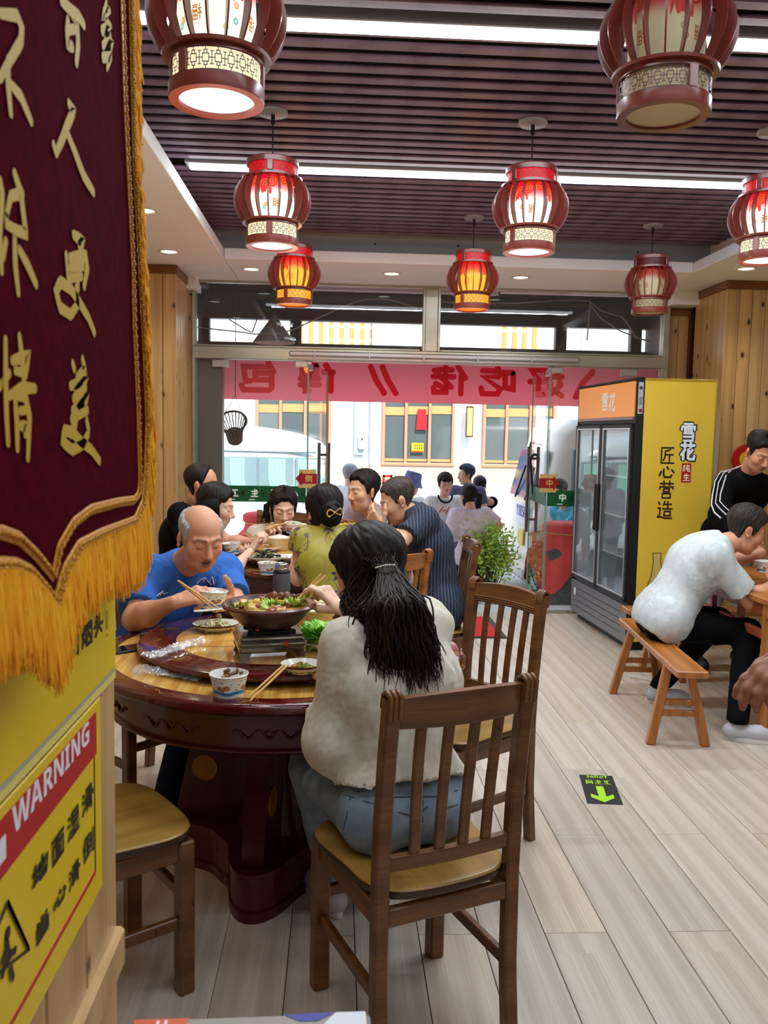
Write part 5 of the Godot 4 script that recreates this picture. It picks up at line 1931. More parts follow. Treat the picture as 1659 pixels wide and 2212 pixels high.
	put("centre_emblem", b, mt(Color(0.45, 0.14, 0.06), 0.2), su)
	for i in 12:
		b = MB.new()
		var a := TAU * i / 12.0 + 0.25
		var d := Vector3(cos(a), 0, sin(a))
		flourish(b, d * 0.418 + Vector3(0, 0.8002, 0), Vector3(-sin(a), 0, cos(a)), d, i % 2, 0.0026)
		put("gold_emblem", b, M.gold, su)
	return t

func bench(label: String, at: Vector3, turn: float) -> Node3D:     # length along local z
	var t := thing("wooden_bench", label, "bench", at, turn, "narrow orange wooden benches by the right table")
	var b := MB.new()
	b.box(Vector3(0, 0.403, 0), Vector3(0.15, 0.034, 1.2), 0.005)
	put("seat", b, M.bench_top, t)
	for e in [-1.0, 1.0]:
		for s in [-1.0, 1.0]:
			b = MB.new()
			b.bar(Vector3(s * 0.135, 0.0, e * 0.42), Vector3(s * 0.05, 0.388, e * 0.37), 0.042, 0.042, 0.004)
			put("leg", b, M.bench_up, t)
		b = MB.new()
		b.box(Vector3(0, 0.155, e * 0.40), Vector3(0.21, 0.03, 0.022), 0.003)
		put("stretcher", b, M.bench_up, t)
		b = MB.new()
		b.box(Vector3(0, 0.21, e * 0.395), Vector3(0.19, 0.03, 0.022), 0.003)
		put("stretcher", b, M.bench_up, t)
	return t

func side_table() -> void:
	var t := thing("wooden_table", "orange wooden dining table cut off by the right picture edge", "table", Vector3(2.57, 0, -4.62))
	var b := MB.new()
	b.box(Vector3(0, 0.705, 0), Vector3(0.86, 0.035, 1.15), 0.006)
	put("tabletop", b, M.bench_top, t)
	for x in [-0.38, 0.38]:
		for z in [-0.52, 0.52]:
			b = MB.new()
			b.bar(Vector3(x, 0, z), Vector3(x, 0.69, z), 0.085, 0.085, 0.006)
			put("leg", b, M.bench_up, t)
	var rails := mt(Color(0.60, 0.30, 0.20), 0.35)
	for s in [-1.0, 1.0]:
		b = MB.new()
		b.box(Vector3(s * 0.38, 0.52, 0), Vector3(0.03, 0.045, 0.98), 0.004)
		put("rail", b, rails, t)
		b = MB.new()
		b.box(Vector3(s * 0.38, 0.655, 0), Vector3(0.03, 0.07, 0.98), 0.004)
		put("rail", b, rails, t)
		for z in [-0.17, 0.17]:
			b = MB.new()
			b.box(Vector3(s * 0.38, 0.585, z), Vector3(0.03, 0.09, 0.035), 0.003)
			put("strut", b, rails, t)
		b = MB.new()
		b.box(Vector3(0, 0.655, s * 0.52), Vector3(0.70, 0.07, 0.03), 0.004)
		put("rail", b, rails, t)

func fridge() -> void:
	var t := thing("drinks_fridge", "tall yellow two door drinks fridge with black frame and grey kick panel", "fridge", Vector3(2.06, 0, -5.87), 0.053)
	var yel := tri_mat(mottle(128, 128, Color(0.86, 0.72, 0.22), Color(0.88, 0.75, 0.26), 71, 0.01), Vector3(1, 1, 1), 0.4)
	var W := 1.216
	var D := 0.57
	var b := MB.new()
	b.box(Vector3(0.04 + D / 2, 1.0, -0.012), Vector3(D - 0.04, 1.86, 0.024), 0.003)
	b.box(Vector3(0.04 + D / 2, 1.0, -W + 0.012), Vector3(D - 0.04, 1.86, 0.024), 0.003)
	b.box(Vector3(0.04 + D / 2, 1.918, -W / 2), Vector3(D - 0.04, 0.024, W), 0.003)
	b.box(Vector3(D + 0.01, 1.0, -W / 2), Vector3(0.02, 1.86, W), 0.003)
	put("cabinet", b, yel, t)
	b = MB.new()
	b.box(Vector3(D / 2, 0.33, -W / 2), Vector3(D - 0.06, 0.03, W - 0.05))
	b.box(Vector3(D - 0.02, 1.0, -W / 2), Vector3(0.02, 1.3, W - 0.05))
	b.box(Vector3(D / 2, 1.0, -0.03), Vector3(D - 0.06, 1.3, 0.012))
	b.box(Vector3(D / 2, 1.0, -W + 0.03), Vector3(D - 0.06, 1.3, 0.012))
	put("liner", b, mt(Color(0.62, 0.66, 0.68), 0.5), t)
	for i in 3:
		b = MB.new()
		b.box(Vector3(D / 2 + 0.03, 0.62 + 0.30 * i, -W / 2), Vector3(D - 0.16, 0.012, W - 0.07), 0.002)
		put("shelf", b, mt(Color(0.75, 0.77, 0.78), 0.3, 0.4), t)
	b = MB.new()
	b.box(Vector3(0.03, 1.0, -0.008), Vector3(0.06, 1.87, 0.016), 0.003)
	b.box(Vector3(0.03, 1.0, -W + 0.008), Vector3(0.06, 1.87, 0.016), 0.003)
	b.box(Vector3(0.03, 1.63, -W / 2), Vector3(0.05, 0.03, W - 0.02), 0.003)
	b.box(Vector3(0.03, 1.924, -W / 2), Vector3(0.06, 0.014, W), 0.003)
	b.box(Vector3(D / 2, 0.03, -W / 2), Vector3(D - 0.1, 0.06, W - 0.1), 0.003)
	put("frame", b, M.black, t)
	# lit header
	b = MB.new()
	b.box(Vector3(0.006, 1.785, -W / 2 - 0.012), Vector3(0.016, 0.25, W - 0.06), 0.004)
	var hd := put("header_sign", b, glow(Color(0.95, 0.60, 0.28), 0.22, Color(0.80, 0.52, 0.26)), t)
	b = MB.new()
	b.box(Vector3(0.004, 1.652, -W / 2 - 0.012), Vector3(0.02, 0.025, W - 0.06), 0.004)
	put("sill", b, mt(Color(0.50, 0.36, 0.36), 0.4), t)
	b = MB.new()
	letter(b, "xue", Vector3(-0.003, 1.715, -0.66), Vector3(0, 0, 0.13), Vector3(0, 0.135, 0), 0.15, Vector3(-1, 0, 0))
	letter(b, "hua_flower", Vector3(-0.003, 1.71, -0.51), Vector3(0, 0, 0.13), Vector3(0, 0.135, 0), 0.15, Vector3(-1, 0, 0))
	b.x = Transform3D.IDENTITY
	put("lettering", b, mt(Color(0.95, 0.93, 0.90), 0.5), hd)
	# kick panel with rows of slots
	b = MB.new()
	b.box(Vector3(0.012, 0.19, -W / 2), Vector3(0.024, 0.27, W - 0.01), 0.004)
	var kp := put("kick_panel", b, mt(Color(0.46, 0.45, 0.47), 0.4, 0.3), t)
	b = MB.new()
	for r in 4:
		for i in 44:
			b.box(Vector3(-0.0004, 0.115 + 0.05 * r, -0.13 - 0.0222 * i), Vector3(0.0012, 0.007, 0.013))
	var vs := put("vent_slots", b, M.black, kp)
	vs.set_meta("kind", "stuff")
	b = MB.new()
	b.box(Vector3(-0.006, 0.235, -W + 0.12), Vector3(0.014, 0.06, 0.035), 0.005)
	put("badge", b, mt(Color(0.85, 0.85, 0.85), 0.3), kp)
	# doors
	for k in 2:
		var z0 := -0.018 - k * (W - 0.036) / 2
		var w := (W - 0.036) / 2 - 0.004
		b = MB.new()
		var fz := z0 - w / 2
		b.box(Vector3(0.0, 0.98, z0 - 0.018), Vector3(0.036, 1.26, 0.036), 0.004)
		b.box(Vector3(0.0, 0.98, z0 - w + 0.018), Vector3(0.036, 1.26, 0.036), 0.004)
		b.box(Vector3(0.0, 0.98 + 0.615, fz), Vector3(0.036, 0.03, w), 0.004)
		b.box(Vector3(0.0, 0.98 - 0.612, fz), Vector3(0.036, 0.036, w), 0.004)
		var d := put("door", b, M.black, t)
		b = MB.new()
		b.box(Vector3(-0.014, 0.98 + 0.598, fz), Vector3(0.012, 0.012, w - 0.06), 0.002)
		b.box(Vector3(-0.014, 0.98 - 0.592, fz), Vector3(0.012, 0.012, w - 0.06), 0.002)
		b.box(Vector3(-0.014, 0.98, z0 - 0.04), Vector3(0.012, 1.19, 0.012), 0.002)
		b.box(Vector3(-0.014, 0.98, z0 - w + 0.04), Vector3(0.012, 1.19, 0.012), 0.002)
		put("glazing_bead", b, M.alu, d)
		b = MB.new()
		b.face([Vector3(-0.006, 0.39, z0 - 0.036), Vector3(-0.006, 0.39, z0 - w + 0.036), Vector3(-0.006, 1.57, z0 - w + 0.036), Vector3(-0.006, 1.57, z0 - 0.036)], Vector3(-1, 0, 0))
		put("pane", b, M.fridge_glass, d)
		b = MB.new()
		var hz := z0 - w + 0.022 if k == 0 else z0 - 0.022
		b.box(Vector3(-0.034, 0.98, hz), Vector3(0.022, 0.36, 0.028), 0.008)
		put("handle", b, M.black, d)
	# control strip
	b = MB.new()
	b.box(Vector3(0.03, 1.79, 0.001), Vector3(0.036, 0.22, 0.004), 0.002)
	var cp := put("control_panel", b, mt(Color(0.66, 0.66, 0.67), 0.4), t)
	b = MB.new()
	b.box(Vector3(0.03, 1.705, 0.004), Vector3(0.022, 0.022, 0.006), 0.002)
	put("red_button", b, mt(Color(0.6, 0.03, 0.05), 0.3), cp)
	b = MB.new()
	for i in 4:
		b.box(Vector3(0.03, 1.75 + 0.014 * i, 0.0035), Vector3(0.022, 0.006, 0.001))
	b.ball(Vector3(0.03, 1.86, 0.003), Vector3(0.013, 0.013, 0.001), 12, 6)
	put("print", b, mt(Color(0.25, 0.25, 0.27), 0.5), cp)
	# printed side panel
	var inv := t.transform.affine_inverse()
	LT = t
	LM = mt(Color(0.13, 0.05, 0.04), 0.5)
	one("jiang", Vector3(2.246, 1.334, -5.879), Vector3(0.112, 0, -0.006), Vector3(0, 0.125, 0), 0.10, Vector3(0.053, 0, 0.999))
	one("xin", Vector3(2.241, 1.234, -5.878), Vector3(0.124, 0, -0.007), Vector3(0, 0.093, 0), 0.11, Vector3(0.053, 0, 0.999))
	one("ying", Vector3(2.251, 1.094, -5.879), Vector3(0.112, 0, -0.006), Vector3(0, 0.128, 0), 0.10, Vector3(0.053, 0, 0.999))
	one("zao", Vector3(2.245, 0.951, -5.879), Vector3(0.116, 0, -0.006), Vector3(0, 0.125, 0), 0.10, Vector3(0.053, 0, 0.999))
	LM = mt(Color(0.12, 0.09, 0.08), 0.5)
	one("xue", Vector3(2.393, 1.492, -5.886), Vector3(0.104, 0, -0.006), Vector3(0, 0.134, 0), 0.34, Vector3(0.053, 0, 0.999))
	one("hua_flower", Vector3(2.389, 1.366, -5.886), Vector3(0.115, 0, -0.006), Vector3(0, 0.125, 0), 0.34, Vector3(0.053, 0, 0.999))
	LM = mt(Color(0.86, 0.92, 0.95), 0.5)
	one("xue", Vector3(2.393, 1.492, -5.885), Vector3(0.104, 0, -0.006), Vector3(0, 0.134, 0), 0.15, Vector3(0.053, 0, 0.999))
	one("hua_flower", Vector3(2.389, 1.366, -5.885), Vector3(0.115, 0, -0.006), Vector3(0, 0.125, 0), 0.17, Vector3(0.053, 0, 0.999))
	b = MB.new()
	b.x = inv
	var s0: Vector3 = Vector3(2.411, 1.21, -5.887)
	var s1: Vector3 = Vector3(2.479, 1.344, -5.891)
	b.box((s0 + s1) * 0.5, Vector3(s1.x - s0.x, s1.y - s0.y, 0.002), 0.0009)
	put("red_seal", b, mt(Color(0.66, 0.05, 0.10), 0.5), t)
	LM = mt(Color(0.92, 0.88, 0.82), 0.5)
	one("chun", Vector3(2.416, 1.282, -5.885), Vector3(0.055, 0, -0.003), Vector3(0, 0.053, 0), 0.12, Vector3(0.053, 0, 0.999))
	one("sheng", Vector3(2.42, 1.22, -5.885), Vector3(0.055, 0, -0.003), Vector3(0, 0.053, 0), 0.12, Vector3(0.053, 0, 0.999))
	b = MB.new()
	b.x = inv
	var bt := []
	for p in [Vector3(2.229, 0.711, -5.878), Vector3(2.29, 0.711, -5.881), Vector3(2.29, 0.642, -5.881), Vector3(2.309, 0.543, -5.882), Vector3(2.345, 0.443, -5.884), Vector3(2.364, 0.193, -5.885), Vector3(2.2, 0.193, -5.876), Vector3(2.188, 0.443, -5.876), Vector3(2.224, 0.543, -5.877), Vector3(2.236, 0.642, -5.878)]:
		bt.append(p)
	b.face([bt[0], bt[1], bt[2], bt[9]], Vector3(0, 0, 1))
	b.face([bt[9], bt[2], bt[3], bt[8]], Vector3(0, 0, 1))
	b.face([bt[8], bt[3], bt[4], bt[7]], Vector3(0, 0, 1))
	b.face([bt[7], bt[4], bt[5], bt[6]], Vector3(0, 0, 1))
	put("bottle_print", b, mt(Color(0.80, 0.70, 0.40), 0.3), t)
	b = MB.new()
	b.x = inv
	for q in [[0, 1], [1, 2], [2, 3], [3, 4], [4, 5], [5, 6], [6, 7], [7, 8], [8, 9], [9, 0]]:
		b.bar(bt[q[0]] + Vector3(0, 0, 0.001), bt[q[1]] + Vector3(0, 0, 0.001), 0.006, 0.001)
	put("bottle_outline", b, mt(Color(0.42, 0.34, 0.18), 0.4), t)

func floor_sign() -> void:
	var a: Vector3 = Vector3(1.104, 0, -3.664)
	var c: Vector3 = Vector3(1.246, 0, -3.653)
	var d: Vector3 = Vector3(1.193, 0, -3.346)
	var e: Vector3 = Vector3(1.053, 0, -3.365)
	var m := (a + c + d + e) * 0.25
	var t := thing("floor_sign", "black floor sticker with lime arrow and upside down toilet lettering", "sign", Vector3(m.x, 0, m.z))
	var x := ((c - a) + (d - e)).normalized()
	var z := ((e - a) + (d - c)).normalized()
	var b := MB.new()
	b.box(Vector3(0, 0.0008, 0), Vector3(0.147, 0.0016, 0.305), 0.0007, Basis(x, Vector3.UP, z))
	put("sheet", b, mt(Color(0.055, 0.058, 0.062), 0.55), t)
	b = MB.new()
	var o := Vector3(0, 0.0020, 0)
	b.prism(PackedVector2Array([Vector2(-0.016, -0.03), Vector2(0.016, -0.03), Vector2(0.016, 0.079), Vector2(0.048, 0.052), Vector2(0.048, 0.088), Vector2(0, 0.135), Vector2(-0.048, 0.088), Vector2(-0.048, 0.052), Vector2(-0.016, 0.079)]), -0.0008, 0.0, Basis(x, z, Vector3.UP), o)
	var lime := mt(Color(0.62, 0.85, 0.10), 0.5)
	put("arrow", b, lime, t)
	b = MB.new()
	for i in 3:
		letter(b, ["wei", "sheng", "jian"][i], o + x * (0.055 - 0.038 * i) + z * -0.05, x * -0.034, z * -0.045, 0.14, Vector3.UP, 0.0, 0.0002)
	put("lettering", b, lime, t)
	latin("Toilet", 0.026, o + x * 0.050 + z * -0.112, -x * 0.95, -z, "latin_lettering", lime, t, 0.0004)

func front_box() -> void:
	var t := thing("small_table", "small plain table just below the picture edge", "table", Vector3(-0.02, 0, -0.66))
	var b := MB.new()
	b.box(Vector3(0, 0.745, 0), Vector3(0.44, 0.03, 0.42), 0.004)
	put("tabletop", b, M.bench_top, t)
	for s in [[-1, -1], [1, -1], [-1, 1], [1, 1]]:
		b = MB.new()
		b.bar(Vector3(s[0] * 0.19, 0, s[1] * 0.17), Vector3(s[0] * 0.19, 0.73, s[1] * 0.17), 0.04, 0.04, 0.003)
		put("leg", b, M.bench_up, t)
	var p0: Vector3 = Vector3(-0.17, 1, -0.7)
	var p1: Vector3 = Vector3(0.035, 1, -0.705)
	var x := (p1 - p0).normalized()
	var w := p0.distance_to(p1)
	t = thing("printed_box", "printed cardboard box with orange and blue corners at bottom edge", "box", Vector3((p0.x + p1.x) / 2, 0.76, (p0.z + p1.z) / 2))
	var z := x.cross(Vector3.UP)
	var bs := Basis(x, Vector3.UP, z)
	b = MB.new()
	b.box(bs * Vector3(0, 0.12, 0.09), Vector3(w, 0.24, 0.18), 0.004, bs)
	put("carton", b, mt(Color(0.60, 0.58, 0.54), 0.5), t)
	b = MB.new()
	b.face([bs * Vector3(-w / 2 + 0.004, 0.2405, 0.003), bs * Vector3(-w / 2 + 0.05, 0.2405, 0.003), bs * Vector3(-w / 2 + 0.025, 0.2405, 0.10), bs * Vector3(-w / 2 + 0.004, 0.2405, 0.17)], Vector3.UP)
	put("orange_print", b, mt(Color(0.85, 0.33, 0.12), 0.5), t)
	b = MB.new()
	b.face([bs * Vector3(w / 2 - 0.075, 0.2405, 0.003), bs * Vector3(w / 2 - 0.03, 0.2405, 0.002), bs * Vector3(w / 2 - 0.045, 0.2405, 0.012), bs * Vector3(w / 2 - 0.06, 0.2405, 0.012)], Vector3.UP)
	put("blue_print", b, mt(Color(0.12, 0.20, 0.62), 0.5), t)
	b = MB.new()
	b.face([bs * Vector3(w / 2 - 0.03, 0.2404, 0.002), bs * Vector3(w / 2 - 0.004, 0.2404, 0.002), bs * Vector3(w / 2 - 0.004, 0.2404, 0.06), bs * Vector3(w / 2 - 0.05, 0.2404, 0.03)], Vector3.UP)
	put("pale_print", b, mt(Color(0.85, 0.88, 0.92), 0.5), t)
	latin("U", 0.012, bs * Vector3(-w / 2 + 0.022, 0.2408, 0.022), x, -z, "print_letter", mt(Color(0.95, 0.92, 0.9), 0.5), t, 0.0004)

func furniture() -> void:
	furn_materials()
	M.fridge_glass = pane(Color(0.85, 0.95, 1.0), 0.10)
	round_table("near round table of dark red lacquer with yellow onyx turntable", Vector3(-0.18, 0, -2.92), 0.0)
	round_table("far round lacquer table crowded with diners by the door", Vector3(-0.16, 0, -5.08), 0.35)
	chair("brown slat back chair the woman in the cream blouse sits on", Vector3(0.2055, 0, -2.112), 0.3875)
	chair("empty brown chair right of the near table, facing left", Vector3(0.470, 0, -3.09), 2.17)
	chair("brown chair seen edge on behind the striped shirt man", Vector3(0.515, 0, -4.66), PI / 2)
	chair("light brown chair between the yellow blouse and the striped shirt", Vector3(0.165, 0, -4.235), 0.78, true)
	chair("empty brown chair at the left of the near table by the sign wall", Vector3(-0.645, 0, -2.245), -0.957)
	chair("brown chair under the man in the blue shirt", Vector3(-0.80, 0, -3.52), -2.33)
	chair("chair mostly hidden under the cream vest woman", Vector3(-0.38, 0, -6.0), PI)
	bench("orange bench the man in the white shirt sits on", Vector3(1.742, 0, -4.455), -0.097)
	bench("short orange bench end behind the seated man's bench", Vector3(2.47, 0, -5.36), PI / 2)
	side_table()
	fridge()
	floor_sign()
	front_box()

# ---------------------------------------------------------------- bodies: smooth union of tapered capsules, meshed as surface nets
# prim: [a, b, ra, rb, flat_dir, flat]   cut: [point, outward normal, reach]
func sdf(mb: MB, prims: Array, cell: float, k: float, amp := 0.0, nz: FastNoiseLite = null, cuts := []) -> void:
	var lo := Vector3(1e9, 1e9, 1e9)
	var hi := -lo
	for p in prims:
		var r: float = maxf(p[2], p[3]) + cell * 2.0 + amp
		lo = lo.min(p[0] - Vector3(r, r, r)).min(p[1] - Vector3(r, r, r))
		hi = hi.max(p[0] + Vector3(r, r, r)).max(p[1] + Vector3(r, r, r))
	var nx := int((hi.x - lo.x) / cell) + 2
	var ny := int((hi.y - lo.y) / cell) + 2
	var nzz := int((hi.z - lo.z) / cell) + 2
	var f := PackedFloat32Array()
	f.resize(nx * ny * nzz)
	f.fill(1.0)
	var sy := nx
	var sz := nx * ny
	for p in prims:
		var a: Vector3 = p[0]
		var ba: Vector3 = p[1] - a
		var ra: float = p[2]
		var dr: float = p[3] - ra
		var fd: Vector3 = p[4] if p.size() > 4 else Vector3.ZERO
		var fl: float = 1.0 / p[5] - 1.0 if p.size() > 5 else 0.0
		var bb := maxf(ba.length_squared(), 1e-9)
		var r := maxf(ra, p[3]) + k + cell * 2.0 + amp
		var l: Vector3 = (a.min(p[1]) - Vector3(r, r, r) - lo) / cell
		var h: Vector3 = (a.max(p[1]) + Vector3(r, r, r) - lo) / cell
		var ax := ba.x
		var ay := ba.y
		var az := ba.z
		for kz in range(maxi(0, int(l.z)), mini(nzz, int(h.z) + 2)):
			var pz := lo.z + kz * cell - a.z
			for ky in range(maxi(0, int(l.y)), mini(ny, int(h.y) + 2)):
				var py := lo.y + ky * cell - a.y
				var i := kz * sz + ky * sy + maxi(0, int(l.x))
				for kx in range(maxi(0, int(l.x)), mini(nx, int(h.x) + 2)):
					var px := lo.x + kx * cell - a.x
					var t := clampf((px * ax + py * ay + pz * az) / bb, 0.0, 1.0)
					var qx := px - ax * t
					var qy := py - ay * t
					var qz := pz - az * t
					if fl != 0.0:
						var s := (qx * fd.x + qy * fd.y + qz * fd.z) * fl
						qx += fd.x * s
						qy += fd.y * s
						qz += fd.z * s
					var d := sqrt(qx * qx + qy * qy + qz * qz) - ra - dr * t
					var o := f[i]
					var g := maxf(k - absf(d - o), 0.0)
					f[i] = minf(d, o) - g * g / (4.0 * k)
					i += 1
	for c in cuts:
		var cp: Vector3 = c[0]
		var cn: Vector3 = c[1]
		var cr: float = c[2]
		var l: Vector3 = (cp - Vector3(cr, cr, cr) - lo) / cell
		var h: Vector3 = (cp + Vector3(cr, cr, cr) - lo) / cell
		for kz in range(maxi(0, int(l.z)), mini(nzz, int(h.z) + 1)):
			for ky in range(maxi(0, int(l.y)), mini(ny, int(h.y) + 1)):
				for kx in range(maxi(0, int(l.x)), mini(nx, int(h.x) + 1)):
					var q := lo + Vector3(kx, ky, kz) * cell - cp
					if q.length_squared() < cr * cr:
						var i := kz * sz + ky * sy + kx
						f[i] = maxf(f[i], q.dot(cn))
	if amp > 0.0 and nz:
		var lim := amp + cell * 2.0
		for kz in nzz:
			for ky in ny:
				var i := kz * sz + ky * sy
				for kx in nx:
					var o := f[i]
					if o < lim and o > -lim:
						f[i] = o + amp * nz.get_noise_3d(lo.x + kx * cell, (lo.y + ky * cell) * 0.38, lo.z + kz * cell)
					i += 1
	var id := {}
	var far := cell * 4.0
	for kz in nzz - 1:
		for ky in ny - 1:
			var i := kz * sz + ky * sy
			for kx in nx - 1:
				var f0 := f[i]
				if f0 < far and f0 > -far:
					var f1 := f[i + 1]
					var f2 := f[i + sy]
					var f3 := f[i + sy + 1]
					var f4 := f[i + sz]
					var f5 := f[i + sz + 1]
					var f6 := f[i + sz + sy]
					var f7 := f[i + sz + sy + 1]
					var n := int(f0 < 0) + int(f1 < 0) + int(f2 < 0) + int(f3 < 0) + int(f4 < 0) + int(f5 < 0) + int(f6 < 0) + int(f7 < 0)
					if n > 0 and n < 8:
						var s := Vector3.ZERO
						var m := 0
						if (f0 < 0) != (f1 < 0): s += Vector3(f0 / (f0 - f1), 0, 0); m += 1
						if (f2 < 0) != (f3 < 0): s += Vector3(f2 / (f2 - f3), 1, 0); m += 1
						if (f4 < 0) != (f5 < 0): s += Vector3(f4 / (f4 - f5), 0, 1); m += 1
						if (f6 < 0) != (f7 < 0): s += Vector3(f6 / (f6 - f7), 1, 1); m += 1
						if (f0 < 0) != (f2 < 0): s += Vector3(0, f0 / (f0 - f2), 0); m += 1
						if (f1 < 0) != (f3 < 0): s += Vector3(1, f1 / (f1 - f3), 0); m += 1
						if (f4 < 0) != (f6 < 0): s += Vector3(0, f4 / (f4 - f6), 1); m += 1
						if (f5 < 0) != (f7 < 0): s += Vector3(1, f5 / (f5 - f7), 1); m += 1
						if (f0 < 0) != (f4 < 0): s += Vector3(0, 0, f0 / (f0 - f4)); m += 1
						if (f1 < 0) != (f5 < 0): s += Vector3(1, 0, f1 / (f1 - f5)); m += 1
						if (f2 < 0) != (f6 < 0): s += Vector3(0, 1, f2 / (f2 - f6)); m += 1
						if (f3 < 0) != (f7 < 0): s += Vector3(1, 1, f3 / (f3 - f7)); m += 1
						s /= m
						var g := Vector3(f1 - f0 + f3 - f2 + f5 - f4 + f7 - f6, f2 - f0 + f3 - f1 + f6 - f4 + f7 - f5, f4 - f0 + f5 - f1 + f6 - f2 + f7 - f3)
						id[i] = mb.vert(lo + (Vector3(kx, ky, kz) + s) * cell, g.normalized())
				i += 1
	for i in id:
		var f0 := f[i]
		var i1: int = i - sy
		var i2: int = i - sz
		var i3: int = i - 1
		if (f0 < 0) != (f[i + 1] < 0) and id.has(i1) and id.has(i2) and id.has(i1 - sz):
			mb.quad(id[i], id[i1], id[i1 - sz], id[i2])
		if (f0 < 0) != (f[i + sy] < 0) and id.has(i3) and id.has(i2) and id.has(i3 - sz):
			mb.quad(id[i], id[i3], id[i3 - sz], id[i2])
		if (f0 < 0) != (f[i + sz] < 0) and id.has(i3) and id.has(i1) and id.has(i3 - sy):
			mb.quad(id[i], id[i3], id[i3 - sy], id[i1])

func ell(p: Vector3, c: Vector3, r: Vector3) -> float:
	var q := p - c
	var k0 := (q / r).length()
	var k1 := (q / (r * r)).length()
	return k0 * (k0 - 1.0) / maxf(k1, 1e-6)

func cap_d(p: Vector3, a: Vector3, b: Vector3, ra: float, rb: float) -> float:
	var ba := b - a
	var t := clampf((p - a).dot(ba) / ba.length_squared(), 0.0, 1.0)
	return (p - a - ba * t).length() - lerpf(ra, rb, t)

func smin(a: float, b: float, k: float) -> float:
	var h := maxf(k - absf(a - b), 0.0)
	return minf(a, b) - h * h / (4.0 * k)

func head_d(q: Vector3, fat: float, mouth: float) -> float:
	var p := Vector3(absf(q.x), q.y, q.z)
	var d := ell(p, Vector3(0, 0.043, -0.018), Vector3(0.074, 0.078, 0.094))
	d = smin(d, ell(p, Vector3(0, -0.025, 0.018), Vector3(0.060 * fat, 0.088, 0.069)), 0.03)
	d = smin(d, ell(p, Vector3(0, -0.074, 0.028), Vector3(0.049 * fat, 0.038, 0.050)), 0.03)
	if q.z > 0.0:
		d = smin(d, ell(p, Vector3(0, -0.100, 0.058), Vector3(0.022, 0.015, 0.018)), 0.02)
		d = smin(d, (p - Vector3(0.040 * fat, -0.018, 0.056)).length() - 0.022, 0.03)
		d = smin(d, cap_d(p, Vector3(0.010, 0.031, 0.084), Vector3(0.048, 0.028, 0.064), 0.008, 0.006), 0.016)
		d = -smin(-d, (p - Vector3(0.031, 0.008, 0.100)).length() - 0.017, 0.014)
		d = smin(d, (p - Vector3(0.031, 0.008, 0.0695)).length() - 0.0165, 0.006)
		d = smin(d, cap_d(p, Vector3(0, 0.022, 0.082), Vector3(0, -0.026, 0.104), 0.0075, 0.0125), 0.012)
		d = smin(d, (p - Vector3(0.0125, -0.033, 0.091)).length() - 0.0085, 0.008)
		if mouth > 0.0:
			d = -smin(-d, ell(p, Vector3(0, -0.061, 0.094), Vector3(0.020, mouth, 0.016)), 0.006)
		d = smin(d, ell(p, Vector3(0, -0.054 + mouth * 0.4, 0.082), Vector3(0.024, 0.0065, 0.011)), 0.008)
		d = smin(d, ell(p, Vector3(0, -0.067 - mouth * 0.6, 0.079), Vector3(0.020, 0.0065, 0.012)), 0.008)
	return d

func on_surface(mi: MeshInstance3D, ray: Vector3, from := Vector3(0, 1.5, 0)) -> Array:   # nearest point of a mesh along a line of sight: [point, normal]
	var ar := mi.mesh.surface_get_arrays(0)
	var vs: PackedVector3Array = ar[Mesh.ARRAY_VERTEX]
	var ns: PackedVector3Array = ar[Mesh.ARRAY_NORMAL]
	var o: Vector3 = (mi.get_parent() as Node3D).position
	var d := ray.normalized()
	var best := 1e9
	var at := 0
	for i in vs.size():
		var q := vs[i] + o - from
		var t := q.dot(d)
		var off := (q - d * t).length()
		if off < 0.02 and ns[i].dot(d) < 0.1:
			if t < best:
				best = t
	var low := 1e9
	for i in vs.size():
		var q := vs[i] + o - from
		var t := q.dot(d)
		var off := (q - d * t).length()
		if t < best + 0.05 and off < low and ns[i].dot(d) < 0.1:
			low = off
			at = i
	return [vs[at] + o, ns[at]]

func hairline(style: String, th: float) -> float:                 # lowest height of hair at an angle from the face
	match style:
		"long": return lerpf(0.078, 0.045, smoothstep(0.3, 0.9, th)) if th < 1.0 else lerpf(0.045, -0.11, smoothstep(1.0, 1.7, th))
		_:
			if th < 1.05: return lerpf(0.080, 0.052, smoothstep(0.5, 1.0, th))
			if th < 1.45: return lerpf(0.052, -0.008, smoothstep(1.05, 1.3, th))
			if th < 1.85: return lerpf(-0.008, 0.012, smoothstep(1.4, 1.55, th))
			return lerpf(0.012, -0.070, smoothstep(1.85, 2.2, th))

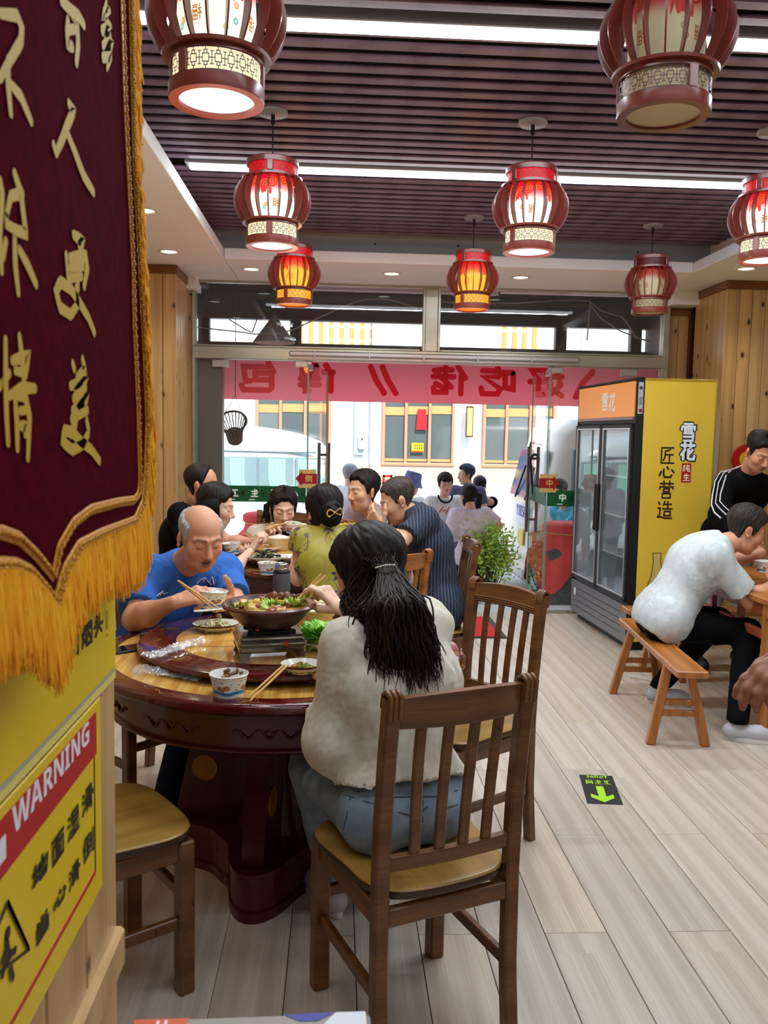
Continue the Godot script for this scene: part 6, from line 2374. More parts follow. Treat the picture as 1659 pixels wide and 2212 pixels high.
# o: fat, mouth, eyes (0 shut, 1 open), hair style, hair colour, thick, skin, lip, nu, nv
func head(mb: MB, hair: MB, c: Vector3, face: Vector3, up: Vector3, s: float, o: Dictionary) -> Basis:
	var z := face.normalized()
	var x := up.cross(z).normalized()
	var y := z.cross(x)
	var bs := Basis(x, y, z)
	var nu: int = o.get("nu", 56)
	var nv: int = o.get("nv", 44)
	var fat: float = o.get("fat", 1.0)
	var mouth: float = o.get("mouth", 0.0)
	var skin: Color = o.skin
	var hc: Color = o.get("hair_col", Color(0.012, 0.010, 0.010))
	var style: String = o.get("hair", "short")
	var thick: float = o.get("thick", 0.012)
	var eyes: float = o.get("eyes", 0.0)
	var strand := noise(3, 1.0, 2)
	var rs := []
	var fc := bs * Vector3(0, 0, 0)
	var first := mb.v.size()
	var pts := []
	for i in nv + 1:
		var la := PI * (float(i) / nv)
		for j in nu + 1:
			var u := float(j) / nu
			var lo := TAU * u - 0.62 * sin(TAU * u)
			var d := Vector3(sin(la) * sin(lo), cos(la), sin(la) * cos(lo))
			var t := 0.15
			for n in 12:
				var e := head_d(d * t + Vector3(0, -0.005, 0), fat, mouth)
				t -= e * 0.9
				if absf(e) < 0.0004:
					break
			rs.append(t)
			pts.append(d * t + Vector3(0, -0.005, 0))
	for i in nv + 1:
		for j in nu + 1:
			var p: Vector3 = pts[i * (nu + 1) + j]
			var e := 0.0012
			var q := Vector3(head_d(p + Vector3(e, 0, 0), fat, mouth) - head_d(p - Vector3(e, 0, 0), fat, mouth), head_d(p + Vector3(0, e, 0), fat, mouth) - head_d(p - Vector3(0, e, 0), fat, mouth), head_d(p + Vector3(0, 0, e), fat, mouth) - head_d(p - Vector3(0, 0, e), fat, mouth)).normalized()
			var col := skin
			var ax := absf(p.x)
			if p.z > 0.03:
				var lip := exp(-pow(ax / 0.021, 4.0)) * exp(-pow((p.y + 0.060) / (0.0115 + mouth), 4.0))
				col = col.lerp(o.get("lip", Color(0.42, 0.15, 0.12)), lip * 0.75)
				if mouth > 0.0:
					col = col.lerp(Color(0.03, 0.005, 0.005), exp(-pow(ax / 0.017, 4.0)) * exp(-pow((p.y + 0.061) / (mouth * 0.75), 4.0)))
				else:
					col = col.lerp(Color(0.10, 0.03, 0.03), exp(-pow(ax / 0.021, 4.0)) * exp(-pow((p.y + 0.0605) / 0.0022, 2.0)) * 0.8)
				var by := 0.0335 - 0.10 * maxf(0.0, ax - 0.036) + 0.04 * (ax - 0.03)
				col = col.lerp(o.get("brow", hc), smoothstep(0.010, 0.015, ax) * smoothstep(0.054, 0.046, ax) * exp(-pow((p.y - by) / 0.0042, 2.0)) * 0.8)
				var ex := (ax - 0.031) / 0.0145
				if absf(ex) < 1.15:
					var lid := 0.004 + 0.0035 * (1.0 - ex * ex) * eyes * 2.0
					if eyes > 0.0:
						var open := exp(-pow(ex, 6.0)) * exp(-pow((p.y - 0.0065) / (0.0045 * eyes), 4.0))
						col = col.lerp(Color(0.55, 0.5, 0.47), open)
						col = col.lerp(Color(0.015, 0.01, 0.01), open * exp(-pow((ax - 0.031) / 0.0062, 4.0)))
						col = col.lerp(Color(0.03, 0.02, 0.02), exp(-pow(ex, 8.0)) * exp(-pow((p.y - lid - 0.004) / 0.0016, 2.0)))
					else:
						col = col.lerp(Color(0.05, 0.03, 0.025), exp(-pow(ex, 8.0)) * exp(-pow((p.y - 0.002 + 0.003 * (1.0 - ex * ex)) / 0.0018, 2.0)) * 0.9)
				col = col.lerp(col * Color(1.1, 0.78, 0.72), 0.35 * (exp(-((p - Vector3(signf(p.x) * 0.042, -0.022, 0.07)).length_squared()) / 0.0007) + exp(-(p - Vector3(0, -0.028, 0.112)).length_squared() / 0.0004)))
				col = col.lerp(Color(0.04, 0.02, 0.02), exp(-pow((ax - 0.0085) / 0.0035, 2.0)) * exp(-pow((p.y + 0.0405) / 0.0022, 2.0)) * smoothstep(0.085, 0.095, p.z) * 0.8)
			mb.col = col
			mb.vert(c + bs * (p * s), bs * q)
	for i in nv:
		for j in nu:
			var a := first + i * (nu + 1) + j
			mb.quad(a, a + 1, a + nu + 2, a + nu + 1)
	mb.col = skin * Color(1.0, 0.88, 0.84)
	if o.get("ears", true):
		for sd in [-1.0, 1.0]:
			var old := mb.x
			var eb := bs * Basis(Vector3.UP, sd * 0.45) * Basis(Vector3.RIGHT, -0.2)
			mb.x = old * Transform3D(eb * Basis.from_scale(Vector3(s, s, s)), c + bs * (Vector3(sd * 0.076 * fat, -0.004, -0.012) * s))
			mb.col = skin * Color(1.02, 0.86, 0.82)
			mb.ball(Vector3(0, 0.006, 0), Vector3(0.0085, 0.029, 0.0185), 14, 10)
			mb.ball(Vector3(0, -0.020, 0.004), Vector3(0.007, 0.012, 0.010), 10, 8)
			mb.col = skin * Color(0.62, 0.45, 0.42)
			mb.ball(Vector3(sd * 0.0065, 0.004, 0.002), Vector3(0.0045, 0.017, 0.010), 10, 8)
			mb.x = old
	mb.col = skin
	if style == "none":
		return bs
	# hair cap over the same rays
	var hn := nu * 2
	var hf := hair.v.size()
	var hv := nv
	var hp := []
	var hcol := []
	for i in hv + 1:
		var la := PI * (float(i) / hv)
		for j in hn + 1:
			var u := float(j % hn) / hn
			var lo := TAU * u - 0.62 * sin(TAU * u)
			var d := Vector3(sin(la) * sin(lo), cos(la), sin(la) * cos(lo))
			var uj := u * nu
			var j0 := int(uj)
			var t := lerpf(rs[i * (nu + 1) + j0], rs[i * (nu + 1) + mini(j0 + 1, nu)], uj - j0)
			var p := d * t + Vector3(0, -0.005, 0)
			var th := absf(atan2(p.x, p.z))
			var wob := strand.get_noise_2d(lo * 14.0, 2.0) * 0.008
			var m := smoothstep(-0.006, 0.010, p.y - hairline(style, th) + wob)
			if style == "bald":
				m *= smoothstep(1.02, 1.25, th + wob * 8.0) * smoothstep(0.085, 0.055, p.y - 0.012 * (th - 1.5) + wob)
			elif style == "receding":
				m *= smoothstep(0.30, 0.12, d.z + wob * 4.0)
			elif style == "fringe":
				m = maxf(m, smoothstep(-0.006, 0.006, p.y - 0.046 + wob * 1.2) * smoothstep(1.1, 0.9, th))
			var st := strand.get_noise_2d(lo * 30.0 + p.y * 12.0, p.y * 18.0)
			var vol := thick * (0.75 + 0.35 * smoothstep(-0.02, 0.09, p.y) + 0.22 * st)
			if style == "crop":
				vol *= lerpf(0.35, 1.0, smoothstep(0.02, 0.08, p.y))
			hp.append(d * (t + lerpf(-0.006, vol, m)) + Vector3(0, -0.005, 0))
			var hc2 := hc.lerp(hc * 2.6 + Color(0.01, 0.006, 0.004), clampf(0.25 + 0.6 * st, 0, 1))
			if style == "bald" or o.has("grey"):
				hc2 = hc.lerp(o.get("grey", hc), clampf(0.5 + 0.9 * st, 0, 1))
			hcol.append(hc2)
	for i in hv + 1:
		for j in hn + 1:
			var k0 := i * (hn + 1)
			var du: Vector3 = hp[k0 + (j + 1) % hn] - hp[k0 + (j + hn - 1) % hn]
			var dv: Vector3 = hp[mini(i + 1, hv) * (hn + 1) + j] - hp[maxi(i - 1, 0) * (hn + 1) + j]
			var q := dv.cross(du).normalized()
			if q.dot(hp[k0 + j]) < 0.0:
				q = -q
			hair.col = hcol[k0 + j]
			hair.vert(c + bs * (hp[k0 + j] * s), bs * q)
	for i in hv:
		for j in hn:
			var a := hf + i * (hn + 1) + j
			hair.quad(a, a + 1, a + hn + 2, a + hn + 1)
	return bs

# pose: 0 relaxed, 1 chopstick grip, 2 cupped round a bowl, 3 fist
func hand(mb: MB, wrist: Vector3, dir: Vector3, palm: Vector3, right: bool, pose: int, s := 1.0, cell := 0.0038) -> Basis:
	var y := dir.normalized()
	var z := (palm - y * palm.dot(y)).normalized()
	var x := y.cross(z)
	if not right:
		x = -x
	var bs := Basis(x, y, z)
	var pr := []
	var kx := [0.029, 0.010, -0.010, -0.028]
	var ky := [0.088, 0.092, 0.087, 0.078]
	var ln := [0.072, 0.080, 0.074, 0.058]
	var curls: Array = [[[0.25, 0.35, 0.2], [0.35, 0.45, 0.3], [0.45, 0.5, 0.3], [0.5, 0.5, 0.3]], [[0.55, 0.75, 0.35], [0.75, 0.95, 0.4], [1.05, 1.2, 0.6], [1.15, 1.25, 0.7]], [[0.45, 0.45, 0.3], [0.55, 0.5, 0.35], [0.6, 0.5, 0.35], [0.6, 0.5, 0.3]], [[1.2, 1.4, 0.8], [1.3, 1.5, 0.8], [1.35, 1.5, 0.8], [1.4, 1.5, 0.8]]][pose]
	for i in 4:
		pr.append([Vector3(kx[i] * 0.5, 0.008, 0), Vector3(kx[i], ky[i], 0), 0.0150, 0.0125, Vector3(0, 0, 1), 0.85])
		var p := Vector3(kx[i], ky[i], 0.0)
		var a := 0.0
		var r := 0.0094 if i < 3 else 0.0082
		for j in 3:
			a += curls[i][j]
			var q: Vector3 = p + Vector3(kx[i] * 0.10 * (1.0 - j * 0.4), cos(a), sin(a)).normalized() * ln[i] * [0.46, 0.30, 0.24][j]
			pr.append([p, q, r, r * 0.90])
			p = q
			r *= 0.90
	var tp: Array = [[Vector3(0.024, 0.018, 0.010), Vector3(0.050, 0.048, 0.022), Vector3(0.060, 0.076, 0.030), Vector3(0.060, 0.098, 0.036)], [Vector3(0.024, 0.018, 0.010), Vector3(0.044, 0.046, 0.034), Vector3(0.040, 0.075, 0.050), Vector3(0.030, 0.098, 0.056)], [Vector3(0.024, 0.018, 0.010), Vector3(0.058, 0.040, 0.022), Vector3(0.078, 0.062, 0.032), Vector3(0.090, 0.080, 0.040)], [Vector3(0.024, 0.018, 0.010), Vector3(0.046, 0.046, 0.030), Vector3(0.034, 0.066, 0.046), Vector3(0.014, 0.074, 0.050)]][pose]
	for j in 3:
		pr.append([tp[j], tp[j + 1], [0.0155, 0.0118, 0.0105][j], [0.0125, 0.0105, 0.0090][j]])
	pr.append([Vector3(0, -0.008, 0), Vector3(0, 0.014, 0), 0.022, 0.024, Vector3(0, 0, 1), 0.75])
	var old := mb.x
	mb.x = old * Transform3D(bs * Basis.from_scale(Vector3(s, s, s)), wrist)
	sdf(mb, pr, cell, 0.010)
	mb.x = old
	return bs

func locks(b: MB, starts: Array, ends: Array, mids: Array, r0: float, cols: Array, rng: RandomNumberGenerator, wave := 0.0, seg := 12) -> void:   # tapered strands of hair
	for i in starts.size():
		var c3 := Curve3D.new()
		var tg: Vector3 = (ends[i] - starts[i]) * 0.18
		c3.add_point(starts[i], Vector3.ZERO, (mids[i] - starts[i]) * 0.4)
		c3.add_point(mids[i], -tg, tg)
		c3.add_point(ends[i], -tg * 0.8, Vector3.ZERO)
		var len := c3.get_baked_length()
		var pp := []
		var rr := []
		var ph := rng.randf() * TAU
		var sd := Vector3(rng.randf_range(-1, 1), rng.randf_range(-0.3, 0.3), rng.randf_range(-1, 1)).normalized()
		for k in seg + 1:
			var g := float(k) / seg
			pp.append(c3.sample_baked(len * g) + sd * wave * sin(ph + g * 9.0) * smoothstep(0.15, 0.7, g))
			rr.append(r0 * (0.75 + 0.5 * rng.randf() * 0.4 + 0.35 * sin(PI * g)) * (1.0 - 0.85 * pow(g, 4.0)))
		b.col = cols[0].lerp(cols[1], rng.randf() * rng.randf())
		b.tube(pp, rr, 6, true, 0.6)

func eval_right(fwd: Vector3) -> Vector3:
	return Vector3(-fwd.z, 0, fwd.x).normalized()

var WR: FastNoiseLite
# P keys: label base hip neck head face fwd hw el_r wr_r el_l wr_l [sh_r sh_l kn_* an_*] skin size sex
#   shirt(Material) sleeve (0 none .. 1 elbow .. 2 wrist) hem collar ; legs: "sit" "stand" "skirt" "none" ; trouser(Material) ; hair opts
func person(P: Dictionary) -> Node3D:
	var hip: Vector3 = P.hip
	var base := Vector3(hip.x, P.get("ground", 0.0), hip.z)
	var t := thing("person", P.label, "person", base)
	var inv := Transform3D(Basis.IDENTITY, -base)
	var fw: Vector3 = P.fwd.normalized()
	var rt := eval_right(fw)
	var k: float = P.get("build", 1.0)
	var hw: float = P.get("hw", 0.18)
	var neck: Vector3 = P.neck
	var up := (neck - hip).normalized()
	var tf := rt.cross(up).normalized() * -1.0                        # torso front
	if tf.dot(fw) < 0.0:
		tf = -tf
	var shr: Vector3 = P.get("sh_r", neck + rt * hw - up * 0.045)
	var shl: Vector3 = P.get("sh_l", neck - rt * hw - up * 0.045)
	var cell: float = P.get("cell", 0.015)
	var skin: Color = P.skin
	var body := MB.new()
	body.x = inv
	body.col = skin
	var hd: Vector3 = P.head
	var face: Vector3 = P.face.normalized()
	var hs: float = P.get("head_size", 1.0)
	var hup := Vector3.UP
	var fx := hup.cross(face).normalized()
	var fy := face.cross(fx)
	var chest := hip.lerp(neck, 0.66) - tf * 0.02 * k
	var pr := []
	pr.append([neck - up * 0.05, hd - fy * 0.075 * hs - face * 0.022 * hs, 0.058 * k, 0.052 * k])
	pr.append([hip, neck - up * 0.08, 0.085 * k, 0.075 * k, tf, 0.7])
	pr.append([shl.lerp(shr, 0.1), shl.lerp(shr, 0.9), 0.042 * k, 0.042 * k])
	var ak: float = P.get("arm", 1.0)
	for s in 2:
		var sh: Vector3 = shr if s == 0 else shl
		var el: Vector3 = P["el_r"] if s == 0 else P["el_l"]
		var wr: Vector3 = P["wr_r"] if s == 0 else P["wr_l"]
		pr.append([sh, el, 0.050 * ak, 0.039 * ak])
		pr.append([el, el.lerp(wr, 0.35), 0.039 * ak, 0.041 * ak])
		pr.append([el.lerp(wr, 0.35), wr, 0.041 * ak, 0.026 * ak])
	sdf(body, pr, cell, 0.035)
	var hair := MB.new()
	hair.x = inv
	var ho: Dictionary = P.get("h", {})
	ho["skin"] = skin
	var hb := head(body, hair, hd, face, hup, hs, ho)
	for s in 2:
		var key := "hand_r" if s == 0 else "hand_l"
		if P.has(key):
			var h: Array = P[key]                                     # [dir, palm, pose]
			hand(body, P["wr_r"] if s == 0 else P["wr_l"], h[0], h[1], s == 0, h[2], P.get("hand_size", 1.0), P.get("hand_cell", 0.005))
	put("body", body, M.skin, t)
	if hair.v.size() > 0:
		put("hair", hair, P.get("hair_mat", M.hair), t)
	# top
	if P.has("shirt"):
		var sb := MB.new()
		sb.x = inv
		var g: float = P.get("loose", 0.012)
		var sp := []
		sp.append([hip + rt * 0.075 * k + up * 0.02, hip - rt * 0.075 * k + up * 0.02, 0.108 * k + g, 0.108 * k + g, tf, 0.86])
		sp.append([hip + up * 0.04, chest, 0.125 * k + g, 0.135 * k + g, tf, 0.74])
		sp.append([chest + rt * 0.06 * k, chest - rt * 0.06 * k, 0.110 * k + g, 0.110 * k + g, tf, 0.86])
		sp.append([shl.lerp(shr, 0.04), shr.lerp(shl, 0.04), 0.056 * k + g * 0.6, 0.056 * k + g * 0.6])
		sp.append([chest, neck - up * 0.03, 0.115 * k + g, 0.062 * k + g * 0.5, tf, 0.8])
		if P.get("bust", 0.0) > 0.0:
			for s in [-1.0, 1.0]:
				sp.append([chest + tf * 0.07 + rt * s * 0.07, chest + tf * 0.08 + rt * s * 0.07 - up * 0.03, 0.06, 0.06])
		var cuts := [[hip - up * P.get("hem", 0.10), -up, 0.40]]
		var sl: float = P.get("sleeve", 0.6)
		for s in 2:
			var sh: Vector3 = shr if s == 0 else shl
			var el: Vector3 = P["el_r"] if s == 0 else P["el_l"]
			var wr: Vector3 = P["wr_r"] if s == 0 else P["wr_l"]
			var sg: float = P.get("sleeve_loose", 0.014)
			if sl <= 0.0:
				continue
			if sl <= 1.0:
				var e := sh.lerp(el, sl)
				sp.append([sh, e + (e - sh).normalized() * 0.02, 0.054 * ak + sg * 0.7, lerpf(0.050, 0.042, sl) * ak + sg * 1.25])
				cuts.append([e, (el - sh).normalized(), 0.095])
			else:
				sp.append([sh, el, 0.054 * ak + sg * 0.7, 0.046 * ak + sg])
				var e := el.lerp(wr, sl - 1.0)
				sp.append([el, e + (wr - el).normalized() * 0.02, 0.046 * ak + sg, 0.034 * ak + sg])
				cuts.append([e, (wr - el).normalized(), 0.075])
		cuts.append([neck + up * P.get("collar", 0.012) + tf * 0.02, (up + tf * 0.25).normalized(), 0.10])
		sdf(sb, sp, P.get("cloth_cell", cell), 0.045, P.get("wrinkle", 0.004), WR, cuts)
		put(P.get("shirt_name", "shirt"), sb, P.shirt, t)
	# legs
	var legs: String = P.get("legs", "sit")
	var gy: float = P.get("ground", 0.0)
	var kr: Vector3 = P.get("kn_r", hip + fw * 0.42 + rt * 0.10 - Vector3(0, 0.02, 0) if legs == "sit" else Vector3(hip.x, (hip.y + gy) * 0.5 + 0.03, hip.z) + rt * 0.09 + fw * 0.02)
	var kl: Vector3 = P.get("kn_l", hip + fw * 0.42 - rt * 0.10 - Vector3(0, 0.02, 0) if legs == "sit" else Vector3(hip.x, (hip.y + gy) * 0.5 + 0.03, hip.z) - rt * 0.09 + fw * 0.02)
	var ar: Vector3 = P.get("an_r", Vector3(kr.x, gy + 0.09, kr.z) - fw * 0.04)
	var al: Vector3 = P.get("an_l", Vector3(kl.x, gy + 0.09, kl.z) - fw * 0.04)
	if legs == "sit" or legs == "stand":
		var lb := MB.new()
		lb.x = inv
		var lp := [[hip + rt * 0.08, hip - rt * 0.08, 0.108 * k, 0.108 * k, tf, 0.86]]
		for s in 2:
			var kn: Vector3 = kr if s == 0 else kl
			var an: Vector3 = ar if s == 0 else al
			var hj := hip + rt * (0.085 if s == 0 else -0.085) - up * 0.02
			lp.append([hj, kn, 0.090 * k, 0.064 * k])
			lp.append([kn, an, 0.064 * k, 0.047 * k])
		sdf(lb, lp, cell * 1.15, 0.03, 0.005, WR, [[ar, Vector3.DOWN, 0.08], [al, Vector3.DOWN, 0.08], [hip + Vector3(0, 0.11, 0), Vector3.UP, 0.23]])
		put("trousers", lb, P.trouser, t)
	elif legs == "skirt":
		var lb := MB.new()
		lb.x = inv
		lb.grid(48, 14, func(u: float, v: float) -> Vector3:
			var a := u * TAU
			var r := lerpf(0.13, 0.21, smoothstep(0.0, 0.5, v)) + 0.018 * sin(a * 9.0) * v
			return Vector3(hip.x, lerpf(hip.y + 0.13, gy + 0.16, v), hip.z) + (rt * cos(a) + fw * sin(a) * 0.8) * r, true)
		put("skirt", lb, P.trouser, t)
	if legs != "none":
		for s in 2:
			var an: Vector3 = ar if s == 0 else al
			if legs == "skirt":
				an = Vector3(hip.x, gy + 0.09, hip.z) + rt * (0.08 if s == 0 else -0.08)
				body.col = skin
			var sf: Vector3 = P.get("foot", fw)
			var fb := MB.new()
			fb.x = inv
			var f0 := Vector3(an.x, gy + 0.04, an.z)
			var sd := sf.cross(Vector3.UP)
			sdf(fb, [[f0 - sf * 0.03, f0 + sf * 0.12, 0.040, 0.042], [f0 + sf * 0.10, f0 + sf * 0.165 + Vector3(0, -0.006, 0), 0.040, 0.032], [f0 - sf * 0.02, an - Vector3(0, 0.01, 0), 0.034, 0.034]], 0.009, 0.02, 0.0, null, [[Vector3(f0.x, gy + 0.016, f0.z), Vector3.DOWN, 0.3], [an, Vector3.UP, 0.1]])
			var so := put("shoe", fb, P.get("shoe", M.black), t)
			fb = MB.new()
			fb.x = inv
			var po := PackedVector2Array()
			for i in 28:
				var a := TAU * i / 28
				var fx2 := 0.135 * cos(a) + 0.065
				po.append(Vector2(sin(a) * lerpf(0.036, 0.047, smoothstep(-0.05, 0.15, fx2)), fx2))
			fb.prism(po, 0.001, 0.022, Basis(sd, sf, sd.cross(sf)) if sd.cross(sf).y > 0 else Basis(-sd, sf, (-sd).cross(sf)), Vector3(f0.x, gy, f0.z), true)
			put("sole", fb, P.get("sole", mt(Color(0.85, 0.85, 0.84), 0.6)), so)
	return t

func cloth(a: Color, b: Color, sd: int, rough := 0.85) -> StandardMaterial3D:
	var m := tri_mat(mottle(128, 128, a, b, sd, 0.03), Vector3(3, 3, 3), rough, false)
	m.metallic_specular = 0.25
	return m

func people_materials() -> void:
	WR = FastNoiseLite.new()
	WR.seed = 21
	WR.noise_type = FastNoiseLite.TYPE_SIMPLEX_SMOOTH
	WR.frequency = 6.0
	WR.fractal_type = FastNoiseLite.FRACTAL_RIDGED
	WR.fractal_octaves = 1
	WR.domain_warp_enabled = true
	WR.domain_warp_amplitude = 0.12
	WR.domain_warp_frequency = 3.0
	M.skin = vcol(0.5, 0.4)
	M.hair = vcol(0.5, 0.3)
	M.blue_tee = cloth(Color(0.20, 0.38, 0.68), Color(0.25, 0.44, 0.75), 81)
	M.jeans = cloth(Color(0.42, 0.50, 0.57), Color(0.56, 0.63, 0.69), 82)
	M.dark_jeans = cloth(Color(0.06, 0.09, 0.17), Color(0.10, 0.14, 0.24), 83)
	M.blouse = cloth(Color(0.76, 0.74, 0.67), Color(0.88, 0.865, 0.81), 84)
	M.navy = cloth(Color(0.035, 0.04, 0.055), Color(0.06, 0.065, 0.085), 85)
	M.charcoal = cloth(Color(0.02, 0.02, 0.024), Color(0.045, 0.045, 0.05), 86)
	M.cream_vest = cloth(Color(0.74, 0.70, 0.62), Color(0.84, 0.80, 0.73), 87)
	M.lavender = cloth(Color(0.62, 0.56, 0.60), Color(0.70, 0.64, 0.68), 88)
	M.white_tee = cloth(Color(0.74, 0.78, 0.79), Color(0.83, 0.86, 0.87), 89)
	M.black_cloth = cloth(Color(0.012, 0.012, 0.016), Color(0.03, 0.03, 0.035), 90)
	M.grey_cloth = cloth(Color(0.42, 0.42, 0.42), Color(0.54, 0.54, 0.54), 91)
	M.maroon = cloth(Color(0.22, 0.04, 0.11), Color(0.32, 0.07, 0.16), 92)
	M.pink_tee = cloth(Color(0.84, 0.76, 0.80), Color(0.93, 0.87, 0.90), 93)
	M.purple_tee = cloth(Color(0.30, 0.28, 0.38), Color(0.38, 0.36, 0.46), 94)
	M.cyan_tee = cloth(Color(0.25, 0.62, 0.74), Color(0.36, 0.72, 0.82), 95)
	M.hoodie = cloth(Color(0.84, 0.84, 0.82), Color(0.93, 0.93, 0.92), 96)
	M.plain_shoe = mt(Color(0.72, 0.72, 0.74), 0.6)
	# navy shirt with pale pinstripes
	var im := Image.create(128, 64, false, Image.FORMAT_RGB8)
	im.fill(Color(0.075, 0.13, 0.21))
	for i in 4:
		im.fill_rect(Rect2i(i * 32 + 6, 0, 3, 64), Color(0.46, 0.54, 0.62))
		im.fill_rect(Rect2i(i * 32 + 20, 0, 9, 64), Color(0.055, 0.10, 0.17))
	M.striped = tri_mat(img_tex(im), Vector3(14, 14, 14), 0.8, false)
	M.striped.uv1_triplanar_sharpness = 3.0
	# yellow green brocade with purple blossoms
	im = Image.create(256, 256, false, Image.FORMAT_RGB8)
	im.fill(Color(0.62, 0.58, 0.18))
	var rng := RandomNumberGenerator.new()
	rng.seed = 31
	for i in 34:
		var cx := rng.randi_range(0, 255)
		var cy := rng.randi_range(0, 255)
		var rad := rng.randi_range(8, 19)
		var pc := Color(0.20, 0.11, 0.28).lerp(Color(0.34, 0.22, 0.36), rng.randf())
		for y in range(-rad, rad + 1):
			for x in range(-rad, rad + 1):
				var a := atan2(y, x)
				var r := Vector2(x, y).length()
				if r < rad * (0.72 + 0.28 * cos(a * 5.0 + i)) and not (r > rad * 0.30 and r < rad * 0.40):
					im.set_pixel(posmod(cx + x, 256), posmod(cy + y, 256), pc)
		var q := Vector2(cx, cy)
		var an := rng.randf() * TAU
		for n in 46:
			an += rng.randf_range(-0.22, 0.22)
			q += Vector2(cos(an), sin(an))
			for d in 2:
				im.set_pixel(posmod(int(q.x) + d, 256), posmod(int(q.y), 256), pc)
	M.brocade = tri_mat(img_tex(im), Vector3(2.1, 2.1, 2.1), 0.5, false)

func sticks(label: String, a: Vector3, b: Vector3, a2: Vector3, b2: Vector3, group := "pairs of bamboo chopsticks") -> void:
	var t := thing("chopsticks", label, "chopsticks", a, 0.0, group)
	for k in 2:
		var q := MB.new()
		q.x = t.transform.affine_inverse()
		if k == 0:
			q.tube([a, a.lerp(b, 0.5), b], [0.0036, 0.0034, 0.0026], 8)
		else:
			q.tube([a2, a2.lerp(b2, 0.5), b2], [0.0036, 0.0034, 0.0026], 8)
		put("chopstick", q, M.bamboo, t)

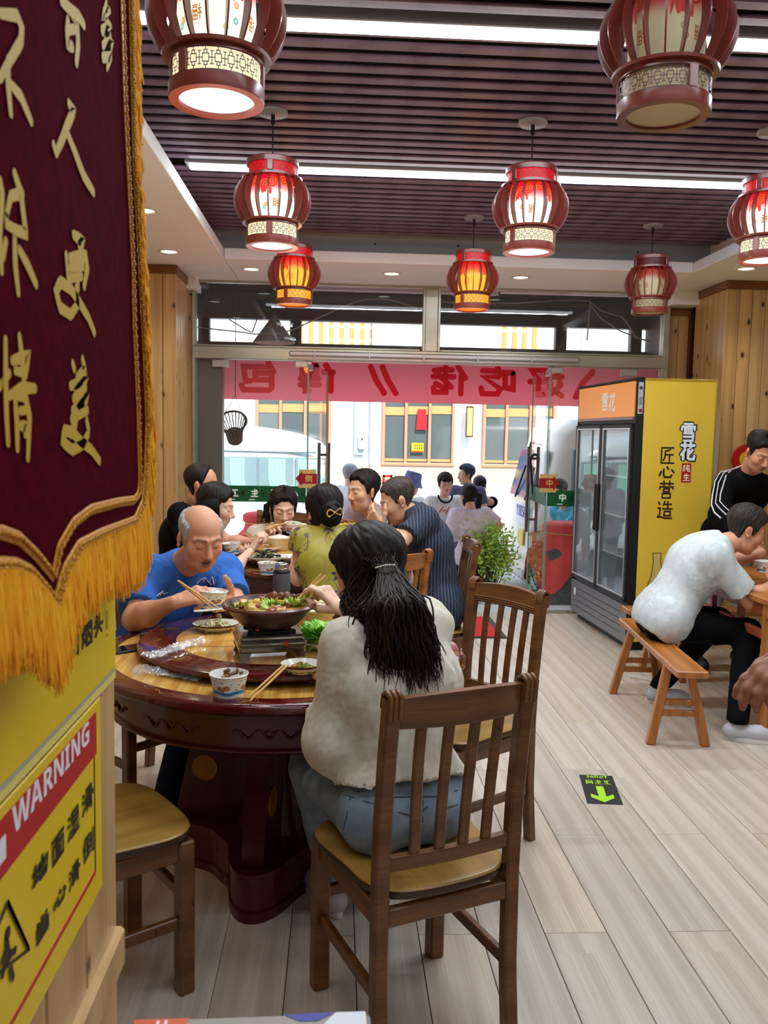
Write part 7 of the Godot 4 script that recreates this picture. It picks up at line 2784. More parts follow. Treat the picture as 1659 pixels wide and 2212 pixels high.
func crowd() -> void:
	people_materials()
	var tan := lin("d6a585")
	var ruddy := lin("d49a7c")
	var fair := lin("e2b99e")
	var black := Color(0.010, 0.008, 0.008)
	var rng := RandomNumberGenerator.new()
	rng.seed = 5
	# ---- man in blue, left of the near table
	person({"label": "balding man in a blue t-shirt eating from a paper bowl", "hip": Vector3(-0.80, 0.53, -3.56), "neck": Vector3(-0.608, 0.994, -3.44), "head": Vector3(-0.52, 1.092, -3.3), "face": Vector3(0.46, -0.36, 0.81), "fwd": Vector3(0.72, 0, 0.69), "head_size": 1.0,
		"sh_r": Vector3(-0.726, 0.945, -3.34), "sh_l": Vector3(-0.464, 0.924, -3.58), "el_r": Vector3(-0.74, 0.805, -3.16), "wr_r": Vector3(-0.571, 0.897, -3.02), "el_l": Vector3(-0.388, 0.812, -3.36), "wr_l": Vector3(-0.384, 0.867, -3.16),
		"hand_r": [Vector3(0.8, 0.28, -0.1), Vector3(0.2, -0.75, -0.6), 1], "hand_l": [Vector3(-0.42, 0.15, 0.75), Vector3(-0.75, 0.55, -0.3), 2], "hand_cell": 0.0036, "cell": 0.011, "build": 1.08, "arm": 1.0,
		"skin": ruddy, "shirt": M.blue_tee, "sleeve": 0.72, "sleeve_loose": 0.020, "loose": 0.022, "wrinkle": 0.006, "cloth_cell": 0.010, "trouser": M.dark_jeans, "shoe": M.grey_cloth, "kn_r": Vector3(-0.52, 0.50, -3.16), "kn_l": Vector3(-0.36, 0.50, -3.42), "an_r": Vector3(-0.62, 0.09, -3.02), "an_l": Vector3(-0.36, 0.09, -3.36),
		"h": {"hair": "bald", "hair_col": lin("8c8c8a"), "grey": lin("c9c9c6"), "thick": 0.010, "nu": 150, "nv": 120, "mouth": 0.0065, "fat": 1.06, "brow": lin("4a3a34"), "lip": lin("7a4238")}})
	var p1: Node3D = get_node("person")
	var tee: MeshInstance3D = p1.get_node("shirt")
	var ey := Vector3(0, 1.5, 0)
	var ink := MB.new()
	ink.x = p1.transform.affine_inverse()
	for ln in [[Vector3(-0.488, 0.967, -3), Vector3(-0.476, 0.982, -3), Vector3(-0.46, 0.987, -3), Vector3(-0.443, 0.977, -3), Vector3(-0.434, 0.968, -3)], [Vector3(-0.469, 0.977, -3), Vector3(-0.463, 0.992, -3), Vector3(-0.46, 0.977, -3)], [Vector3(-0.439, 0.974, -3), Vector3(-0.434, 0.991, -3), Vector3(-0.427, 0.968, -3)], [Vector3(-0.627, 0.923, -3), Vector3(-0.614, 0.936, -3), Vector3(-0.598, 0.932, -3), Vector3(-0.588, 0.938, -3)], [Vector3(-0.617, 0.927, -3), Vector3(-0.607, 0.945, -3), Vector3(-0.598, 0.927, -3)], [Vector3(-0.482, 0.961, -3), Vector3(-0.463, 0.958, -3)]]:
		var pth := []
		for q in ln:
			var hit := on_surface(tee, q - ey)
			pth.append(hit[0] + hit[1] * 0.002)
		ink.tube(pth, [0.0022], 5)
	put("chest_print", ink, mt(Color(0.75, 0.80, 0.88), 0.7), p1)
	# ---- woman in the cream blouse
	var pw := person({"label": "woman with long wavy dark hair in a cream blouse and jeans", "hip": Vector3(0.185, 0.545, -2.135), "neck": Vector3(0.147, 1.001, -2.27), "head": Vector3(0.092, 1.106, -2.36), "face": Vector3(-0.72, -0.38, -0.58), "fwd": Vector3(-0.378, 0, -0.926), "head_size": 0.98,
		"sh_r": Vector3(0.257, 0.977, -2.32), "sh_l": Vector3(0.035, 0.946, -2.2), "el_r": Vector3(0.20, 0.86, -2.52), "wr_r": Vector3(0.014, 0.948, -2.68), "el_l": Vector3(-0.003, 0.702, -2.18), "wr_l": Vector3(-0.02, 0.80, -2.42),
		"hand_r": [Vector3(-0.62, 0.72, -0.1), Vector3(-0.55, -0.55, -0.4), 1], "hand_l": [Vector3(-0.3, 0.0, -0.9), Vector3(0.2, -0.9, 0), 0], "hand_cell": 0.0032, "hand_size": 0.92, "cell": 0.011, "build": 0.95, "arm": 0.86,
		"skin": fair, "shirt": M.blouse, "shirt_name": "blouse", "sleeve": 1.45, "sleeve_loose": 0.036, "loose": 0.022, "wrinkle": 0.008, "cloth_cell": 0.010, "hem": -0.065, "trouser": M.jeans, "shoe": M.plain_shoe, "kn_r": Vector3(0.14, 0.50, -2.58), "kn_l": Vector3(-0.07, 0.50, -2.50), "an_r": Vector3(0.16, 0.09, -2.66), "an_l": Vector3(0.0, 0.09, -2.60),
		"h": {"hair": "long", "hair_col": black, "thick": 0.030, "nu": 90, "nv": 70}})
	var lk := MB.new()
	lk.x = pw.transform.affine_inverse()
	var st := []
	var en := []
	var md := []
	var hc: Vector3 = Vector3(0.092, 1.106, -2.36)
	var clip: Vector3 = Vector3(0.13, 1.152, -2.235)
	for i in 620:                                                  # tied length from the clip
		var f := rng.randf()
		var g := rng.randf()
		st.append(clip + Vector3(rng.randf_range(-0.022, 0.026), rng.randf_range(-0.02, 0.012), rng.randf_range(-0.012, 0.014)))
		var e: Vector3 = (Vector3(0.089, 0.946, -2.1)).lerp(Vector3(0.27, 0.923, -2.1), f) + Vector3(0, rng.randf_range(-0.10, 0.05) * (1.2 - absf(f - 0.45)), rng.randf_range(-0.03, 0.02))
		en.append(e)
		md.append((Vector3(0.104, 1.064, -2.1)).lerp(Vector3(0.21, 1.072, -2.12), f) + Vector3(rng.randf_range(-0.02, 0.02), 0.02, rng.randf_range(-0.02, 0.03)))
	for i in 420:                                                  # loose length from behind the ears and nape
		var a := rng.randf_range(-1.0, 1.0)
		var bk := Vector3(0.72, 0, 0.58)
		var sd := Vector3(0.62, 0, -0.78)
		st.append(hc + bk * 0.085 + sd * a * 0.07 + Vector3(0, rng.randf_range(-0.06, 0.03), 0))
		en.append((Vector3(0.061, 0.988, -2.17)).lerp(Vector3(0.247, 0.955, -2.16), clampf(0.5 + a * 0.5, 0, 1)) + Vector3(rng.randf_range(-0.02, 0.02), rng.randf_range(-0.12, 0.02), rng.randf_range(-0.02, 0.02)))
		md.append((Vector3(0.061, 1.055, -2.2)).lerp(Vector3(0.201, 1.064, -2.22), clampf(0.5 + a * 0.5, 0, 1)) + Vector3(rng.randf_range(-0.015, 0.015), 0, rng.randf_range(-0.01, 0.03)))
	for i in 420:                                                  # combed strands over the crown towards the clip
		var a := rng.randf_range(-1.25, 1.25)
		var fwd := Vector3(-0.72, 0, -0.58).normalized()
		var sd := Vector3(0.62, 0, -0.78).normalized()
		var p := hc + fwd * (0.085 * cos(a)) + sd * (0.088 * sin(a)) + Vector3(0, 0.070 - 0.035 * absf(a), 0)
		st.append(p)
		md.append(hc + fwd * (-0.035) + sd * (0.075 * sin(a)) + Vector3(0, 0.112 - 0.045 * absf(a), 0))
		en.append(clip + Vector3(rng.randf_range(-0.02, 0.02), rng.randf_range(-0.008, 0.008), 0.004))
	for i in 140:                                                   # side strands in front of the ear
		st.append(hc + Vector3(-0.02, 0.05, 0.085) + Vector3(rng.randf_range(-0.03, 0.04), rng.randf_range(-0.03, 0.02), rng.randf_range(-0.012, 0.008)))
		md.append((Vector3(0.025, 1.065, -2.27)) + Vector3(rng.randf_range(-0.01, 0.05), rng.randf_range(-0.02, 0.02), rng.randf_range(-0.01, 0.02)))
		en.append((Vector3(0.061, 0.97, -2.17)) + Vector3(rng.randf_range(-0.02, 0.05), rng.randf_range(-0.05, 0.03), rng.randf_range(-0.01, 0.02)))
	locks(lk, st, en, md, 0.0027, [Color(0.010, 0.007, 0.006), Color(0.055, 0.030, 0.020)], rng, 0.020, 14)
	put("hair_length", lk, M.hair, pw)
	lk = MB.new()
	lk.x = pw.transform.affine_inverse()
	for i in 11:
		var g := i / 10.0
		lk.ball((Vector3(0.104, 1.155, -2.208)).lerp(Vector3(0.152, 1.163, -2.205), g) + Vector3(0, 0.004 * sin(PI * g), 0.008 * sin(PI * g)), Vector3(0.0032, 0.0032, 0.0032), 8, 6)
	put("hair_clip", lk, mt(Color(0.75, 0.78, 0.70), 0.15, 0.7), pw)
	lk = MB.new()
	lk.x = pw.transform.affine_inverse()
	var wr: Vector3 = Vector3(0.014, 0.948, -2.68)
	for i in 16:
		var a := TAU * i / 16
		lk.ball(wr + Vector3(0.024 * cos(a), 0.016 * cos(a) , 0.027 * sin(a)) + Vector3(0.006, -0.012, 0), Vector3(0.005, 0.005, 0.005), 8, 6)
	put("bead_bracelet", lk, mt(Color(0.28, 0.05, 0.05), 0.3), pw)
	# back pockets, seam and belt tab of the jeans
	var jn: MeshInstance3D = pw.get_node("trousers")
	var stitch := mt(Color(0.24, 0.30, 0.36), 0.8)
	for ln in [[Vector3(0.029, 0.636, -2), Vector3(0.046, 0.627, -2), Vector3(0.08, 0.612, -2), Vector3(0.114, 0.604, -2)], [Vector3(0.043, 0.628, -2), Vector3(0.038, 0.583, -2), Vector3(0.029, 0.549, -2)], [Vector3(0.157, 0.589, -2), Vector3(0.182, 0.586, -2), Vector3(0.21, 0.592, -2), Vector3(0.232, 0.6, -2)], [Vector3(0.216, 0.664, -2), Vector3(0.219, 0.617, -2), Vector3(0.222, 0.559, -2)], [Vector3(0.258, 0.592, -2), Vector3(0.283, 0.6, -2), Vector3(0.306, 0.611, -2)], [Vector3(0.057, 0.639, -2), Vector3(0.113, 0.627, -2), Vector3(0.181, 0.623, -2), Vector3(0.248, 0.631, -2), Vector3(0.299, 0.646, -2)]]:
		lk = MB.new()
		lk.x = pw.transform.affine_inverse()
		var pth := []
		for q in ln:
			var hit := on_surface(jn, q - ey)
			pth.append(hit[0] + hit[1] * 0.0015)
		lk.tube(pth, [0.0018], 5, true, 0.6)
		put("seam", lk, stitch, pw.get_node("trousers"))
	# ---- far table, left side
	person({"label": "balding man in a dark polo shirt at the far left table edge", "hip": Vector3(-1.00, 0.52, -5.26), "neck": Vector3(-0.886, 1.053, -5.24), "head": Vector3(-0.807, 1.177, -5.16), "face": Vector3(0.93, -0.22, 0.05), "fwd": Vector3(0.98, 0, 0.15), "head_size": 1.02,
		"el_r": Vector3(-0.853, 0.838, -4.98), "wr_r": Vector3(-0.694, 0.845, -5.02), "el_l": Vector3(-0.70, 0.80, -5.46), "wr_l": Vector3(-0.50, 0.82, -5.36), "hand_r": [Vector3(0.9, 0, 0), Vector3(0, -1, 0), 0], "skin": ruddy, "shirt": M.navy, "shirt_name": "polo_shirt", "sleeve": 0.7, "loose": 0.02, "trouser": M.charcoal, "collar": 0.03,
		"h": {"hair": "receding", "hair_col": black, "thick": 0.010, "fat": 1.08}})
	var p4 := person({"label": "woman with straight black hair holding a bowl at far table", "hip": Vector3(-0.86, 0.52, -4.80), "neck": Vector3(-0.727, 0.969, -4.88), "head": Vector3(-0.672, 1.08, -4.82), "face": Vector3(0.92, -0.22, 0.10), "fwd": Vector3(0.97, 0, -0.2), "head_size": 0.98,
		"sh_r": Vector3(-0.728, 0.945, -4.72), "el_r": Vector3(-0.564, 0.752, -4.5), "wr_r": Vector3(-0.469, 0.853, -4.74), "el_l": Vector3(-0.72, 0.82, -5.06), "wr_l": Vector3(-0.646, 0.791, -4.98), "hand_r": [Vector3(0.35, 0.8, -0.35), Vector3(0.6, -0.5, -0.2), 1], "hand_l": [Vector3(0.95, 0.05, 0.2), Vector3(0, 1, -0.2), 2], "skin": fair, "shirt": M.black_cloth, "sleeve": 0.62, "trouser": M.charcoal, "arm": 0.86, "build": 0.92,
		"h": {"hair": "long", "hair_col": black, "thick": 0.022}})
	lk = MB.new()
	lk.x = p4.transform.affine_inverse()
	st = []
	en = []
	md = []
	hc = Vector3(-0.672, 1.08, -4.82)
	for i in 90:
		var a := rng.randf_range(-1.5, 1.9)
		var o := Vector3(-0.10 * cos(a) * 0.9 - 0.01, 0, 0.092 * sin(a))
		st.append(hc + o * 0.75 + Vector3(0.01, 0.085, 0))
		md.append(hc + o * 1.12 + Vector3(0, 0.02, 0))
		en.append(hc + o * 1.05 + Vector3(rng.randf_range(-0.01, 0.03), rng.randf_range(-0.24, -0.16), 0.01))
	locks(lk, st, en, md, 0.008, [Color(0.006, 0.006, 0.007), Color(0.018, 0.016, 0.018)], rng, 0.003)
	put("hair_length", lk, M.hair, p4)
	# ---- far table, far side and right side
	var p5 := person({"label": "woman in a cream vest eating with chopsticks, facing the room", "hip": Vector3(-0.38, 0.52, -5.98), "neck": Vector3(-0.389, 0.85, -5.86), "head": Vector3(-0.358, 1, -5.74), "face": Vector3(0.16, -0.36, 0.92), "fwd": Vector3(0.14, 0, 0.99), "head_size": 1.05, "hw": 0.165,
		"el_r": Vector3(-0.474, 0.701, -5.68), "wr_r": Vector3(-0.442, 0.811, -5.5), "el_l": Vector3(-0.182, 0.693, -5.76), "wr_l": Vector3(-0.222, 0.756, -5.52), "hand_r": [Vector3(0.25, 0.85, 0.2), Vector3(0.6, 0.1, 0.6), 1], "hand_l": [Vector3(-0.3, 0.2, 0.9), Vector3(-0.2, 0.9, 0), 2], "skin": fair, "shirt": M.cream_vest, "shirt_name": "vest_jacket", "sleeve": 1.0, "sleeve_loose": 0.02, "loose": 0.022, "trouser": M.charcoal, "arm": 0.88, "build": 0.95, "cloth_cell": 0.012,
		"h": {"hair": "long", "hair_col": black, "thick": 0.020, "nu": 84, "nv": 68, "lip": lin("8a4a48")}})
	lk = MB.new()
	lk.x = p5.transform.affine_inverse()
	lk.prism(PackedVector2Array([Vector2(-0.05, 0.05), Vector2(0.05, 0.05), Vector2(0.012, -0.16), Vector2(-0.012, -0.16)]), 0, 0.012, Basis.IDENTITY, Vector3(-0.356, 0.802, -5.7) + Vector3(0, 0, 0.02))
	put("dark_top", lk, M.black_cloth, p5)
	lk = MB.new()
	lk.x = p5.transform.affine_inverse()
	st = []
	en = []
	md = []
	hc = Vector3(-0.358, 1, -5.74)
	for i in 46:
		st.append(hc + Vector3(rng.randf_range(-0.08, 0.02), rng.randf_range(0.02, 0.09), -0.05))
		md.append(hc + Vector3(-0.115 + rng.randf_range(-0.02, 0.02), rng.randf_range(-0.02, 0.02), -0.06))
		en.append(hc + Vector3(-0.13 + rng.randf_range(-0.03, 0.05), rng.randf_range(-0.12, -0.07), -0.05))
	locks(lk, st, en, md, 0.008, [Color(0.012, 0.009, 0.008), Color(0.05, 0.025, 0.015)], rng, 0.006)
	put("hair_length", lk, M.hair, p5)
	var p6 := person({"label": "woman in a yellow green brocade dress with a gold hair clip", "hip": Vector3(-0.02, 0.54, -4.24), "neck": Vector3(-0.035, 0.993, -4.42), "head": Vector3(-0.066, 1.091, -4.46), "face": Vector3(-0.35, -0.28, -0.90), "fwd": Vector3(-0.12, 0, -1), "head_size": 1.02,
		"sh_l": Vector3(-0.17, 0.958, -4.38), "sh_r": Vector3(0.099, 0.971, -4.42), "el_l": Vector3(-0.191, 0.764, -4.36), "wr_l": Vector3(-0.22, 0.83, -4.62), "el_r": Vector3(0.179, 0.781, -4.4), "wr_r": Vector3(0.12, 0.83, -4.66), "hand_l": [Vector3(0.2, 0, -0.95), Vector3(0, -1, 0), 0], "skin": fair, "shirt": M.brocade, "shirt_name": "brocade_dress", "sleeve": 0.34, "sleeve_loose": 0.022, "loose": 0.016, "trouser": M.brocade, "legs": "sit", "arm": 1.0, "build": 0.98, "collar": 0.03, "cloth_cell": 0.011,
		"h": {"hair": "long", "hair_col": black, "thick": 0.026, "nu": 70, "nv": 56}})
	lk = MB.new()
	lk.x = p6.transform.affine_inverse()
	hc = Vector3(-0.027, 1.096, -4.36)
	lk.col = Color(0.009, 0.008, 0.008)
	for i in 26:                                                   # twisted bun
		var pp := []
		var ph := rng.randf() * TAU
		var ro := rng.randf_range(0.015, 0.05)
		for j in 12:
			var a := ph + j * 0.42
			pp.append(hc + Vector3(cos(a) * ro * 1.15, sin(a) * ro * 1.25, 0.05 - ro * 0.9 + 0.006 * sin(j * 1.0)))
		lk.tube(pp, [0.004, 0.009, 0.010, 0.011, 0.011, 0.011, 0.011, 0.011, 0.011, 0.010, 0.009, 0.003], 6)
	put("hair_bun", lk, M.hair, p6)
	lk = MB.new()
	lk.x = p6.transform.affine_inverse()
	var ring := []
	for i in 33:
		var a := TAU * i / 32
		ring.append((Vector3(-0.01, 1.111, -4.27)) + Vector3(0.038 * cos(a), 0.016 * sin(2.0 * a) + 0.006 * cos(a), 0.012 * sin(a)))
	lk.tube(ring, [0.0032], 6, false)
	for i in 8:
		lk.ball(ring[i * 4] + Vector3(0, 0, 0.004), Vector3(0.005, 0.005, 0.005), 8, 6)
	put("hair_clip", lk, mt(Color(0.85, 0.72, 0.42), 0.2, 0.8), p6)
	lk = MB.new()
	lk.x = p6.transform.affine_inverse()
	lk.ball(Vector3(-0.107, 1.024, -4.4), Vector3(0.006, 0.009, 0.006), 8, 6)
	put("earring", lk, mt(Color(0.88, 0.86, 0.82), 0.2), p6)
	person({"label": "man in a lavender grey shirt seated behind the far table", "hip": Vector3(0.40, 0.54, -5.66), "neck": Vector3(0.227, 1.013, -5.62), "head": Vector3(0.168, 1.134, -5.54), "face": Vector3(-0.80, -0.12, 0.58), "fwd": Vector3(-0.78, 0, 0.62), "head_size": 1.06, "hw": 0.19,
		"el_r": Vector3(0.05, 0.82, -5.72), "wr_r": Vector3(-0.02, 0.84, -5.56), "el_l": Vector3(0.37, 0.797, -5.4), "wr_l": Vector3(0.247, 0.783, -5.28), "hand_l": [Vector3(-0.9, 0, 0.2), Vector3(0, -1, 0), 0], "skin": tan, "shirt": M.lavender, "sleeve": 1.8, "loose": 0.018, "trouser": M.charcoal, "collar": 0.03,
		"h": {"hair": "short", "hair_col": black, "thick": 0.018, "fat": 1.05, "nu": 80, "nv": 64}})
	var p8 := person({"label": "man in a navy pinstriped shirt lifting a bowl to his mouth", "hip": Vector3(0.60, 0.54, -4.68), "neck": Vector3(0.447, 1.081, -4.76), "head": Vector3(0.345, 1.133, -4.8), "face": Vector3(-0.86, -0.44, 0.05), "fwd": Vector3(-1, 0, -0.1), "head_size": 1.04,
		"sh_l": Vector3(0.476, 1.047, -4.58), "sh_r": Vector3(0.439, 1.041, -4.96), "el_l": Vector3(0.328, 0.942, -4.44), "wr_l": Vector3(0.243, 1.002, -4.6), "el_r": Vector3(0.314, 0.893, -5), "wr_r": Vector3(0.286, 1, -4.92), "hand_l": [Vector3(-0.55, 0.62, -0.3), Vector3(0.3, 0.4, -0.8), 2], "hand_r": [Vector3(-0.2, 0.8, 0.3), Vector3(0, 0, 1), 1], "skin": tan, "shirt": M.striped, "shirt_name": "pinstriped_shirt", "sleeve": 0.72, "sleeve_loose": 0.022, "loose": 0.026, "build": 1.08, "trouser": M.charcoal, "hem": 0.13, "cloth_cell": 0.010, "collar": 0.03,
		"h": {"hair": "crop", "hair_col": lin("3a322d"), "thick": 0.008, "fat": 1.06, "nu": 80, "nv": 64}})
	lk = MB.new()
	lk.x = p8.transform.affine_inverse()
	var w8: Vector3 = Vector3(0.243, 1.002, -4.6)
	var dirw := ((Vector3(0.328, 0.942, -4.44)) - w8).normalized()
	lk.tube([w8 + dirw * 0.012, w8 + dirw * 0.034], [0.034], 18)
	put("wristwatch", lk, M.black, p8)
	# ---- right hand table
	person({"label": "man in a white t-shirt bent over a bowl on the bench", "hip": Vector3(1.80, 0.525, -4.58), "neck": Vector3(2.114, 0.964, -4.56), "head": Vector3(2.237, 1.019, -4.54), "face": Vector3(0.86, -0.42, 0.14), "fwd": Vector3(0.98, 0, 0.1), "head_size": 1.02,
		"sh_r": Vector3(1.989, 0.894, -4.36), "sh_l": Vector3(2.142, 0.889, -4.76), "el_r": Vector3(2.185, 0.668, -4.34), "wr_r": Vector3(2.369, 0.737, -4.46), "el_l": Vector3(2.22, 0.78, -4.82), "wr_l": Vector3(2.40, 0.88, -4.68), "hand_r": [Vector3(0.3, 0.9, -0.1), Vector3(0.3, 0, -1), 1], "skin": ruddy, "shirt": M.white_tee, "sleeve": 0.80, "sleeve_loose": 0.024, "loose": 0.040, "wrinkle": 0.006, "build": 1.14, "arm": 1.08, "cell": 0.012, "cloth_cell": 0.011, "hem": 0.10, "trouser": M.black_cloth,
		"kn_r": Vector3(2.22, 0.48, -4.42), "kn_l": Vector3(2.2, 0.48, -4.74), "an_r": Vector3(2.034, 0.09, -4.111), "an_l": Vector3(1.86, 0.09, -4.72), "shoe": M.plain_shoe, "foot": Vector3(0.95, 0, 0.3),
		"h": {"hair": "short", "hair_col": lin("26221f"), "grey": lin("3c3733"), "thick": 0.020, "fat": 1.05, "nu": 90, "nv": 72}})
	var p10 := person({"label": "man in a black track jacket with three white sleeve stripes", "hip": Vector3(2.72, 0.86, -5.75), "neck": Vector3(2.716, 1.309, -5.52), "head": Vector3(2.707, 1.434, -5.38), "face": Vector3(0.12, -0.55, 0.82), "fwd": Vector3(-0.12, 0, 0.99), "head_size": 1.02, "legs": "stand", "hw": 0.20,
		"sh_r": Vector3(2.53, 1.224, -5.46), "sh_l": Vector3(3.001, 1.213, -5.56), "el_r": Vector3(2.446, 1.035, -5.32), "wr_r": Vector3(2.49, 0.917, -5.12), "el_l": Vector3(3.054, 0.982, -5.4), "wr_l": Vector3(2.86, 0.853, -5.2), "hand_r": [Vector3(0.7, -0.5, 0.4), Vector3(0.3, -0.4, -0.8), 0], "skin": ruddy, "shirt": M.black_cloth, "shirt_name": "track_jacket", "sleeve": 1.92, "sleeve_loose": 0.020, "loose": 0.024, "trouser": M.grey_cloth, "cloth_cell": 0.012, "collar": 0.045,
		"an_r": Vector3(2.42, 0.09, -5.5), "an_l": Vector3(2.75, 0.09, -5.6), "shoe": M.black,
		"h": {"hair": "crop", "hair_col": black, "thick": 0.018, "nu": 80, "nv": 64}})
	var jk: MeshInstance3D = p10.get_node("track_jacket")
	var eye := Vector3(0, 1.5, 0)
	for ln in [[Vector3(2.416, 1.404, -5), Vector3(2.372, 1.37, -5), Vector3(2.284, 1.324, -5), Vector3(2.259, 1.263, -5), Vector3(2.249, 1.19, -5), Vector3(2.244, 1.121, -5), Vector3(2.269, 1.079, -5), Vector3(2.311, 1.041, -5)], [Vector3(2.422, 1.387, -5), Vector3(2.339, 1.35, -5), Vector3(2.305, 1.308, -5), Vector3(2.282, 1.252, -5), Vector3(2.272, 1.185, -5), Vector3(2.266, 1.13, -5), Vector3(2.291, 1.097, -5), Vector3(2.333, 1.058, -5)], [Vector3(2.429, 1.368, -5), Vector3(2.354, 1.334, -5), Vector3(2.326, 1.292, -5), Vector3(2.306, 1.241, -5), Vector3(2.295, 1.186, -5), Vector3(2.291, 1.141, -5), Vector3(2.316, 1.111, -5), Vector3(2.354, 1.081, -5)]]:
		lk = MB.new()
		lk.x = p10.transform.affine_inverse()
		var pth := []
		for q in ln:
			var hit := on_surface(jk, q - eye)
			pth.append(hit[0] + hit[1] * 0.006)
		lk.tube(pth, [0.0058], 6, true, 0.6)
		put("stripe", lk, mt(Color(0.85, 0.86, 0.88), 0.7), p10)
	# ---- outside
	var gy := -0.55
	var out := func(d: Dictionary) -> Node3D:
		d["ground"] = gy
		d["cell"] = 0.018
		d["cloth_cell"] = 0.016
		if not d.has("legs"):
			d["legs"] = "stand"
		var h: Vector3 = d.head
		if not d.has("neck"):
			d["neck"] = h + Vector3(0, -0.16, 0) - d.face.normalized() * 0.03
		var n: Vector3 = d.neck
		var f: Vector3 = d.fwd.normalized()
		var r := eval_right(f)
		if not d.has("hip"):
			d["hip"] = Vector3(n.x, n.y - 0.50, n.z) - f * 0.02
		if not d.has("el_r"):
			d["el_r"] = n + r * 0.26 + Vector3(0, -0.30, 0)
			d["wr_r"] = n + r * 0.25 + Vector3(0, -0.50, 0) + f * 0.12
		if not d.has("el_l"):
			d["el_l"] = n - r * 0.26 + Vector3(0, -0.30, 0)
			d["wr_l"] = n - r * 0.25 + Vector3(0, -0.50, 0) + f * 0.12
		return person(d)
	out.call({"label": "grey haired person in a white hoodie standing outside the door", "head": Vector3(0.163, 1.003, -10.6), "face": Vector3(0.5, -0.1, -0.8), "fwd": Vector3(0.2, 0, -1), "skin": fair, "shirt": M.hoodie, "shirt_name": "hoodie", "sleeve": 1.9, "trouser": M.grey_cloth, "loose": 0.03, "h": {"hair": "short", "hair_col": lin("77777a"), "grey": lin("b0b0b2"), "thick": 0.022}})
	var ph := out.call({"label": "person in a blue grey bucket hat standing outside", "head": Vector3(0.893, 0.884, -10.3), "face": Vector3(0.55, -0.45, 0.6), "fwd": Vector3(0.5, 0, 0.8), "skin": fair, "shirt": M.hoodie, "sleeve": 0.6, "trouser": M.grey_cloth, "h": {"hair": "none"}}) as Node3D
	lk = MB.new()
	lk.x = ph.transform.affine_inverse() * Transform3D(Basis(Vector3(0, 0, 1), -0.25), Vector3(0.903, 0.951, -10.3))
	lk.lathe([Vector2(0.098, 0.03), Vector2(0.145, -0.045), Vector2(0.148, -0.05), Vector2(0.142, -0.048), Vector2(0.106, 0.028), Vector2(0.098, 0.10), Vector2(0.085, 0.118), Vector2(0.001, 0.122)], 36)
	put("bucket_hat", lk, cloth(Color(0.36, 0.38, 0.55), Color(0.46, 0.48, 0.64), 97), ph)
	var pg := out.call({"label": "short haired person with glasses in a black collared white tee", "head": Vector3(1.257, 0.946, -9.9), "face": Vector3(0.12, -0.10, 1.0), "fwd": Vector3(0.3, 0, 0.95), "skin": lin("e0a890"), "shirt": M.hoodie, "sleeve": 0.7, "trouser": M.grey_cloth, "h": {"hair": "fringe", "hair_col": lin("241a18"), "thick": 0.022, "mouth": 0.003, "eyes": 1.0, "nu": 64, "nv": 52}}) as Node3D
	lk = MB.new()
	lk.x = pg.transform.affine_inverse()
	hc = Vector3(1.257, 0.946, -9.9)
	for s in [-1.0, 1.0]:
		ring = []
		for i in 17:
			ring.append(hc + Vector3(s * 0.034 + 0.012 + 0.026 * cos(TAU * i / 16), -0.002 + 0.022 * sin(TAU * i / 16), 0.100))
		lk.tube(ring, [0.0022], 5, false)
	put("spectacles", lk, mt(Color(0.75, 0.65, 0.6), 0.3, 0.5), pg)
	lk = MB.new()
	lk.x = pg.transform.affine_inverse()
	ring = []
	for i in 17:
		var a := PI * i / 16
		ring.append(hc + Vector3(0.08 * cos(a), -0.13 - 0.075 * sin(a), 0.02 + 0.075 * sin(a)))
	lk.tube(ring, [0.011], 6)
	put("collar_band", lk, M.black_cloth, pg)
	lk = MB.new()
	lk.x = pg.transform.affine_inverse()
	for i in 5:
		lk.tube([hc + Vector3(-0.08 + 0.04 * i, -0.32 + 0.02 * sin(i * 2.0), 0.115), hc + Vector3(-0.03 + 0.035 * i, -0.27 + 0.02 * cos(i * 3.0), 0.125)], [0.014], 6, true, 0.4)
	put("chest_print", lk, mt(Color(0.75, 0.08, 0.06), 0.7), pg)
	out.call({"label": "young man in a slate purple tee raising a hand outside", "head": Vector3(1.599, 1.027, -10.6), "face": Vector3(-0.95, -0.1, 0.25), "fwd": Vector3(-0.6, 0, 0.8), "skin": tan, "shirt": M.purple_tee, "sleeve": 0.6, "trouser": M.charcoal, "h": {"hair": "short", "hair_col": lin("2a2d38"), "thick": 0.022}})
	out.call({"label": "person in a dark tee standing behind the young man outside", "head": Vector3(1.878, 0.856, -11.2), "face": Vector3(0.2, -0.2, -0.95), "fwd": Vector3(0.3, 0, -0.95), "skin": tan, "shirt": M.charcoal, "sleeve": 0.55, "trouser": M.charcoal, "el_r": Vector3(1.983, 0.659, -11), "wr_r": Vector3(1.867, 0.755, -10.9), "h": {"hair": "short", "hair_col": black, "thick": 0.02}})
	var pp2 := out.call({"label": "woman with a ponytail in a pale tee and maroon skirt", "head": Vector3(1.378, 0.88, -8.9), "face": Vector3(-0.45, 0.05, -0.9), "fwd": Vector3(-0.3, 0, -0.95), "skin": lin("e0a08a"), "shirt": M.pink_tee, "sleeve": 0.85, "sleeve_loose": 0.028, "loose": 0.024, "legs": "skirt", "trouser": M.maroon, "hip": Vector3(1.425, 0.229, -8.9), "neck": Vector3(1.405, 0.733, -8.86), "el_r": Vector3(1.703, 0.576, -8.86), "wr_r": Vector3(1.512, 0.415, -8.8), "hand_r": [Vector3(-0.7, -0.5, 0), Vector3(-0.2, 0, -1), 0], "h": {"hair": "long", "hair_col": black, "thick": 0.018}}) as Node3D
	lk = MB.new()
	lk.x = pp2.transform.affine_inverse()
	st = []
	en = []
	md = []
	hc = Vector3(1.378, 0.88, -8.9)
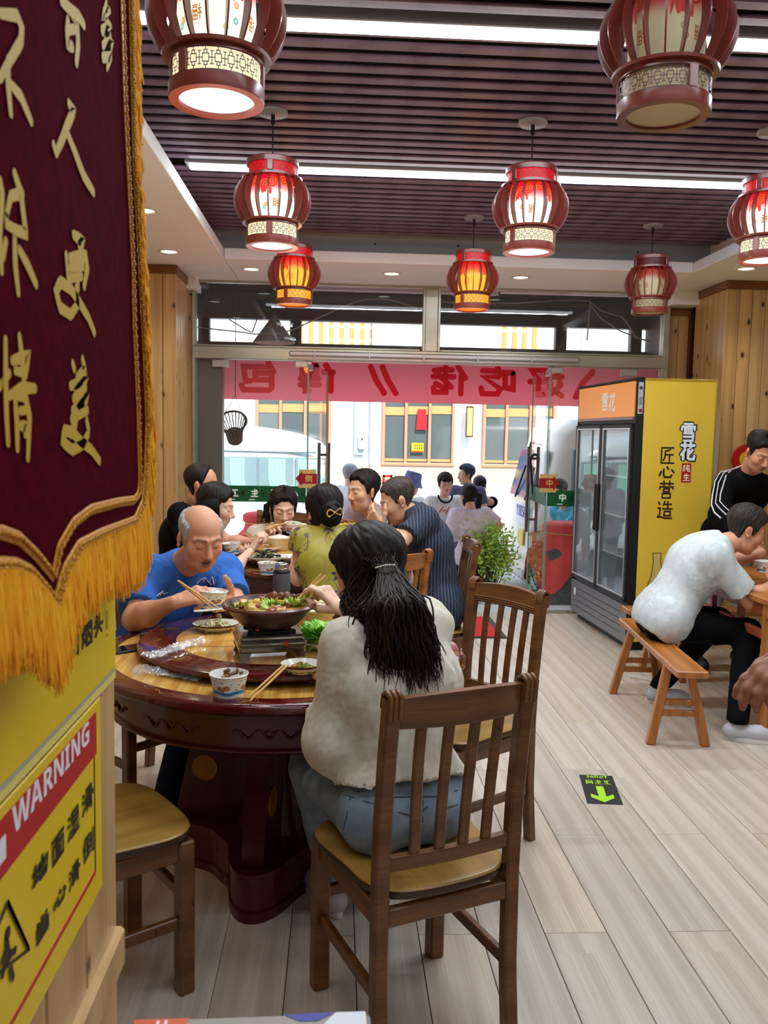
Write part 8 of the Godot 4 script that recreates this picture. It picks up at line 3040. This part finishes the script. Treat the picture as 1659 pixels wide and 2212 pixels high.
	for i in 50:
		st.append(hc + Vector3(0.06, 0.03, 0.085) + Vector3(rng.randf_range(-0.02, 0.02), rng.randf_range(-0.02, 0.02), 0))
		md.append(hc + Vector3(0.10, 0.02, 0.11) + Vector3(rng.randf_range(-0.025, 0.025), rng.randf_range(-0.02, 0.02), 0))
		en.append(hc + Vector3(0.10, -0.11, 0.10) + Vector3(rng.randf_range(-0.035, 0.02), rng.randf_range(-0.03, 0.03), 0))
	locks(lk, st, en, md, 0.008, [Color(0.01, 0.008, 0.008), Color(0.03, 0.02, 0.018)], rng, 0.003)
	put("ponytail", lk, M.hair, pp2)
	out.call({"label": "person in a cyan tee leaning by the red covered wine jar", "head": Vector3(2.434, 0.918, -9.3), "face": Vector3(-0.8, -0.3, 0.4), "fwd": Vector3(-0.85, 0, 0.5), "skin": lin("d8a48c"), "shirt": M.cyan_tee, "sleeve": 0.8, "loose": 0.025, "trouser": M.charcoal, "neck": Vector3(2.524, 0.735, -9.3), "hip": Vector3(2.751, 0.263, -9.3), "el_l": Vector3(2.389, 0.506, -8.95), "wr_l": Vector3(2.177, 0.529, -8.9), "el_r": Vector3(2.499, 0.444, -9.5), "wr_r": Vector3(2.316, 0.475, -9.3), "hand_l": [Vector3(-0.9, -0.1, 0), Vector3(0, -1, 0), 0], "h": {"hair": "short", "hair_col": black, "thick": 0.02}})
	# ---- passer-by at the right edge, only the hand is in view
	person({"label": "passer-by whose loosely curled hand hangs at the right edge", "hip": Vector3(1.26, 0.88, -1.62), "neck": Vector3(1.24, 1.44, -1.60), "head": Vector3(1.21, 1.58, -1.60), "face": Vector3(-0.9, -0.1, -0.3), "fwd": Vector3(-0.6, 0, -0.8), "legs": "stand", "el_l": Vector3(1.02, 1.12, -1.52), "wr_l": Vector3(0.903, 1.106, -1.55), "el_r": Vector3(1.44, 1.12, -1.70), "wr_r": Vector3(1.42, 0.88, -1.70),
		"sh_l": Vector3(1.10, 1.38, -1.48), "sh_r": Vector3(1.38, 1.38, -1.74), "hand_l": [Vector3(-0.80, -0.55, -0.1), Vector3(0.45, -0.75, -0.35), 0], "hand_cell": 0.0034, "hand_size": 1.05, "skin": lin("9c6b55"), "shirt": M.navy, "sleeve": 0.7, "trouser": M.charcoal, "h": {"hair": "short", "thick": 0.016}})

# ---------------------------------------------------------------- food and tableware
func bowl_print() -> ImageTexture:
	var im := Image.create(512, 128, false, Image.FORMAT_RGB8)
	im.fill(Color(0.93, 0.92, 0.87))
	for x in 512:
		var y := int(88 + 5.0 * sin(x * TAU / 128.0))
		im.fill_rect(Rect2i(x, y, 1, 22), Color(0.22, 0.50, 0.72))
		im.fill_rect(Rect2i(x, y + 15, 1, 3), Color(0.55, 0.75, 0.88))
	for k in 4:
		var x := k * 128
		for q in [[34, 62, 17], [70, 66, 15], [54, 78, 10]]:          # round biscuit coloured shapes
			for i in range(-q[2], q[2] + 1):
				for j in range(-q[2], q[2] + 1):
					var d := Vector2(i, j * 1.05).length()
					if d < q[2]:
						put_px(im, posmod(x + q[0] + i, 512), q[1] + j, Color(0.72, 0.44, 0.24) if d < q[2] - 2 else Color(0.36, 0.22, 0.15), 0.9)
			for e in [-1, 1]:
				im.fill_rect(Rect2i(posmod(x + q[0] + e * q[2] / 3, 512), q[1] - 3, 3, 3), Color(0.2, 0.1, 0.08))
		for q in [[12, 40], [54, 30], [100, 44], [112, 74], [92, 22]]:   # little grey blue hearts
			for i in range(-6, 7):
				for j in range(-6, 7):
					if Vector2(absf(i) - 2.6, j + 1.5).length() < 3.2 or (j > -2 and absf(i) < 5.5 - j):
						put_px(im, posmod(x + q[0] + i, 512), q[1] + j, Color(0.36, 0.46, 0.56), 0.85)
	return img_tex(im)

var PAPER: StandardMaterial3D
func paper_bowl(label: String, at: Vector3, turn := 0.0, tilt := Vector3.ZERO, fill := 0) -> Node3D:
	var t := thing("paper_bowl", label, "bowl", at, turn, "printed white paper bowls")
	t.rotation += tilt
	var b := MB.new()
	b.lathe([Vector2(0.039, 0.0), Vector2(0.041, 0.0), Vector2(0.053, 0.060)], 48)
	for i in b.t.size():
		b.t[i] = Vector2(b.t[i].x, 1.0 - b.v[i].y / 0.060)
	put("cup", b, PAPER, t)
	b = MB.new()
	b.lathe([Vector2(0.053, 0.0585), Vector2(0.0555, 0.060), Vector2(0.0555, 0.0625), Vector2(0.053, 0.0635), Vector2(0.051, 0.061), Vector2(0.040, 0.004), Vector2(0.001, 0.004)], 40)
	put("rim", b, M.ceramic, t)
	var rng := RandomNumberGenerator.new()
	rng.seed = 11 + fill
	if fill == 1:                                                 # braised meat heaped over the rim
		b = MB.new()
		for i in 15:
			var a := rng.randf() * TAU
			var r := rng.randf_range(0.0, 0.034)
			b.col = lin("5a3420").lerp(lin("8a6038"), rng.randf())
			var q := Vector3(cos(a) * r, rng.randf_range(0.05, 0.072), sin(a) * r)
			sdf(b, [[q, q + Vector3(rng.randf_range(-1, 1), rng.randf_range(-0.3, 0.6), rng.randf_range(-1, 1)) * 0.016, 0.008, 0.006]], 0.004, 0.004, 0.003, WR)
		var fo := put("braised_meat", b, vcol(0.35), t)
		fo.set_meta("kind", "stuff")
	elif fill == 2:
		b = MB.new()
		b.col = lin("e8e6e0")
		for i in 260:
			var a := rng.randf() * TAU
			var r := sqrt(rng.randf()) * 0.046
			b.ball(Vector3(cos(a) * r, 0.050 + 0.010 * (1.0 - r / 0.046) + rng.randf() * 0.004, sin(a) * r), Vector3(0.0045, 0.002, 0.0022), 6, 4)
		var fo := put("rice", b, vcol(0.5), t)
		fo.set_meta("kind", "stuff")
	elif fill == 3:
		b = MB.new()
		for i in 40:
			b.col = [lin("d8d2c0"), lin("5f7a2e"), lin("a87a40")][rng.randi() % 3]
			var a := rng.randf() * TAU
			var r := sqrt(rng.randf()) * 0.040
			b.ball(Vector3(cos(a) * r, 0.050 + rng.randf() * 0.006, sin(a) * r), Vector3(0.009, 0.004, 0.007), 8, 5)
		var fo := put("stew", b, vcol(0.4), t)
		fo.set_meta("kind", "stuff")
	return t

func frill_leaf(b: MB, o: Vector3, d: Vector3, n: Vector3, s: float, rng: RandomNumberGenerator, c0: Color, c1: Color) -> void:   # curly lettuce leaf
	var side := d.cross(n).normalized()
	var ph := rng.randf() * 6.0
	var first := b.v.size()
	var nu := 60
	var nv := 9
	var p := []
	for i in nv + 1:
		for j in nu + 1:
			var u := float(j) / nu
			var v := float(i) / nv
			var a := lerpf(-1.9, 1.9, u)
			var r := s * v * (0.92 + 0.03 * sin(a * 5.0 + ph))
			var w := s * 0.10 * pow(v, 2.0) * sin(a * 7.0 + ph + v * 5.0) + s * 0.11 * pow(v, 3.0) * sin(a * 19.0 + ph * 2.0) + s * 0.05 * sin(v * 22.0 + a * 3.0)
			p.append(o + d * (r * cos(a * 0.8)) + side * (r * sin(a * 0.8)) + n * (w + s * 0.35 * v * v))
	for i in nv + 1:
		for j in nu + 1:
			var du: Vector3 = p[i * (nu + 1) + mini(j + 1, nu)] - p[i * (nu + 1) + maxi(j - 1, 0)]
			var dv: Vector3 = p[mini(i + 1, nv) * (nu + 1) + j] - p[maxi(i - 1, 0) * (nu + 1) + j]
			b.col = c0.lerp(c1, pow(float(i) / nv, 1.5))
			b.vert(p[i * (nu + 1) + j], du.cross(dv).normalized())
	for i in nv:
		for j in nu:
			var a := first + i * (nu + 1) + j
			b.quad(a, a + 1, a + nu + 2, a + nu + 1)

func plate(label: String, at: Vector3, r: float, rim: Material, sx := 1.0, turn := 0.0, lobed := 0.0) -> Node3D:
	var t := thing("plate", label, "plate", at, turn)
	var b := MB.new()
	b.x = Transform3D(Basis.from_scale(Vector3(sx, 1, 1)), Vector3.ZERO)
	b.lathe([Vector2(0.001, 0.002), Vector2(r * 0.55, 0.0), Vector2(r * 0.60, 0.004), Vector2(r * 0.97, 0.022), Vector2(r, 0.026)], 64, Vector3.ZERO, 0.7, lobed, 10)
	b.lathe([Vector2(r * 0.985, 0.028), Vector2(r * 0.62, 0.008), Vector2(r * 0.55, 0.005), Vector2(0.001, 0.005)], 64, Vector3.ZERO, 0.7, lobed, 10)
	put("dish", b, M.ceramic, t)
	b = MB.new()
	b.x = Transform3D(Basis.from_scale(Vector3(sx, 1, 1)), Vector3.ZERO)
	b.lathe([Vector2(r * 0.97, 0.0215), Vector2(r * 1.005, 0.026), Vector2(r * 1.0, 0.029), Vector2(r * 0.965, 0.0265)], 64, Vector3.ZERO, 0.7, lobed, 10)
	put("rim", b, rim, t)
	return t

func scraps(t: Node3D, called: String, n: int, rx: float, rz: float, h: float, cols: Array, len: float, th: float, sd: int) -> void:   # a heap of shredded food
	var b := MB.new()
	var rng := RandomNumberGenerator.new()
	rng.seed = sd
	for i in n:
		var a := rng.randf() * TAU
		var r := sqrt(rng.randf())
		var q := Vector3(cos(a) * rx * r, 0.008 + h * (1.0 - r * r) * rng.randf(), sin(a) * rz * r)
		var d := Vector3(rng.randf_range(-1, 1), rng.randf_range(-0.25, 0.35), rng.randf_range(-1, 1)).normalized() * len * rng.randf_range(0.5, 1.0)
		b.col = cols[rng.randi() % cols.size()]
		b.tube([q - d * 0.5, q + Vector3(0, len * 0.08, 0), q + d * 0.5], [th * 0.7, th, th * 0.6], 6, true, 0.6)
	var o := put(called, b, vcol(0.4), t)
	o.set_meta("kind", "stuff")

func hot_pot(label: String, at: Vector3, greens: bool) -> Node3D:
	var t := thing("clay_pot", label, "pot", at, 0.0, "wide clay pots on the burners")
	var b := MB.new()
	b.lathe([Vector2(0.001, 0.0), Vector2(0.075, 0.0), Vector2(0.088, 0.006), Vector2(0.118, 0.035), Vector2(0.136, 0.058), Vector2(0.147, 0.062), Vector2(0.1485, 0.068), Vector2(0.142, 0.073), Vector2(0.134, 0.072), Vector2(0.128, 0.064), Vector2(0.10, 0.03), Vector2(0.001, 0.02)], 64)
	put("pot_body", b, M.stoneware, t)
	b = MB.new()
	b.lathe([Vector2(0.1345, 0.0722), Vector2(0.1425, 0.0735), Vector2(0.149, 0.0685), Vector2(0.1478, 0.062)], 64)
	put("pot_rim", b, mt(Color(0.36, 0.19, 0.15), 0.25), t)
	b = MB.new()
	b.lathe([Vector2(0.128, 0.0600), Vector2(0.001, 0.0600)], 48)
	put("broth", b, tri_mat(mottle(128, 128, Color(0.72, 0.55, 0.20), Color(0.84, 0.72, 0.40), 101, 0.05), Vector3(8, 8, 8), 0.15, false), t)
	b = MB.new()
	var rng := RandomNumberGenerator.new()
	rng.seed = 41
	for i in 34:
		var a := rng.randf() * TAU
		var r := sqrt(rng.randf()) * 0.105
		b.col = [lin("d8b24a"), lin("e0c070"), lin("9a5a3a"), lin("c99a5a")][rng.randi() % 4]
		b.box(Vector3(cos(a) * r, 0.060 + rng.randf() * 0.006, sin(a) * r), Vector3(rng.randf_range(0.018, 0.034), 0.014, rng.randf_range(0.014, 0.022)), 0.004, Basis.from_euler(Vector3(rng.randf_range(-0.4, 0.4), rng.randf() * TAU, rng.randf_range(-0.4, 0.4))))
	for i in 5:
		var q := Vector3(-0.01 + 0.022 * i, 0.072, -0.075 + 0.012 * (i % 2))
		b.col = lin("7a4a34")
		sdf(b, [[q, q + Vector3(0.02, 0.012, 0.006), 0.013, 0.010]], 0.005, 0.005, 0.004, WR)
	var st := put("stew", b, vcol(0.25), t)
	st.set_meta("kind", "stuff")
	if greens:
		b = MB.new()
		for i in 10:
			var q := Vector3(rng.randf_range(0.0, 0.085), 0.060, rng.randf_range(-0.045, 0.06))
			if i > 8:
				q = Vector3(rng.randf_range(-0.10, -0.04), 0.064, rng.randf_range(0.03, 0.06))
			frill_leaf(b, q, Vector3(rng.randf_range(-1, 1), 0.12, rng.randf_range(-1, 1)).normalized(), Vector3.UP, rng.randf_range(0.028, 0.042), rng, lin("dcea9c"), lin("a4c452"))
		var lm := vcol(0.35)
		var lo := put("greens", b, lm, t)
		lo.set_meta("kind", "stuff")
	return t

func stove(label: String, at: Vector3, turn: float) -> Node3D:
	var t := thing("burner_stove", label, "stove", at, turn, "steel table burners")
	var st := mt(Color(0.60, 0.58, 0.53), 0.16, 0.95)
	var b := MB.new()
	b.box(Vector3(0, 0.038, 0), Vector3(0.205, 0.022, 0.175), 0.006)
	put("tray", b, st, t)
	b = MB.new()
	b.box(Vector3(0, 0.056, 0), Vector3(0.212, 0.020, 0.182), 0.008)
	put("band", b, st, t)
	b = MB.new()
	b.box(Vector3(0, 0.073, 0), Vector3(0.20, 0.018, 0.170), 0.006)
	put("top_band", b, st, t)
	for s in [[-1, -1], [1, -1], [-1, 1], [1, 1]]:
		b = MB.new()
		b.prism(PackedVector2Array([Vector2(-0.018, 0), Vector2(0.018, 0), Vector2(0.012, 0.014), Vector2(0.02, 0.03), Vector2(-0.02, 0.03), Vector2(-0.012, 0.014)]), -0.006, 0.006, Basis.IDENTITY, Vector3(s[0] * 0.085, 0, s[1] * 0.082))
		put("foot", b, st, t)
	b = MB.new()
	b.box(Vector3(0.04, 0.056, 0.0925), Vector3(0.012, 0.018, 0.004), 0.001)
	put("red_tag", b, mt(Color(0.75, 0.08, 0.04), 0.3), t)
	b = MB.new()
	for x in [-0.055, 0.055]:
		b.box(Vector3(x, 0.088, 0), Vector3(0.016, 0.016, 0.15), 0.004)
	for z in [-0.055, 0.055]:
		b.box(Vector3(0, 0.086, z), Vector3(0.15, 0.014, 0.016), 0.004)
	put("pan_support", b, M.black, t)
	b = MB.new()
	b.lathe([Vector2(0.001, 0.086), Vector2(0.035, 0.085), Vector2(0.038, 0.082)], 24)
	put("flame_bed", b, glow(Color(1.0, 0.32, 0.03), 1.6, Color(0.4, 0.1, 0.02)), t)
	var l := OmniLight3D.new()
	l.name = "burner_light"
	l.light_energy = 0.012
	l.light_color = Color(1.0, 0.4, 0.08)
	l.light_size = 0.03
	l.omni_range = 8.0
	l.omni_attenuation = 2.0
	l.shadow_enabled = true
	t.add_child(l)
	l.position.y = 0.094
	return t

func film(label: String, a: Vector3, c: Vector3, w: float, sd: int) -> void:      # crumpled clear film wrapper with a printed strip
	var t := thing("film_wrapper", label, "wrapper", (a + c) * 0.5, 0.0, "crumpled clear cutlery wrappers")
	var b := MB.new()
	b.x = t.transform.affine_inverse()
	var nz := noise(sd, 1.0, 3)
	var d := c - a
	var s := d.normalized().cross(Vector3.UP)
	b.grid(46, 14, func(u: float, v: float) -> Vector3:
		var p := a + d * (u + 0.03 * nz.get_noise_2d(u * 30.0, v * 9.0)) + s * ((v - 0.5) * w * (1.0 + 0.35 * nz.get_noise_2d(u * 12.0, 4.0)) + 0.008 * sin(u * 7.0))
		return p + Vector3(0, 0.004 + 0.016 * absf(nz.get_noise_2d(u * 26.0, v * 11.0)) + 0.010 * sin(PI * v), 0))
	put("film", b, M.film, t)
	b = MB.new()
	b.x = t.transform.affine_inverse()
	b.grid(46, 10, func(u: float, v: float) -> Vector3:
		var p := a + d * (0.06 + 0.9 * u) + s * ((v - 0.5) * w * 0.7)
		return p + Vector3(0, 0.003 + 0.013 * absf(nz.get_noise_2d(u * 30.0 + 40.0, v * 14.0)), 0))
	put("inner_fold", b, M.film, t)

func tableware() -> void:
	PAPER = mt(Color.WHITE, 0.55)
	PAPER.albedo_texture = bowl_print()
	M.film = pane(Color(0.95, 0.97, 1.0), 0.16)
	var brown_rim := mt(Color(0.32, 0.18, 0.10), 0.3)
	var S := 0.80
	# near table
	var sp: Vector3 = Vector3(-0.208, 0.8, -2.619)
	stove("steel table burner under the big stew pot on near table", Vector3(sp.x, S, sp.z - 0.06), 0.22)
	hot_pot("wide clay pot of yellow stew and lettuce on the near burner", Vector3(sp.x, S + 0.096, sp.z - 0.06), true)
	var t := thing("ladle", "steel ladle with a long white handle lying across the near pot", "ladle", Vector3(sp.x - 0.02, S + 0.175, sp.z - 0.14))
	var b := MB.new()
	b.x = t.transform.affine_inverse()
	var lb: Vector3 = Vector3(-0.234, 0.93, -2.82)
	b.x = b.x * Transform3D(Basis(Vector3(1, 0, 0), 1.15) , lb)
	b.lathe([Vector2(0.001, -0.018), Vector2(0.016, -0.014), Vector2(0.028, 0.0), Vector2(0.031, 0.010), Vector2(0.029, 0.010), Vector2(0.026, 0.0), Vector2(0.014, -0.012), Vector2(0.001, -0.016)], 28)
	put("ladle_bowl", b, mt(Color(0.75, 0.75, 0.73), 0.14, 0.95), t)
	b = MB.new()
	b.x = t.transform.affine_inverse()
	b.tube([Vector3(-0.263, 0.927, -2.8), Vector3(-0.341, 0.922, -2.8), Vector3(-0.442, 0.916, -2.79), Vector3(-0.462, 0.915, -2.79)], [0.004, 0.005, 0.008, 0.005], 10, true, 0.5)
	put("handle", b, M.ceramic, t)
	# plates round the pot
	var p: Vector3 = Vector3(-0.421, 0.8, -3.01)
	t = plate("oval white plate of shredded vegetables left of the stew pot", p, 0.072, brown_rim, 1.15, 0.2)
	scraps(t, "vegetable_shreds", 150, 0.062, 0.050, 0.028, [lin("c9c27a"), lin("a9a84e"), lin("dcd6a4"), lin("8a6a3a"), lin("e4e0c0")], 0.040, 0.0030, 3)
	p = Vector3(-0.096, 0.8, -2.48)
	t = plate("small brown rimmed dish of chopped green peppers near the cream blouse", p, 0.058, brown_rim, 1.1)
	scraps(t, "chopped_peppers", 130, 0.045, 0.042, 0.020, [lin("7a8a1e"), lin("a8a83a"), lin("5a6a18"), lin("b0532a"), lin("c9bc62")], 0.018, 0.0040, 4)
	p = Vector3(-0.036, 0.8, -2.78)
	t = plate("white plate piled with curly green lettuce", p, 0.090, M.ceramic, 1.0, 0.0, 0.02)
	b = MB.new()
	var rng := RandomNumberGenerator.new()
	rng.seed = 15
	for i in 46:
		var a := rng.randf() * TAU
		var r := sqrt(rng.randf()) * 0.055
		var q := Vector3(cos(a) * r, 0.012 + rng.randf() * 0.055 * (1.0 - r / 0.07), sin(a) * r)
		frill_leaf(b, q, Vector3(cos(a) * 0.6, rng.randf_range(0.5, 1.2), sin(a) * 0.6).normalized(), Vector3(cos(a) + rng.randf_range(-0.6, 0.6), rng.randf_range(-0.3, 0.5), sin(a) + rng.randf_range(-0.6, 0.6)).normalized(), rng.randf_range(0.034, 0.056), rng, lin("d8ee9a"), lin("86c83c"))
	var lm := vcol(0.4)
	lm.backlight_enabled = true
	lm.backlight = Color(0.3, 0.5, 0.1)
	var lo := put("lettuce", b, lm, t)
	lo.set_meta("kind", "stuff")
	# cream rice tub with paddle
	p = Vector3(-0.066, 0.8, -3.02)
	t = thing("rice_tub", "cream tub of steamed rice with white paddle by the pot", "bowl", p)
	b = MB.new()
	b.lathe([Vector2(0.001, 0.0), Vector2(0.072, 0.0), Vector2(0.080, 0.006), Vector2(0.098, 0.082), Vector2(0.103, 0.086), Vector2(0.102, 0.090), Vector2(0.095, 0.088), Vector2(0.078, 0.01), Vector2(0.001, 0.008)], 48)
	put("tub", b, M.cream, t)
	b = MB.new()
	b.col = lin("ebeae6")
	for i in 700:
		var a := rng.randf() * TAU
		var r := sqrt(rng.randf()) * 0.088
		b.ball(Vector3(cos(a) * r, 0.070 + 0.022 * (1.0 - r / 0.088) + rng.randf() * 0.005, sin(a) * r), Vector3(0.0055, 0.0024, 0.0028), 6, 4)
	b.lathe([Vector2(0.092, 0.068), Vector2(0.05, 0.084), Vector2(0.001, 0.092)], 24)
	var ro := put("rice", b, vcol(0.5), t)
	ro.set_meta("kind", "stuff")
	var t2 := thing("rice_paddle", "white plastic paddle resting in the rice tub", "spoon", p + Vector3(-0.03, 0.10, 0))
	b = MB.new()
	b.x = t2.transform.affine_inverse()
	b.tube([Vector3(-0.167, 0.929, -2.98), Vector3(-0.137, 0.917, -2.97), Vector3(-0.091, 0.898, -2.95), Vector3(-0.055, 0.891, -2.94)], [0.009, 0.006, 0.010, 0.018], 10, true, 0.35)
	put("blade", b, M.ceramic, t2)
	# paper bowl with meat, chopsticks, wrappers, phone, lid, flask
	paper_bowl("paper bowl heaped with braised meat on the near table rim", Vector3(-0.298, 0.76, -2.39), 0.4, Vector3.ZERO, 1)
	sticks("bamboo chopsticks resting on the pepper dish and table edge", Vector3(-0.134, 0.835, -2.433), Vector3(-0.231, 0.766, -2.313), Vector3(-0.145, 0.835, -2.433), Vector3(-0.241, 0.766, -2.338))
	film("long crumpled clear wrapper lying on the turntable rim", Vector3(-0.581, 0.803, -2.602), Vector3(-0.435, 0.803, -2.822), 0.055, 5)
	film("clear cutlery wrapper lying flat in front of the turntable", Vector3(-0.603, 0.763, -2.625), Vector3(-0.382, 0.763, -2.518), 0.075, 8)
	p = Vector3(-0.686, 0.761, -2.889)
	t = thing("mobile_phone", "black mobile phone face up at the left of the near table", "phone", p, -0.9)
	b = MB.new()
	b.box(Vector3(0, 0.0045, 0), Vector3(0.072, 0.009, 0.15), 0.003)
	put("case", b, M.black, t)
	b = MB.new()
	b.box(Vector3(0, 0.0092, 0), Vector3(0.066, 0.0012, 0.143), 0.0005)
	put("screen", b, mt(Color(0.02, 0.03, 0.05), 0.05), t)
	p = Vector3(-0.65, 0.761, -2.987)
	t = thing("flask_lid", "upturned black flask lid beside the mobile phone", "lid", p)
	b = MB.new()
	b.lathe([Vector2(0.001, 0.0), Vector2(0.029, 0.0), Vector2(0.031, 0.003), Vector2(0.032, 0.034), Vector2(0.028, 0.034), Vector2(0.026, 0.008), Vector2(0.001, 0.006)], 36)
	put("cap", b, mt(Color(0.07, 0.075, 0.08), 0.5), t)
	b = MB.new()
	b.lathe([Vector2(0.027, 0.032), Vector2(0.022, 0.030), Vector2(0.020, 0.012), Vector2(0.001, 0.012)], 30)
	put("liner", b, mt(Color(0.6, 0.6, 0.6), 0.2, 0.8), t)
	p = Vector3(-0.226, 0.761, -3.56)
	t = thing("vacuum_flask", "grey vacuum flask without its lid behind the stew pot", "flask", p)
	b = MB.new()
	b.lathe([Vector2(0.001, 0.0), Vector2(0.034, 0.0), Vector2(0.036, 0.004), Vector2(0.036, 0.150), Vector2(0.034, 0.158)], 40)
	put("sleeve", b, mt(Color(0.30, 0.31, 0.33), 0.55), t)
	b = MB.new()
	b.lathe([Vector2(0.034, 0.158), Vector2(0.035, 0.164), Vector2(0.032, 0.170), Vector2(0.028, 0.174)], 40)
	put("shoulder", b, M.black, t)
	b = MB.new()
	b.lathe([Vector2(0.028, 0.172), Vector2(0.0285, 0.178), Vector2(0.027, 0.180), Vector2(0.0285, 0.184), Vector2(0.027, 0.188), Vector2(0.0285, 0.192), Vector2(0.027, 0.198), Vector2(0.024, 0.200), Vector2(0.022, 0.198), Vector2(0.022, 0.17), Vector2(0.001, 0.17)], 40)
	put("neck", b, mt(Color(0.72, 0.72, 0.72), 0.15, 0.9), t)
	# held bowls and chopsticks
	paper_bowl("paper bowl of rice held by the man in blue", Vector3(-0.444, 0.873, -3.06), 1.1, Vector3(0.05, 0, -0.05), 2)
	sticks("chopsticks held by the man in the blue t-shirt", Vector3(-0.542, 0.99, -2.94), Vector3(-0.392, 0.876, -2.98), Vector3(-0.531, 0.976, -2.95), Vector3(-0.413, 0.871, -2.99))
	sticks("chopsticks dipped in the pot by the woman in cream", Vector3(-0.032, 1.046, -2.74), Vector3(-0.183, 0.921, -2.7), Vector3(-0.047, 1.049, -2.75), Vector3(-0.167, 0.92, -2.72))
	# far table
	var S2 := 0.80
	sp = Vector3(-0.246, 0.8, -4.82)
	stove("steel table burner under the far table's pot", Vector3(0.02, S2, -5.10), 0.4)
	hot_pot("clay pot of stew on the far table's burner", Vector3(0.02, S2 + 0.096, -5.12), false)
	t = thing("soup_spoon", "wooden ladle head standing in the far stew pot", "ladle", Vector3(-0.17, 0.903, -5))
	b = MB.new()
	b.ball(Vector3(0, 0.03, 0), Vector3(0.042, 0.038, 0.015), 16, 10)
	put("spoon_head", b, mt(Color(0.55, 0.42, 0.34), 0.4), t)
	t = thing("rice_tub", "small cream tub of rice beside the far stew pot", "bowl", Vector3(-0.343, 0.8, -5.143))
	b = MB.new()
	b.lathe([Vector2(0.001, 0.0), Vector2(0.050, 0.0), Vector2(0.056, 0.006), Vector2(0.075, 0.075), Vector2(0.078, 0.078), Vector2(0.072, 0.076), Vector2(0.05, 0.01), Vector2(0.001, 0.008)], 36)
	put("tub", b, M.cream, t)
	b = MB.new()
	b.lathe([Vector2(0.070, 0.066), Vector2(0.04, 0.086), Vector2(0.001, 0.095)], 24, Vector3.ZERO, 0.2)
	put("rice", b, tri_mat(mottle(128, 128, Color(0.72, 0.70, 0.66), Color(0.95, 0.94, 0.92), 102, 0.3), Vector3(12, 12, 12), 0.7, false), t)
	t = plate("white plate of dark greens on the far table", Vector3(-0.378, 0.8, -4.686), 0.10, M.ceramic, 1.15)
	scraps(t, "dark_greens", 150, 0.085, 0.06, 0.055, [lin("1c2c14"), lin("2c401a"), lin("14200e"), lin("c9b078"), lin("3a4a1e")], 0.045, 0.006, 7)
	t = plate("white plate of yellow strips behind the dark greens", Vector3(-0.425, 0.8, -5.095), 0.085, M.ceramic, 1.2)
	scraps(t, "yellow_strips", 100, 0.07, 0.05, 0.03, [lin("d8a83a"), lin("e8c868"), lin("b87a2a")], 0.04, 0.005, 8)
	plate("empty white plate at the right of the dark greens", Vector3(-0.254, 0.8, -4.695), 0.075, M.ceramic)
	paper_bowl("paper bowl standing on the rim of the far table", Vector3(-0.357, 0.76, -4.489), 0.9, Vector3.ZERO, 3)
	paper_bowl("paper bowl held by the woman with straight black hair", Vector3(-0.596, 0.809, -4.9), 0.2, Vector3(0, 0, 0.1), 3)
	paper_bowl("paper bowl under the mouth of the woman in the vest", Vector3(-0.282, 0.867, -5.5), 0.2, Vector3(0.1, 0, 0), 3)
	paper_bowl("paper bowl tipped up by the man in the pinstriped shirt", Vector3(0.258, 1.001, -4.8), 0.5, Vector3(0, 0, 0.75), 0)
	paper_bowl("paper bowl at the right edge under the white shirt man", Vector3(2.386, 0.781, -4.6), 0.3, Vector3.ZERO, 2)
	sticks("chopsticks in the raised hand of the straight haired woman", Vector3(-0.504, 0.949, -4.8), Vector3(-0.413, 0.842, -4.95), Vector3(-0.517, 0.936, -4.82), Vector3(-0.425, 0.832, -4.96))
	sticks("chopsticks held level by the woman in the vest", Vector3(-0.459, 0.906, -5.42), Vector3(-0.292, 0.939, -5.46), Vector3(-0.453, 0.894, -5.42), Vector3(-0.305, 0.932, -5.47))
	sticks("chopsticks against the mouth of the pinstriped shirt man", Vector3(0.313, 1.065, -4.86), Vector3(0.276, 1.013, -4.84), Vector3(0.303, 1.069, -4.87), Vector3(0.271, 1.022, -4.85))
	# straw wrapper on the floor and a red disc on the pine wall
	film("thin clear straw wrapper dropped on the floor under the bench", Vector3(1.86, 0.002, -5.24), Vector3(1.99, 0.002, -5.128), 0.03, 12)
	t = thing("wall_sign", "round red and yellow sign on the pine wall", "sign", Vector3(3.18, 1.368, -6.52))
	b = MB.new()
	b.x = Transform3D(Basis(Vector3.RIGHT, PI / 2), Vector3.ZERO)
	b.lathe([Vector2(0.001, 0.012), Vector2(0.112, 0.012), Vector2(0.115, 0.006), Vector2(0.115, 0.0)], 40)
	put("disc", b, mt(Color(0.72, 0.03, 0.05), 0.4), t)
	b = MB.new()
	b.x = Transform3D(Basis(Vector3.RIGHT, PI / 2), Vector3(0, 0, 0.002))
	b.lathe([Vector2(0.001, 0.013), Vector2(0.062, 0.013)], 32)
	put("centre", b, mt(Color(0.88, 0.72, 0.08), 0.4), t)

func _ready() -> void:
	camera_and_light()
	materials()
	room()
	shop_front()
	outside()
	partition()
	furniture()
	crowd()
	tableware()
	lanterns()
	banner()
